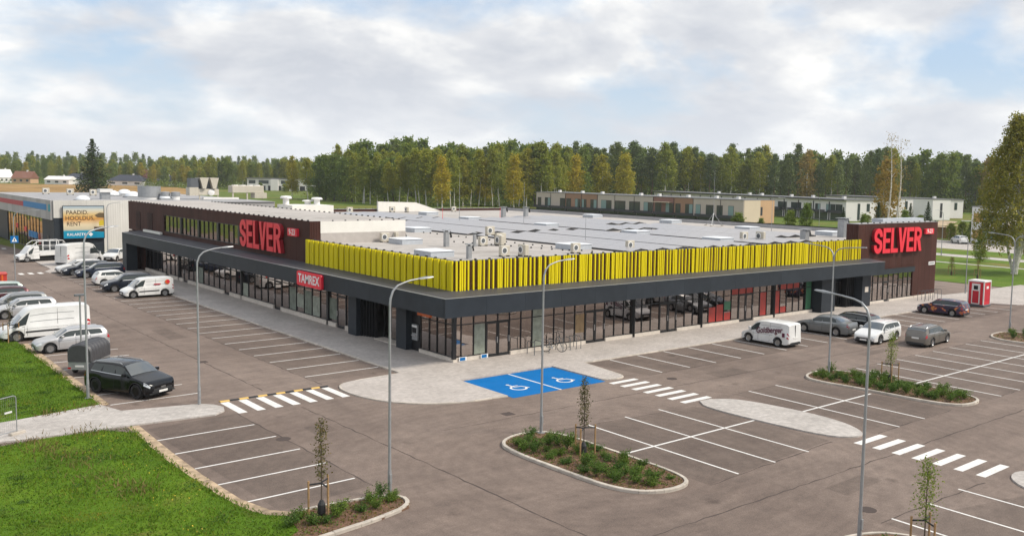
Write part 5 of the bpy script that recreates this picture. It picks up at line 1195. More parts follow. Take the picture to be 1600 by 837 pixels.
    def crossglass(nm, s0, s1, t0=6.12):
        g = []; ns = 5; js = [t0, 6.6, 7.3, 8.0]
        for i in range(ns+1):
            s = s0+(s1-s0)*i/ns; row = []
            for side in (1, -1):
                r_ = [P3(s, t, side)+Vector((.010 if s < L/2 else -.010, 0, .010)) for t in (js if side == 1 else js[-2::-1])]; row += r_
            g += row
        k = 7; fs = [(i*k+j, i*k+j+1, (i+1)*k+j+1, (i+1)*k+j) for i in range(ns) for j in range(k-1)]
        MB().add(g, fs).build(nm, 'screen_glass', root, smooth=40)
    crossglass('windshield', (P['cowl']+.018)*L, (P['wf']-.012)*L)
    if kind not in ('van', 'bigvan'): crossglass('rear_window', (P['rr']+.012)*L, (P['rb']-.008)*L)
    wins = P['win'] if side_windows else P['win'][:1]
    for side in (1, -1):
        for i, (a, c) in enumerate(wins):
            fr_ = i == 0; a2 = a-(.045 if fr_ else 0)
            patch('side_window', glass, a2*L, c*L, 5.10, 5.86, side, .010, 6, 1, slant=(.045*L if fr_ else (-.03*L if i == len(wins)-1 and kind not in ('van', 'bigvan') else 0)))
        patch('headlight', 'lamp_clear', .012*L, .075*L, 3.55, 4.55, side, .012, 3, 1)
        patch('tail_light', 'lamp_red', .955*L, .992*L, 3.5 if not boxy else 3.2, 4.75 if not boxy else 5.1, side, .010, 3, 1)
        if lower_black: patch('side_trim', 'plastic_dark', wf+ar+.1, wr-ar-.1, 2.85, 3.15, side, .02, 3, 1); patch('bumper_trim', 'plastic_dark', .01*L, wf-ar-.03, 1.2, 3.3, side, .008, 3, 1)
        else: patch('sill', sill, wf+ar+.02, wr-ar-.02, 1.4, 2.25, side, .006, 3, 1)
        seams = [w_[0]*L for w_ in wins[1:]] if len(wins) > 1 else [wins[0][1]*L+.06]
        for s in seams+[(wins[0][0]-.035)*L if not boxy else wf+ar+.02]: patch('door_seam', 'dark_void', s-.008, s+.008, 2.3, 4.9, side, .006, 1, 4)
        for s in seams: patch('door_handle', 'plastic_dark' if boxy else paintm, s-.30, s-.12, 4.25, 4.5, side, .03, 1, 1)
        s = (P['cowl']+.075 if not boxy else P['win'][0][0])*L; p = P3(s, 5.0, side)
        MB().bev(p.x-.10, p.x+.06, p.y+side*.03, p.y+side*.24, p.z+.02, p.z+(.17 if not boxy else .30), .03).build('mirror', paintm if not lower_black else 'plastic_dark', root)
        for s_ in (wf, wr): # dark lip round each wheel arch
            MB().tube([(L/2-s_-ar*math.cos(R(d)), side*(hw(s_+ar*math.cos(R(d)))*.992), wheel_r+ar*math.sin(R(d))) for d in range(8, 173, 12)], .022, 5).build('arch_lip', 'plastic_dark', root)
        a_, c_ = wins[0][0]*L+.02, wins[-1][1]*L-.02
        if not boxy: patch('window_trim', 'steel', a_, c_, 5.0, 5.07, side, .014, 5, 1)
        if boxy:
            for t_ in (5.22, 5.62): patch('panel_crease', 'galvanised', wins[0][1]*L+.25, .95*L, t_, t_+.035, side, .004, 4, 1)
            patch('door_seam', 'dark_void', .62*L-.008, .62*L+.008, 2.3, 5.9, side, .003, 1, 3)
        patch('crease_shade', 'dark_void', wf+ar+.05, wr-ar-.05, 3.62, 3.66, side, .002, 4, 1)  # dark strip on the smooth flank, painted shade of a body fold
        if rails:
            q = [P3(L*a, 6.35, side)+Vector((0, 0, z)) for a, z in ((P['wf']+.04, .0), (P['wf']+.07, .05), (P['rr']-.06, .05), (P['rr']-.03, 0))]
            MB().tube(q, .018, 6).build('roof_rail', 'steel', root)
        for s in (wf, wr):
            tm_, rm_, dk_ = wheel_parts(wheel_r, .215, rim)
            wrot = 0 if side == 1 else math.pi
            t = link('wheel', tm_, None, root, (L/2-s, side*(W/2-.115), wheel_r+.004), wrot)
            link('rim', rm_, None, t); link('brake_disc', dk_, None, t)
    zf = H*.27
    MB().bev(L/2-.12, L/2-.02, -W*.42, W*.42, g0+.05, g0+.09, .01).build('front_lip', 'plastic_dark', root); MB().tube([(-L*.12, W*.1, H-.02), (-L*.16, W*.1, H+.16)], .006, 4).build('aerial', 'plastic_dark', root)
    MB().bev(L/2-.05, L/2+.012, -W*.30, W*.30, zf-.06, zf+.10, .012).build('grille', 'plastic_dark', root)
    MB().bev(L/2-.05, L/2+.004, -W*.34, W*.34, g0+.10, g0+.20, .01).build('air_intake', 'plastic_dark', root)
    if plate:
        MB().box(L/2+.013, L/2+.026, -.26, .26, zf-.11, zf).build('number_plate', 'plate_white', root)
        zr = H*(.50 if kind in ('suv', 'wagon', 'hatch') else .42); 
        MB().box(-L/2-.02, -L/2+.004, -.26, .26, zr-.11, zr).build('number_plate', 'plate_white', root)
    MB().bev(-L/2-.012, -L/2+.06, -W*.36, W*.36, g0+.02, g0+.17, .012).build('rear_bumper_trim', 'plastic_dark', root)
    if boxy:
        MB().box(-L/2-.004, -L/2+.05, -.004, .004, g0+.3, H*.90).build('rear_door_seam', 'dark_void', root)
        MB().bev(-L/2-.02, -L/2+.06, -W*.30, W*.30, g0+.17, g0+.19, .004).build('rear_step', 'plastic_dark', root)
    return root, P3, L, W, H
LEFT, UP, DOWN, RIGHT = math.pi, math.pi/2, -math.pi/2, 0.0
# left strip of bays
q7, P3q, *_ = make_car('black_suv', 'large black SUV with black wheels beside the lamp post, nearest on the left', 'car', (-17.82, 3.55), math.atan2(-2.65, 1.23), 'suv', 4.80, 1.88, 1.70, 2.92, 'paint_black', 'cars parked along the lawn edge', .385, 'rim_black', rails=True)
for k in range(4): MB().lathe([(.035,0),(.05,0),(.05,.008),(.035,.008)], Matrix.Translation((2.415,-.10+.066*k,.60)) @ Matrix.Rotation(R(90), 4, 'Y'), 14, False).build('badge_ring', 'steel', q7)
make_car('silver_wagon', 'silver estate car parked nose to the lawn beside the big white van', 'car', (-17.5, 17.9), LEFT+.0, 'wagon', 4.25, 1.74, 1.47, 2.58, 'paint_silver', 'cars parked along the lawn edge', .315, rails=True)
dv, *_ = make_car('delivery_van', 'tall plain white delivery van parked nose to the lawn', 'van', (-17.95, 23.5), LEFT, 'bigvan', 5.45, 1.98, 2.28, 3.5, 'paint_white', 'cars parked along the lawn edge', .345, lower_black=True, side_windows=False, front_oh=.95)
make_car('silver_car', 'silver car behind the tall white van, nose to the lawn', 'car', (-17.3, 34.3), LEFT, 'wagon', 4.55, 1.81, 1.50, 2.66, 'paint_silver', 'cars parked along the lawn edge', .315)
make_car('grey_car', 'grey car second behind the tall white van', 'car', (-17.3, 37.6), LEFT, 'wagon', 4.6, 1.82, 1.52, 2.7, 'paint_grey', 'cars parked along the lawn edge', .32, rails=True)
make_car('maroon_car', 'dark maroon car third behind the tall white van', 'car', (-17.4, 43.0), LEFT, 'hatch', 4.3, 1.78, 1.50, 2.6, 'paint_maroon', 'cars parked along the lawn edge', .31)
make_car('pale_car', 'pale green car at the far end of the lawn-side row', 'car', (-17.2, 46.6), LEFT, 'hatch', 4.25, 1.77, 1.52, 2.58, 'paint_pale', 'cars parked along the lawn edge', .31)
# row along the store's left front
GL = 'cars parked along the left shopfronts'
bv, P3b, *_ = make_car('small_van', 'small white van with red emblem on its side, nearest along the left shopfronts', 'van', (-6.22, 41.6), LEFT+.03, 'van', 4.38, 1.81, 1.80, 2.73, 'paint_white', GL, .315, lower_black=True, side_windows=False)
fv = lambda u, v, d: (u, .905+d, v)
MB().add([fv(-1.55+.22*math.cos(R(30*i)), 1.35+.22*math.sin(R(30*i)), .012) for i in range(12)], [tuple(range(11, -1, -1))]).build('emblem', 'sign_orange', bv); MB().add([fv(-1.60+.14*math.cos(R(30*i)), 1.38+.14*math.sin(R(30*i)), .016) for i in range(12)], [tuple(range(11, -1, -1))]).build('emblem', 'sign_red', bv)
MB().add([fv(-.95, 1.12, .012), fv(-.95, 1.24, .012), fv(-.35, 1.24, .012), fv(-.35, 1.12, .012)], [(0,1,2,3)]).build('lettering', 'stripe_red', bv)
make_car('dark_suv', 'dark SUV right behind the small white emblem van', 'car', (-6.45, 46.85), LEFT, 'suv', 4.6, 1.85, 1.66, 2.68, 'paint_navy', GL, .34, rails=True)
make_car('white_hatchback', 'white hatchback parked tail out between two dark cars', 'car', (-6.1, 52.6), RIGHT, 'hatch', 4.05, 1.73, 1.47, 2.54, 'paint_white', GL, .305)
make_car('dark_estate', 'dark blue estate parked nose out beyond the white hatchback', 'car', (-5.7, 60.2), LEFT-.05, 'wagon', 4.75, 1.83, 1.55, 2.75, 'paint_darkblue', GL, .325, rails=True)
make_car('dark_wagon', 'second dark estate, nearly hidden beyond the dark blue one', 'car', (-6.35, 63.4), LEFT, 'wagon', 4.7, 1.83, 1.52, 2.72, 'paint_navy', GL, .32)
make_car('white_car', 'white car at the far end of the left shopfront row', 'car', (-6.45, 65.9), LEFT, 'wagon', 4.6, 1.80, 1.48, 2.68, 'paint_white', GL, .315)
bgv, P3g, *_ = make_car('panel_van', 'tall white crew van with dark side window by the far portal leg', 'van', (-4.2, 75.6), math.atan2(5.3, 6.9), 'bigvan', 6.2, 2.05, 2.65, 3.9, 'paint_white', None, .35, side_windows=False, lower_black=False)
MB().box(.55, 1.75, -1.04, -1.025, 1.35, 1.95).build('side_window', 'car_glass', bgv); MB().box(.9, 2.05, -1.035, -1.02, 1.98, 2.0).build('door_rail', 'plastic_dark', bgv)
make_car('small_white_car', 'small white car in the gap beside the portal leg', 'car', (0.6, 79.0), math.atan2(2, 1.6)+math.pi, 'hatch', 3.9, 1.7, 1.5, 2.5, 'paint_white', None, .30)
# cars in the right lot
GR = 'cars parked before the right shopfronts'
gv, P3v, *_ = make_car('lettered_van', 'white van with purple script lettering facing the right shopfront', 'van', (22.45, -7.4), UP+.03, 'van', 4.22, 1.78, 1.76, 2.52, 'paint_white', GR, .315, side_windows=False)
mat('print_purple', (0.10, 0.008, 0.035), .5)
frV = lambda u, v, d: (-u*.95, .885+d, v*.96)   # left flank, text runs towards the tail
place_text(gv, 'lettering', 'Goldberger', 0.60, frV, .50, 1.16, .05, 'print_purple', .014, .84, .25, 1.0, R(7))
MB().add([frV(1.66,.80,.012), frV(1.90,.80,.012), frV(1.90,1.10,.012), frV(1.66,1.10,.012)], [(0,1,2,3)]).build('emblem', 'print_purple', gv)
make_car('grey_saloon', 'grey saloon car facing the right shopfront', 'car', (29.85, -7.15), UP+.11, 'sedan', 4.70, 1.81, 1.48, 2.70, 'paint_grey', GR, .325)
make_car('black_estate', 'black estate beside the grey saloon', 'car', (32.75, -7.5), UP+.02, 'wagon', 4.75, 1.83, 1.50, 2.75, 'paint_black', GR, .325, rails=True)
make_car('white_estate', 'white estate driving in the aisle behind the grey saloon', 'car', (30.2, -11.45), LEFT+.09, 'wagon', 4.69, 1.83, 1.48, 2.69, 'paint_white', None, .325, rails=True)
make_car('taupe_wagon', 'grey-brown estate with roof rails beside the white one in the aisle', 'car', (32.3, -14.35), .09, 'wagon', 4.65, 1.79, 1.48, 2.70, 'paint_taupe', None, .325, rails=True)
make_car('wrapped_car', 'dark purple car with orange printed wrap before the brown block', 'car', (47.95, -7.55), UP+.03, 'wagon', 4.35, 1.75, 1.46, 2.6, 'paint_wrap', GR, .31)
make_car('parked_suv', 'white car parked under the white house in the distance', 'car', (148.5, 40.0), .9, 'suv', 4.6, 1.85, 1.7, 2.7, 'paint_white', None, .34)
make_car('distant_car', 'silver car at the right picture edge beyond the birch', 'car', (137, 18.0), 1.2, 'suv', 4.6, 1.85, 1.65, 2.7, 'paint_silver', None, .34)
make_car('red_car', 'red car cut by the left picture edge near the far shop', 'car', (-8.6, 112.0), UP, 'hatch', 4.2, 1.75, 1.5, 2.6, 'paint_maroon', None, .31)
# flatbed with tarpaulin hoops
fb = empty('flatbed_truck', (-7.3, 82.0, 0), LEFT+.17); tag(fb, 'white flatbed van with bare white hoop frame at the far left', 'truck')
cabr, P3c, *_ = make_car('tmp_cab', 'x', 'x', (0, 0), 0, 'bigvan', 5.2, 1.95, 2.1, 3.4, 'paint_white', None, .33, side_windows=False)
for ch in list(cabr.children):
    if ch.name.split('.')[0] in ('body', 'rear_door_seam', 'rear_step'): bpy.data.objects.remove(ch)
    else: ch.parent = fb
bpy.data.objects.remove(cabr)
b = MB()
pr = [(2.6,.35),(2.6,.62),(2.45,.80),(1.95,1.02),(1.35,1.85),(1.1,1.98),(.45,1.98),(.35,1.85),(.35,.35)]
for s in (-1, 1): pass
V = [(x, -.93+(.12 if z > 1.2 else 0), z) for x, z in pr]+[(x, .93-(.12 if z > 1.2 else 0), z) for x, z in pr]; n = len(pr)
b.add(V, [tuple(range(n)), tuple(range(2*n-1, n-1, -1))]+[(i, n+i, n+(i+1) % n, (i+1) % n) for i in range(n)]); b.build('body', 'paint_white', fb, smooth=25)
MB().box(-2.7, .3, -1.0, 1.0, .75, .86).build('bed', 'paint_white', fb)
for y in (-1.0, .96): MB().box(-2.7, .3, y, y+.04, .862, 1.25).build('side_board', 'paint_white', fb)
MB().box(-2.74, -2.7, -1, 1, .75, 1.25).build('tail_board', 'paint_white', fb)
for y in (-.95, .95): MB().tube([(-2.65,y,1.2),(-2.6,y,2.3),(-2.4,y,2.55),(-.2,y,2.55),(.5,y,2.5),(1.15,y,2.05)], .035, 6).build('hoop_rail', 'white_plain', fb)
for x in (-2.4, -1.6, -.8, 0.0): MB().tube([(x,-.95,1.2),(x,-.95,2.54),(x,.95,2.54),(x,.95,1.2)], .028, 6).build('hoop', 'white_plain', fb)
for y in (-.95, .95): MB().tube([(-2.6,y,1.9),(0,y,1.9)], .022, 6).build('frame_bar', 'white_plain', fb)
# covered trailer behind the black SUV
tr = empty('covered_trailer', (-18.25, 9.9, 0), R(52)); tr.scale = (.9, .9, .9); tag(tr, 'grey box trailer with ribbed dark cover behind the black SUV', 'trailer')
MB().bev(-1.3, 1.3, -.70, .70, .45, .95, .03).build('box', 'galvanised', tr)
pr = [(-.74,.955),(-.74,1.55),(-.64,1.82),(-.40,2.0),(0,2.06),(.40,2.0),(.64,1.82),(.74,1.55),(.74,.955)]
V = []; xs = [-1.34]+[v for k in range(7) for v in (-1.2+.4*k-.05, -1.2+.4*k+.0, -1.2+.4*k+.05)]+[1.34]
for x in xs:
    s = 1.03 if any(abs(x-(-1.2+.4*k)) < .01 for k in range(7)) else 1.0
    if abs(x) > 1.3: s = .94
    V += [(x, y*s, .95+(z-.95)*s) for y, z in pr]
n = 9; MB().add(V, [(i*n+j, i*n+j+1, (i+1)*n+j+1, (i+1)*n+j) for i in range(len(xs)-1) for j in range(n-1)]+[tuple(range(n)), tuple((len(xs)-1)*n+j for j in range(n-1, -1, -1))]).build('cover', 'trailer_cover', tr, smooth=35)
for y in (-1, 1):
    tm_, rm_, dk_ = wheel_parts(.29, .18, 'rim_silver'); t = link('wheel', tm_, None, tr, (-.1, y*.84, .295), 0 if y > 0 else math.pi); link('rim', rm_, None, t); link('brake_disc', dk_, None, t)
    MB().tube([(-.45,y*.84,.38),(-.36,y*.84,.60),(-.1,y*.84,.68),(.16,y*.84,.60),(.25,y*.84,.38)], .10, 6).build('mudguard', 'plastic_dark', tr)
    MB().box(-1.33, -1.305, y*.62-.09, y*.62+.09, .5, .6).build('tail_light', 'lamp_red', tr)
MB().tube([(1.3,-.5,.5),(2.5,0,.48)], .04, 6).build('drawbar', 'galvanised', tr); MB().tube([(1.3,.5,.5),(2.5,0,.48)], .04, 6).build('drawbar', 'galvanised', tr)
MB().box(-1.325, -1.303, -.26, .26, .62, .73).build('number_plate', 'plate_white', tr)
# ------------------------------------------------------------------ lamp posts and street furniture
def lamp_post(x, y, h, arms, label, reach=1.2, group='lamp posts of the car park', z=0.0, kink=True):
    r = empty('lamp_post', (x, y, z)); tag(r, label, 'lamp post', group)
    MB().cyl((0,0), .17, 0, .03, 14).build('base_plate', 'galvanised', r)
    MB().tube([(0,0,.03),(0,0,.9),(0,0,1.0),(0,0,h-.75)], [.075,.07,.057,.042], 12).build('pole', 'galvanised', r, smooth=50)
    MB().box(-.045, .045, -.098, -.07, .45, .8).build('hatch', 'galvanised', r)
    for a in arms:
        c, s = math.cos(a), math.sin(a); q = [(0, h-.78), (0.02, h-.55), (.12, h-.28), (.32, h-.09), (.6, h+.0), (reach*.7, h+.06), (reach, h+.10)]
        MB().tube([(u*c, u*s, z_) for u, z_ in q], [.046,.044,.041,.038,.035,.032,.03], 8).build('arm', 'galvanised', r, smooth=50)
        M = Matrix.Translation((c*(reach+.28), s*(reach+.28), h+.125)) @ Matrix.Rotation(a, 4, 'Z') @ Matrix.Rotation(R(-5), 4, 'Y')
        b = MB(); b.add([M @ Vector(p) for p in ((-.30,-.05,-.02),(.0,-.10,-.02),(.30,-.07,-.02),(.30,.07,-.02),(0,.10,-.02),(-.30,.05,-.02),(-.30,-.04,.03),(0,-.08,.035),(.28,-.05,.015),(.28,.05,.015),(0,.08,.035),(-.30,.04,.03))],
              [(5,4,3,2,1,0),(6,7,8,9,10,11)]+[(i,(i+1)%6,6+(i+1)%6,6+i) for i in range(6)])
        hd = b.build('lamp_head', 'galvanised', r); bb_ = MB(); bb_.obox(M @ Matrix.Translation((.06,0,-.027)), .34, .12, .01); bb_.build('diffuser', 'skylight_dome', r)
    return r
lamp_post(-15.9, -1.3, 7.75, [0.0], 'single-arm lamp post at the tip of the left path')
lamp_post(-14.95, -18.5, 7.75, [0.0], 'single-arm lamp post in the bottom left planting bed', z=.05)
lamp_post(-5.55, -15.6, 7.75, [0.0], 'single-arm lamp post at the central planting island', z=.08)
lamp_post(16.4, -16.3, 7.75, [R(90), R(-90)], 'double-arm lamp post at the right planting island', 1.6, z=.08)
lamp_post(-5.3, -31.75, 7.9, [R(90)], 'single-arm lamp post rising from the bottom edge at the right', 1.5, z=.08)
lamp_post(42.4, -15.95, 7.75, [R(90), R(-90)], 'double-arm lamp post at the far right planting island', 1.6, z=.08)
lamp_post(-15.0, 51.3, 7.5, [R(-25)], 'curved lamp post beside the red container with crossing sign', 1.6)
lamp_post(-19.85, 3.3, 8.55, [R(20)], 'tall lamp post on the lawn edge beside the black SUV', 1.3, z=.03)
lamp_post(1.6, 86.6, 7.0, [R(0)], 'lamp post standing before the billboard', 1.4)
lamp_post(65.1, -1.4, 6.1, [R(180)], 'slim lamp post behind the red booth', .8)
lamp_post(113.5, 26.0, 7.5, [R(150)], 'distant lamp post on the road right of the brown block', 1.0)
lamp_post(120, 62, 8.5, [R(160)], 'distant lamp post before the white row houses', 1.6); lamp_post(118, 53, 9.0, [R(160)], 'distant lamp post left of a conifer before the row houses', 1.2)
# pedestrian sign on the curved lamp post
ps = empty('crossing_sign', (-15.0, 51.15, 4.9)); tag(ps, 'blue pedestrian crossing sign on the curved lamp post at the far left', 'sign')
ps.scale = (.72, .72, .72); MB().box(-.45, .45, -.03, 0, -.45, .45).build('plate', 'road_blue', ps); MB().add([(-.32,-.034,-.3),(.32,-.034,-.3),(0,-.034,.32)], [(0,1,2)]).build('triangle', 'white_plain', ps); MB().box(-.05,.05,-.04,-.036,-.22,.1).build('figure', 'plastic_dark', ps)
pst = empty('sign_post', (-17.9, 13.4, 0)); tag(pst, 'short grey post with flat dark top beside the tall lamp post', 'post')
MB().cyl((0,0), .05, 0, 4.0, 10).build('pole', 'galvanised', pst); MB().bev(-.3, .3, -.12, .12, 4.002, 4.12, .03).build('top', 'unit_grille', pst)
# red container at the left edge
rc = empty('red_container', (-17.4, 52.9, 0), -.1); tag(rc, 'red orange skip container at the left picture edge', 'container'); mat('container_red', (0.55, 0.045, 0.03), .55, var=.3, vscale=1.5)
MB().bev(-1.9, 1.9, -1.0, 1.0, .1, 1.55, .04).build('body', 'container_red', rc); MB().box(-1.95, 1.95, -1.05, 1.05, 1.552, 1.66).build('rim', 'container_red', rc)
for k in range(5): MB().box(-1.75+.8*k, -1.6+.8*k, -1.07, -1.002, .12, 1.54).build('rib', 'sign_orange', rc)
bs = empty('info_board', (-16.7, 55.0, 0)); tag(bs, 'dark board with blue picture above the red container', 'board')
MB().box(-.9, .9, -.04, 0, 1.7, 2.7).build('panel', 'dark_panel', bs); MB().box(-.5, .5, -.05, -.042, 2.0, 2.5).build('picture', 'stripe_blue', bs)
for x in (-.75, .75): MB().cyl((x,.04), .04, 0, 2.7, 8).build('post', 'galvanised', bs)
# red booth right
bo = empty('red_booth', (56.55, -6.85, 0.07), R(2)); tag(bo, 'red and white toilet booth on the pavement at the right', 'booth')
mat('booth_red', (0.60, 0.018, 0.035), .4, var=.06); mat('booth_dark', (0.48, 0.012, 0.03), .45)
MB().bev(-.85, .85, -.85, .85, 0, .16, .03).build('base', 'unit_grille', bo); MB().box(-.75, .75, -.75, .75, .162, 2.35).build('body', 'booth_red', bo)
MB().bev(-.82, .82, -.82, .82, 2.352, 2.50, .04).build('roof', 'unit_white', bo)
for x in (-.75, .75):
    for y in (-.75, .75): MB().box(x-.05, x+.05, y-.05, y+.05, .163, 2.351).build('corner_post', 'unit_white', bo)
d = MB().box(-.835, -.753, -.40, .40, .2, 2.2).build('door', 'unit_white', bo); MB().box(-.85, -.837, -.30, .30, .3, 1.5).build('door_panel', 'booth_dark', d); MB().box(-.85, -.837, -.2, .2, 1.62, 2.0).build('door_window', 'dark_void', d)
MB().box(-.5, .5, -.76, -.752, .5, 2.1).build('side_panel', 'booth_dark', bo); MB().box(-.2, .3, -.77, -.762, 1.7, 1.95).build('lettering', 'white_print', bo)
# bicycle and racks
def rack(x, y, label, group, axis=0, h=.85):
    r = empty('bike_rack', (x, y, .07), axis); tag(r, label, 'bike rack', group)
    MB().tube([(0,-.38,0),(0,-.38,h-.1),(0,-.30,h),(0,.30,h),(0,.38,h-.1),(0,.38,0)], .022, 8).build('hoop', 'unit_grille', r, smooth=50)
    for y_ in (-.38, .38): MB().cyl((0,y_), .07, 0, .012, 10).build('foot_plate', 'galvanised', r)
for x in (5.45, 6.05, 6.7, 7.9, 8.55, 9.1, 9.5): rack(x, -.85, 'grey hoop bike rack before the right shopfront', 'bike racks near the corner')
for x in (54.6, 55.4, 56.2, 57.2, 58.0): rack(x, -1.9, 'grey hoop bike rack before the brown block', 'bike racks at the brown block', 0, 1.0)
bk = empty('bicycle', (7.2, -1.1, .07), R(-42)); tag(bk, 'dark bicycle leaning at the racks near the corner', 'bicycle')
for x in (-.52, .54):
    w_ = MB().lathe([(.33,-.02),(.35,0),(.33,.02),(.31,0),(.33,-.02)], Matrix.Translation((x,0,.35)) @ Matrix.Rotation(R(90),4,'X'), 24, False).build('wheel', 'rubber', bk)
    b = MB()
    for k in range(12): b.tube([(x,0,.35),(x+.32*math.cos(R(30*k)),0,.35+.32*math.sin(R(30*k)))], .004, 3, False)
    b.build('spokes', 'steel', w_)
fr_ = MB()
for a, c in (((-.52,0,.35),(-.12,0,.32)),((-.12,0,.32),(-.22,0,.82)),((-.52,0,.35),(-.2,0,.72)),((-.2,0,.74),(.36,0,.80)),((-.12,0,.32),(.38,0,.70)),((.36,0,.88),(.42,0,.62)),((.42,0,.62),(.54,0,.35))): fr_.tube([a, c], .022, 6)
fr_.build('frame', 'unit_grille', bk)
MB().bev(-.36, -.10, -.07, .07, .86, .92, .02).build('saddle', 'plastic_dark', bk); MB().tube([(-.22,0,.8),(-.23,0,.87)], .015, 6).build('seat_post', 'steel', bk)
MB().tube([(.28,-.28,1.02),(.38,-.18,1.04),(.38,.18,1.04),(.28,.28,1.02)], .016, 6).build('handlebar', 'plastic_dark', bk); MB().tube([(.36,0,.85),(.385,0,1.04)], .016, 6).build('stem', 'steel', bk)
MB().lathe([(.09,-.006),(.09,.006)], Matrix.Translation((-.12,-.03,.32)) @ Matrix.Rotation(R(90),4,'X'), 14).build('chainring', 'steel', bk)
for s in (-1, 1): MB().tube([(-.12,s*.04,.32),(-.12+s*.12,s*.07,.32-s*.12)], .012, 5).build('crank', 'steel', bk)
# site fence panel at the left edge
fe = empty('mesh_fence', (-23.83, -1.9, .07), math.atan2(-.44, -.7)); tag(fe, 'metal mesh fence panel at the left picture edge on the path', 'fence')
MB().tube([(0,0,.05),(0,0,1.58),(.03,0,1.68),(.13,0,1.72),(3.3,0,1.72),(3.4,0,1.62),(3.4,0,.05)], .022, 8).build('frame', 'galvanised', fe, smooth=50)
MB().tube([(0,0,.18),(3.4,0,.18)], .018, 6).build('bottom_rail', 'galvanised', fe)
b = MB()
for k in range(1, 34): b.tube([(.1*k,0,.18),(.1*k,0,1.72)], .0025, 3, False)
for k in range(8): b.tube([(0,0,.3+.19*k),(3.4,0,.3+.19*k)], .0025, 3, False)
stuff(b.build('mesh_wires', 'galvanised', fe)); MB().bev(-.35, .35, -.12, .12, -.01, .12, .03).build('foot', 'kerb', fe); MB().box(.2, .55, -.03, -.01, 1.0, 1.08).build('tag_plate', 'white_plain', fe)
# ------------------------------------------------------------------ trees, shrubs, grass
rng = np.random.default_rng(11)
def leaf_quads(C, size, flat=0.0, jit=.35):
    """one small leaf-shaped face per centre, random turn"""
    n = len(C); u = rng.normal(size=(n,3)); u /= np.linalg.norm(u, axis=1)[:,None]
    w = rng.normal(size=(n,3)); w[:,2] *= (1-flat); v = np.cross(u, w); v /= np.linalg.norm(v, axis=1)[:,None]
    s = size*(1+jit*rng.uniform(-1,1,size=(n,1)))
    return np.stack([C-u*s*.62, C-v*s*.40, C+u*s*.62, C+v*s*.40], 1)
def clumps(H, base, rad, n, per, rc, power=1.0, shell=.55):
    """clump centres through a crown volume whose radius along height is rad(t)"""
    out = []
    for i in range(n):
        t = rng.uniform(0, 1)**power; a = rng.uniform(0, 2*np.pi); rr = rad(t)*math.sqrt(rng.uniform(shell**2, 1))*rng.uniform(.7, 1.08)
        c = np.array([rr*math.cos(a), rr*math.sin(a), base+(H-base)*t])
        k = int(per*rng.uniform(.6, 1.4)); r = rc*rng.uniform(.6, 1.3)*(1-.35*t)
        p = rng.normal(size=(k,3))*r*.5; p[:,2] *= .8; out.append(c+p)
    return np.concatenate(out)
def trunk_mb(H, r0, top=.92, bend=.25, limbs=0, base=.3, spread=2.0):
    b = MB(); k = 6; pts = [(bend*math.sin(i*1.1+H), bend*math.cos(i*.9)-bend, H*top*i/k) for i in range(k+1)]
    b.tube(pts, [r0*(1-.85*i/k) for i in range(k+1)], 6)
    for j in range(limbs):
        t = base+(1-base)*.85*(j+.5)/limbs; a = j*2.4; z = H*top*t; i = min(int(t*k), k-1); p = pts[i]
        L = spread*(1-.6*t); q = [(p[0], p[1], z), (p[0]+L*.5*math.cos(a), p[1]+L*.5*math.sin(a), z+L*.5), (p[0]+L*math.cos(a), p[1]+L*math.sin(a), z+L*.75)]
        b.tube(q, [r0*.32*(1-t*.6), r0*.2*(1-t*.6), r0*.07], 4)
    return b
PROTO = {}
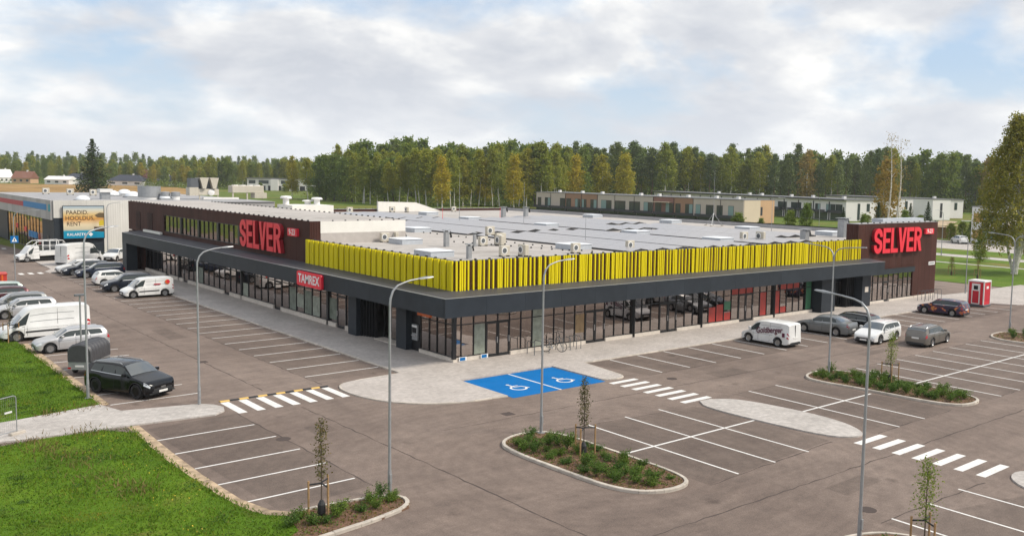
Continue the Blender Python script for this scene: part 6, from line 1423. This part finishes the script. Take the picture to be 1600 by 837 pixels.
def proto(kind, i):
    if (kind, i) in PROTO: return PROTO[(kind, i)]
    if kind == 'birch':
        H = 24; rad = lambda t: 3.3*(math.sin(math.pi*min(1, .16+.80*t))**.8)*(1-.15*t)
        C = clumps(H, H*(.30+.07*i), rad, 115, 30, 1.9, .85, .35); tr = trunk_mb(H, .24, .9, .3, 8, .3, 2.6).mesh('trunk'); tm, lm, sz = 'bark_birch', 'leaf_birch', .56
    elif kind == 'golden':
        H = 23; rad = lambda t: 3.6*(math.sin(math.pi*min(1, .18+.78*t))**.8)*(1-.2*t)
        C = clumps(H, H*(.13+.05*i), rad, 125, 30, 1.9, .85, .35); tr = trunk_mb(H, .24, .9, .3, 8, .22, 2.6).mesh('trunk'); tm, lm, sz = 'bark_birch', 'leaf_golden', .56
    elif kind == 'rust':
        H = 20; rad = lambda t: 3.4*(math.sin(math.pi*min(1, .2+.75*t))**.8)
        C = clumps(H, H*.16, rad, 95, 22, 1.8, .9, .35); tr = trunk_mb(H, .24, .9, .3, 8, .3, 2.6).mesh('trunk'); tm, lm, sz = 'bark_birch', 'leaf_rust', .62
    elif kind == 'alder':
        H = 21; rad = lambda t: 4.0*(math.sin(math.pi*min(1, .22+.72*t))**.7)*(1-.1*t)
        C = clumps(H, H*(.08+.06*i), rad, 125, 30, 2.0, .85, .35); tr = trunk_mb(H, .28, .88, .3, 8, .2, 3).mesh('trunk'); tm, lm, sz = 'bark_brown', 'leaf_alder', .58
    elif kind == 'pine':
        H = 27; rad = lambda t: 2.7*(math.sin(math.pi*min(1, .25+.7*t))**.8)
        C = clumps(H, H*(.40+.06*i), rad, 90, 30, 1.8, .9, .2); tr = trunk_mb(H, .26, .93, .25, 9, .5, 2.2).mesh('trunk'); tm, lm, sz = 'bark_pine', 'leaf_pine', .54
    else:  # spruce
        H = 22; pts = []
        for t in np.linspace(.04, .99, 46):
            R_ = (1-t)**.85*4.6+.12; z = H*t
            for a in np.linspace(0, 2*np.pi, max(5, int(15*(1-t)+4)), endpoint=False)+rng.uniform(0, 6):
                L = R_*rng.uniform(.78, 1.12); n = int(5+9*(1-t)); f = np.linspace(.15, 1, n)
                p = np.stack([L*f*np.cos(a), L*f*np.sin(a), z-.42*L*f**1.4+.28*L*np.clip(f-.75, 0, 1)], 1); pts.append(p+rng.normal(size=p.shape)*.13)
        C = np.concatenate(pts); tr = trunk_mb(H, .32, .98, .05).mesh('trunk'); tm, lm, sz = 'bark_brown', 'leaf_spruce', .42
    cr = quads_mesh('crown', leaf_quads(C, sz)); cr.materials.append(MATS[lm]); tr.materials.append(MATS[tm])
    PROTO[(kind, i)] = (H, tr, cr); return PROTO[(kind, i)]
TREE_NAME = {'birch': 'birch_tree', 'golden': 'birch_tree', 'rust': 'birch_tree', 'alder': 'leafy_tree', 'pine': 'pine_tree', 'spruce': 'spruce_tree'}
def tree(kind, i, x, y, h, label, group=None, wide=1.0):
    H, tr, cr = proto(kind, i); r = empty(TREE_NAME[kind], (x, y, -.1), rng.uniform(0, 6.28)); s = h/H; w = s*wide
    r.scale = (w, w, s); tag(r, label, 'tree', group)
    link('trunk', tr, None, r); link('crown', cr, None, r); return r
def along(path, n, depth, jit=1.0):
    P = [np.array(p, float) for p in path]; seg = [np.linalg.norm(b-a) for a, b in zip(P, P[1:])]; tot = sum(seg); out = []
    for k in range(n):
        s = tot*(k+.5+.4*rng.uniform(-1, 1)*jit)/n; s = min(max(s, 0), tot-1e-6); i = 0
        while s > seg[i]: s -= seg[i]; i += 1
        p = P[i]+(P[i+1]-P[i])*s/seg[i]; v = p-np.array([-31., -47.]); v /= np.linalg.norm(v); out.append((p+v*rng.uniform(0, depth), s))
    return [o[0] for o in out]
LAB = {'birch': 'green yellow birch in the wood behind the store', 'golden': 'golden birch in the wood behind the store', 'rust': 'rust-tinted birch in the wood behind the store', 'alder': 'round dark green tree in the wood behind the store', 'pine': 'tall pine in the wood behind the row houses', 'spruce': 'dark spruce in the wood'}
KINDW = {'birch': 'green yellow birch', 'golden': 'golden birch', 'rust': 'rust-tinted birch', 'alder': 'round dark green tree', 'pine': 'tall pine', 'spruce': 'dark spruce'}
def lab_at(where): return {k: v+' '+where for k, v in KINDW.items()}
def belt(path, n, depth, mixk, h0, h1, lab=None, grp='trees of the wood behind the store'):
    for p in along(path, n, depth):
        k = mixk[rng.integers(len(mixk))]; i = int(rng.integers(2)); tree(k, i, p[0], p[1], (h0+h1)/2*rng.uniform(.80, 1.17), (lab or LAB)[k], grp, rng.uniform(.85, 1.35))
CEN = [(141,331),(145,312),(140,275),(143,257),(150,235),(172,238),(187,230),(212,246)]
belt([(141,331),(145,312),(140,275)], 9, 6, ['alder','alder','birch'], 16, 19.5, lab_at('at the left end of the wood beside the meadow'))
belt([(139,276),(143,257),(150,235),(172,238),(187,230)], 24, 10, ['birch','birch','golden','birch','alder'], 17.5, 21.5, lab_at('in the front row of the wood behind the store roof'))
belt([(150,320),(156,285),(160,262),(168,250),(190,246),(205,243)], 30, 26, ['birch','alder','birch','birch','golden'], 19.5, 23.5, lab_at('in the second row of the wood behind the store roof'))
belt([(187,230),(205,232),(224,250)], 12, 14, ['birch','birch','alder'], 20, 23, lab_at('of the wood behind the left end of the beige row houses'))
RG = [(223,262),(251,264),(273,257),(294,235),(312,212),(329,188),(343,165),(364,146),(384,126),(392,112)]
belt(RG[:5], 22, 10, ['pine','birch','pine','alder','birch'], 22.5, 26, lab_at('in the front row of the wood behind the beige row houses')); belt(RG[4:], 26, 10, ['pine','pine','birch','alder','rust','birch'], 22, 26, lab_at('in the front row of the wood behind the white row houses'))
belt(RG, 44, 45, ['pine','pine','pine','birch'], 24, 28, lab_at('in the back rows of the wood behind the row houses'))
for x, y, h in ((142.5,224.3,18),(166,213,19),(208,199,20),(203,207,20.5),(214,206,21),(196,214,20)): tree('golden', int(x) % 2, x, y, h, 'bright golden birch standing in front of the wood', 'golden birches before the wood', 1.15)
LF = {'birch': 'far birch of the tree line at the left', 'golden': 'far golden tree of the tree line at the left', 'alder': 'far dark tree of the tree line at the left', 'pine': 'far pine of the tree line at the left', 'rust': 'far rust-tinted tree of the tree line at the left', 'spruce': 'far spruce of the tree line at the left'}
belt([(60,732),(109,716),(143,699),(160,640)], 34, 30, ['alder','golden','birch','alder'], 14, 18, LF, 'far tree line at the left')
belt([(163,640),(172,585),(170,540)], 14, 12, ['golden','alder','birch'], 11, 15, LF, 'far tree line at the left')
belt([(170,545),(191,545),(220,556),(224,520)], 30, 16, ['pine','birch','alder'], 15.5, 19.5, LF, 'far tree line at the left')
tree('spruce', 0, 56.2, 328, 22.5, 'single tall dark spruce in the dry field at the left', None, 1.75)
tree('golden', 1, 138, 338, 18.5, 'loose brown-green birch at the left end of the wood', None, 1.0)
for x, y, h, w in ((190,467,5,2.2),(199,470,4,2.0),(184,488,5,1.8),(205,466,6,1.6)): tree('alder', 0, x, y, h, 'dark bushy tree before the long white house at the left', 'bushes before the white house', w)
# deeper rows of the wood: one mass
def mass(name, path, n, depth, kinds, h0, h1, label=None):
    for kind in kinds:
        H, tr, cr = proto(kind, 0); nv = len(cr.vertices); co = np.empty(nv*3, np.float32); cr.vertices.foreach_get('co', co); co = co.reshape(-1, 4, 3)[::2].copy(); cen = co.mean(1, keepdims=True); co = cen+(co-cen)*1.45
        acc = []
        for p in along(path, n//len(kinds), depth):
            s = rng.uniform(h0, h1)/H; a = rng.uniform(0, 6.28); c, si = math.cos(a), math.sin(a); q = co.copy()*s*1.15
            x = q[..., 0]*c-q[..., 1]*si+p[0]; y = q[..., 0]*si+q[..., 1]*c+p[1]; q[..., 0] = x; q[..., 1] = y; acc.append(q)
        me = quads_mesh(name, np.concatenate(acc)); me.materials.append(cr.materials[0]); o = link(name, me, None); stuff(o); o['label'] = label; o['category'] = 'wood'
mass('woodland', [(175,330),(190,290),(205,275),(240,290),(300,262),(330,225),(360,190),(400,150),(412,120)], 170, 70, ['pine','alder'], 19, 24, 'deeper mass of the wood behind the front trees')
mass('woodland', [(40,760),(120,740),(180,690),(185,590),(240,575),(300,560)], 100, 60, ['alder','birch'], 14, 18, 'deeper mass of the far tree line at the left')
mass('far_forest', [(-60,1150),(150,1100),(330,1000),(430,900)], 110, 150, ['alder','pine'], 19, 26, 'hazy far forest on the horizon at the left')
def undergrowth(path, n, depth, label):
    C = np.concatenate([np.array([p[0], p[1], 0])+rng.normal(size=(34,3))*np.array([2.6,2.6,1.7])+np.array([0,0,1.3]) for p in along(path, n, depth)])
    C[:,2] = np.abs(C[:,2]); me = quads_mesh('undergrowth', leaf_quads(C, .8)); me.materials.append(MATS['leaf_alder']); o = stuff(link('undergrowth', me, None)); o['label'] = label; o['category'] = 'undergrowth'
undergrowth([(144,330),(150,312),(146,275),(150,257),(156,238),(172,242),(190,236),(214,252)], 170, 26, 'low green undergrowth along the foot of the wood')
undergrowth(RG, 170, 20, 'low undergrowth at the foot of the pines'); undergrowth([(60,722),(109,706),(143,690),(158,635),(168,575),(185,535),(220,545)], 120, 10, 'hedges and bushes among the far houses')
# twin bare-trunked birches
for i, (x, y, h) in enumerate(((168.4,67.6,24.0),(170.2,66.2,23.2))):
    r = empty('birch_tree', (x, y, 0)); tag(r, ('left one of two tall thin white birch trunks above the brown block','right one of two tall thin white birch trunks above the brown block')[i], 'tree')
    trunk_mb(h, .28, .97, .2, 9, .55, 2.4).build('trunk', 'bark_birch', r)
    C = clumps(h, h*.45, lambda t: 2.6*(1-.5*t), 46, 8, 1.5, 1.1); C2 = clumps(h*.5, 1.2, lambda t: 3.0, 40, 18, 1.4); 
    link('crown', quads_mesh('crown', leaf_quads(np.concatenate([C, C2]) if i == 0 else C, .26)), 'leaf_rust', r)
tree('rust', 0, 172, 70.5, 17.5, 'rust-brown tree behind the two thin birch trunks', None, 1.0)
# conifers and small trees before the row houses
for j, (x, y, h, w, k) in enumerate(((117.1,72,5.2,1.7,'alder'),(120,68.2,4.2,1.2,'alder'),(115.3,57.8,6.2,1.2,'alder'),(117.1,55.3,7.6,.95,'alder'),(116.6,46.9,7.4,1.1,'spruce'),(124.2,44.2,8.4,1.15,'spruce'),(121,45.2,6.0,1.0,'alder'),(144.5,48.8,8.0,1.1,'spruce'),(146.1,45.8,8.4,1.2,'spruce'),(140,47.5,6.5,1.0,'alder'))):
    tree(k, 0, x, y, h, {'alder': 'small bushy tree before the row houses', 'spruce': 'small conifer before the white row houses'}[k], 'small trees before the row houses', w)
for j, (x, y, h, w) in enumerate(((152,43.5,4.0,1.5),(155,40.5,4.4,1.4),(158,44,4.2,1.5),(200,92,3,2.2),(208,88,3,2.4),(215,84,3.2,2.2))): tree('alder', 1, x, y, h, 'dark green bush in the yard right of the brown block', 'yard bushes', w)
tree('alder', 0, 107.1, 16.5, 4.3, 'small round green tree on the verge before the white house', None, 1.25)
# big weeping birch at the right
bg = empty('birch_tree', (93.0, 5.3, 0)); tag(bg, 'huge birch with white trunk and drooping foliage at the right picture edge', 'tree')
Hb = 22.5; tb = MB(); pts = [(.25*math.sin(i), .2*math.cos(i*1.3)-.2, Hb*.95*i/9) for i in range(10)]
tb.tube(pts, [.42*(1-.9*i/9)+.02 for i in range(10)], 10); tb.tube([(.1,0,.3),(.7,-.5,3),(1.2,-.7,8),(1.0,-.4,14)], [.26,.22,.15,.04], 8); tb.tube([(-.1,.1,.2),(-.8,.6,3),(-1.3,.9,7),(-1.6,1.4,12)], [.22,.18,.12,.03], 8)
CB = []
for j in range(78):
    t = (j+.5)/78; z0 = 3.6+(Hb-4.4)*t*.96; a = j*2.399; Lb = 6.0*(math.sin(math.pi*min(1, .24+.72*t))**.75)*rng.uniform(.75, 1.08)*(1-.38*t)
    q = [np.array([0,0,z0]), np.array([.5*Lb*math.cos(a), .5*Lb*math.sin(a), z0+.32*Lb]), np.array([.85*Lb*math.cos(a), .85*Lb*math.sin(a), z0+.30*Lb]), np.array([Lb*math.cos(a), Lb*math.sin(a), z0-.05*Lb])]
    tb.tube([tuple(p) for p in q], [.09*(1-.6*t), .05, .03, .012], 4)
    for m in range(40):
        f = rng.uniform(.25, 1); i = min(int(f*3), 2); p = q[i]+(q[i+1]-q[i])*(f*3-i)+rng.normal(size=3)*np.array([.42,.42,.25]); dl = rng.uniform(.5, 1.9)*(1-.4*t); n = int(6+6*dl)
        s = np.linspace(0, 1, n)[:,None]; CB.append(p-np.array([0,0,1])*s*dl+rng.normal(size=(n,3))*.16)
tb.build('trunk', 'bark_birch', bg); link('crown', quads_mesh('crown', leaf_quads(np.concatenate(CB), .24)), 'leaf_bigbirch', bg)
# staked saplings
def sapling(x, y, h, label, z=.08, wide=.26, stakes=True, leaf='leaf_sapling', dens=1.0, rot=0.0):
    r = empty('sapling', (x, y, z), rot); tag(r, label, 'young tree', 'staked young trees')
    b = MB(); b.tube([(0,0,0),(.02,0,h*.5),(0,.01,h*.97)], [.03,.02,.006], 6); C = []
    for j in range(26):
        t = .36+.62*j/26; a = j*2.4; L = wide*(1-abs(t-.55)*1.25)*1.2; b.tube([(0,0,h*t),(L*.6*math.cos(a),L*.6*math.sin(a),h*t+L*1.1)], [.007,.003], 3, False)
        n = int(30*dens); p = np.stack([L*.75*math.cos(a)*rng.uniform(.2,1.2,n), L*.75*math.sin(a)*rng.uniform(.2,1.2,n), h*t+L*rng.uniform(-.2,1.5,n)], 1); C.append(p+rng.normal(size=p.shape)*.06)
    b.build('trunk', 'bark_brown', r); link('crown', quads_mesh('crown', leaf_quads(np.concatenate(C), .06)), leaf, r)
    if stakes:
        P = [(.55*math.cos(R(a)), .42*math.sin(R(a))) for a in (100, 220, 340)]
        for px, py in P: MB().cyl((px,py), .035, 0, 1.25, 8).build('stake', 'wood', r)
        MB().tube([(P[0][0],P[0][1],1.12),(.0,.0,1.14),(P[1][0],P[1][1],1.12)], .03, 5).build('strap', 'plastic_dark', r); MB().tube([(P[2][0],P[2][1],1.12),(0,0,1.17)], .03, 5).build('strap', 'plastic_dark', r)
        MB().lathe([(.10,0),(.14,.1),(.13,.4),(.06,.55)], n=10).build('water_bag', 'plastic_dark', r)
sapling(-6.2, -19.25, 3.25, 'slim staked young tree in the central planting island')
sapling(-17.75, -18.85, 3.3, 'slim staked young tree in the bottom left planting bed', .06, .26, dens=.8, rot=1)
sapling(17.1, -20.0, 2.95, 'staked young tree in the right planting island', .08, .33, leaf='leaf_alder', rot=2)
sapling(-4.6, -33.6, 2.95, 'staked young tree at the bottom right edge of the picture', .08, .42, leaf='leaf_alder', rot=.5)
sapling(-20.1, 22.6, 3.0, 'staked bare young tree before the tall white van', .05, .28, dens=.25, rot=2.5)
sapling(83.5, 9.3, 2.2, 'staked sapling on the verge left of the red booth', .03, .4, leaf='leaf_rust'); sapling(81.9, 5.1, 2.2, 'staked sapling on the verge behind the red booth', .03, .3, leaf='leaf_rust', dens=.5)
# planted shrubs
SHR = []
for i in range(6):
    hh = (.55,.7,.48,.8,.62,.5)[i]; b = MB(); C = []
    for j in range(16):
        a = rng.uniform(0, 6.28); L = rng.uniform(.18, .42); top = np.array([L*math.cos(a), L*math.sin(a), hh*rng.uniform(.55, 1.15)]); b.tube([(0,0,0), tuple(top*.55+np.array([0,0,.06])), tuple(top)], [.008,.006,.003], 3, False)
        n = 44; f = rng.uniform(.3, 1.05, n)[:,None]; C.append(top*f+rng.normal(size=(n,3))*np.array([.075,.075,.06]))
    sm = b.mesh('stems'); sm.materials.append(MATS['bark_brown']); C = np.concatenate(C); C[:,2] = np.maximum(C[:,2], .03); lm = quads_mesh('foliage', leaf_quads(C, .062)); lm.materials.append(MATS['leaf_shrub']); SHR.append((sm, lm))
def shrub(x, y, s, label, group, z=.08):
    r = empty('shrub', (x, y, z), rng.uniform(0, 6.28)); s *= .86; r.scale = (s*rng.uniform(.75, 1.25), s*rng.uniform(.75, 1.25), s*rng.uniform(.5, 1.05)); tag(r, label, 'shrub', group); sm, lm = SHR[int(rng.integers(6))]
    link('stems', sm, None, r); link('foliage', lm, None, r)
def inside(p, poly):
    c = False; n = len(poly)
    for i in range(n):
        (x0, y0), (x1, y1) = poly[i], poly[(i+1) % n]
        if (y0 > p[1]) != (y1 > p[1]) and p[0] < (x1-x0)*(p[1]-y0)/(y1-y0)+x0: c = not c
    return c
def plant_bed(poly, n, label, group, smin=.55, smax=1.05, box=None, margin=.45):
    xs = [p[0] for p in poly]; ys = [p[1] for p in poly]; got = []; tries = 0
    while len(got) < n and tries < 6000:
        tries += 1; p = (rng.uniform(min(xs), max(xs)), rng.uniform(min(ys), max(ys)))
        if box and not (box[0] < p[1] < box[1]): continue
        if all(inside((p[0]+dx, p[1]+dy), poly) for dx in (-margin, margin) for dy in (-margin, margin)) and all((p[0]-g[0])**2+(p[1]-g[1])**2 > .30 for g in got): got.append(p); shrub(p[0], p[1], rng.uniform(smin, smax), label, group)
plant_bed(ISL_C, 40, 'low leafy shrub in the central planting island', 'shrubs of the central island')
plant_bed(ISL_D, 48, 'low leafy shrub in the right planting island', 'shrubs of the right island', .7, 1.15)
plant_bed(ISL_R, 26, 'low leafy shrub in the far right planting island', 'shrubs of the far right island', .7, 1.2)
plant_bed(ISL_B, 10, 'leafy shrub at the bottom edge below the right lamp post', 'shrubs of the bottom right island', .7, 1.1, (-35, -31))
for x, y, s in ((-16.9,-18.75,1.5),(-16.5,-19.3,1.2),(-15.8,-18.7,1.35),(-15.35,-18.55,1.2),(-15.25,-19.05,1.4),(-17.4,-19.3,1.3),(-16.0,-19.4,1.0),(-15.0,-18.75,1.1),(-18.4,-18.6,1.5),(-18.9,-19.0,1.4),(-18.3,-19.4,1.3),(-17.9,-19.6,1.1)): shrub(x, y, s*.66, 'leafy shrub in the bottom left planting bed', 'shrubs of the bottom left bed', .06)
def bed_weeds(poly, n, label):
    xs = [p[0] for p in poly]; ys = [p[1] for p in poly]; out = []
    for _ in range(n):
        p = (rng.uniform(min(xs), max(xs)), rng.uniform(max(min(ys), -36), max(ys)))
        if all(inside((p[0]+dx, p[1]+dy), poly) for dx in (-.22, .22) for dy in (-.22, .22)): k = int(rng.integers(3, 14)); q = np.zeros((k,3)); q[:,:2] = np.array(p)+rng.normal(size=(k,2))*.09; q[:,2] = rng.uniform(.09, .2, k); out.append(q)
    o = stuff(link('bed_weeds', quads_mesh('bed_weeds', leaf_quads(np.concatenate(out), .05)), 'leaf_shrub')); o['label'] = label; o['category'] = 'weeds'
    C = np.zeros((n*6,3)); C[:,0] = rng.uniform(min(xs), max(xs), n*6); C[:,1] = rng.uniform(max(min(ys), -36), max(ys), n*6); C[:,2] = .095; C = np.array([c for c in C if inside((c[0], c[1]), poly)])
    o = stuff(link('bark_chips', quads_mesh('bark_chips', leaf_quads(C, .075, .9)), 'grass_dry')); o['label'] = 'bark chips strewn over '+label.split(' over ')[1]; o['category'] = 'bark'
bed_weeds(ISL_C, 300, 'low weeds over the central planting island'); bed_weeds(ISL_D, 300, 'low weeds over the right planting island'); bed_weeds(ISL_L, 140, 'low weeds over the bottom left planting bed'); bed_weeds(ISL_R, 200, 'low weeds over the far right planting island')
# grass on the near lawns
def grass(polys, n, bounds, mt, label, hmin, hmax, z=.05):
    P = np.stack([rng.uniform(bounds[0], bounds[1], n*2), rng.uniform(bounds[2], bounds[3], n*2)], 1); keep = [p for p in P if any(inside(p, q) for q in polys)][:n]; P = np.array(keep); m = len(P)
    patch_ = .5+.5*np.sin(P[:,0]*1.7+1.3*np.sin(P[:,1]*.9))*np.sin(P[:,1]*1.3+np.sin(P[:,0]*.7)); h = (hmin+(hmax-hmin)*rng.uniform(0, 1, m)**2)*(.55+.9*patch_)
    a = rng.uniform(0, 6.28, m); w = rng.uniform(.012, .03, m); ln = rng.normal(size=(m,2))*h[:,None]*.5
    d = np.stack([np.cos(a)*w, np.sin(a)*w], 1); V = np.zeros((m,4,3)); V[:,0,:2] = P-d; V[:,1,:2] = P+d; V[:,2,:2] = P+ln+d*.25; V[:,3,:2] = P+ln-d*.25; V[:,:2,2] = z-.01; V[:,2:,2] = (z+h)[:,None]
    me = quads_mesh('grass', V); o = stuff(link('grass', me, mt)); o['label'] = label; o['category'] = 'grass'
grass([L_UP, L_LOW], 90000, (-28, -18, -22, 24), 'grass_blade', 'short green grass of the near lawns', .02, .085)
CL = []
for k in range(150):
    p = np.array([rng.uniform(-26, -19.9), rng.uniform(-20.5, 21)])
    if inside(p, L_UP) or inside(p, L_LOW):
        n = int(rng.integers(15, 70)); q = np.zeros((n,3)); q[:,:2] = p+rng.normal(size=(n,2))*rng.uniform(.1, .4); q[:,2] = rng.uniform(.06, .13, n); CL.append(q)
o = stuff(link('clover', quads_mesh('clover', leaf_quads(np.concatenate(CL), .055, .6)), 'leaf_shrub')); o['label'] = 'clover and weeds scattered over the near lawns'; o['category'] = 'weeds'
FL = []
for k in range(45):
    p = np.array([rng.uniform(-22.5, -19.9), rng.uniform(-20, 3)])
    if inside(p, L_UP) or inside(p, L_LOW): n = int(rng.integers(2, 9)); q = np.zeros((n,3)); q[:,:2] = p+rng.normal(size=(n,2))*.25; q[:,2] = rng.uniform(.1, .18, n); FL.append(q)
o = stuff(link('lawn_flowers', quads_mesh('lawn_flowers', leaf_quads(np.concatenate(FL), .04)), 'print_yellow')); o['label'] = 'small yellow flowers in the lawn along the bays'; o['category'] = 'flowers'
EDG = [(-19.98,-3.5),(-19.62,-3.5),(-19.78,-8.4),(-19.7,-12),(-19.52,-15.5),(-19.1,-17.4),(-18.5,-18.0),(-18.9,-18.4),(-19.5,-17.7),(-19.9,-15.5),(-20.1,-12),(-20.15,-8.4)]
grass([EDG, [(-20.0,1.5),(-19.62,1.5),(-19.58,21.4),(-20.0,21.4)]], 5000, (-20.2,-18.4,-18.5,21.5), 'grass_blade', 'ragged grass growing over the sandy edge of the bays', .03, .12)
# tufts of taller and drier growth
TC = np.concatenate([np.array([x, y])+rng.normal(size=(90,2))*s for x, y, s in ((-23.6,-3.6,.35),(-23.4,-5,.4),(-23.0,-6.4,.4),(-22.6,-8,.45),(-22.4,-10,.5),(-22.2,-11.6,.5),(-21.9,-12.6,.4),(-21.5,-3.4,.5),(-20.4,1.4,.4),(-22,1.0,.4))])
m_ = len(TC); V = np.zeros((m_,4,3)); a = rng.uniform(0, 6.28, m_); w = .02; ln = rng.normal(size=(m_,2))*.09; d = np.stack([np.cos(a)*w, np.sin(a)*w], 1); h = rng.uniform(.05, .22, m_)
V[:,0,:2] = TC-d; V[:,1,:2] = TC+d; V[:,2,:2] = TC+ln+d*.3; V[:,3,:2] = TC+ln-d*.3; V[:,:2,2] = .04; V[:,2:,2] = (.05+h)[:,None]
o = stuff(link('dry_grass', quads_mesh('dry_grass', V), 'grass_dry')); o['label'] = 'drier taller grass in patches across the lawn'; o['category'] = 'grass'

# ------------------------------------------------------------------ thin air haze over the whole place
mt_ = bpy.data.materials.new('air'); mt_.use_nodes = True; t_ = mt_.node_tree; t_.nodes.clear()
o_ = t_.nodes.new('ShaderNodeOutputMaterial'); v_ = t_.nodes.new('ShaderNodeVolumePrincipled'); v_.inputs['Color'].default_value = (0.93, 0.96, 1.0, 1); v_.inputs['Density'].default_value = 0.00013; v_.inputs['Anisotropy'].default_value = 0.2
t_.links.new(v_.outputs[0], o_.inputs['Volume']); MATS['air'] = mt_
stuff(MB().box(-2600, 4600, -700, 5100, -1.1, 40).build('haze', 'air'))
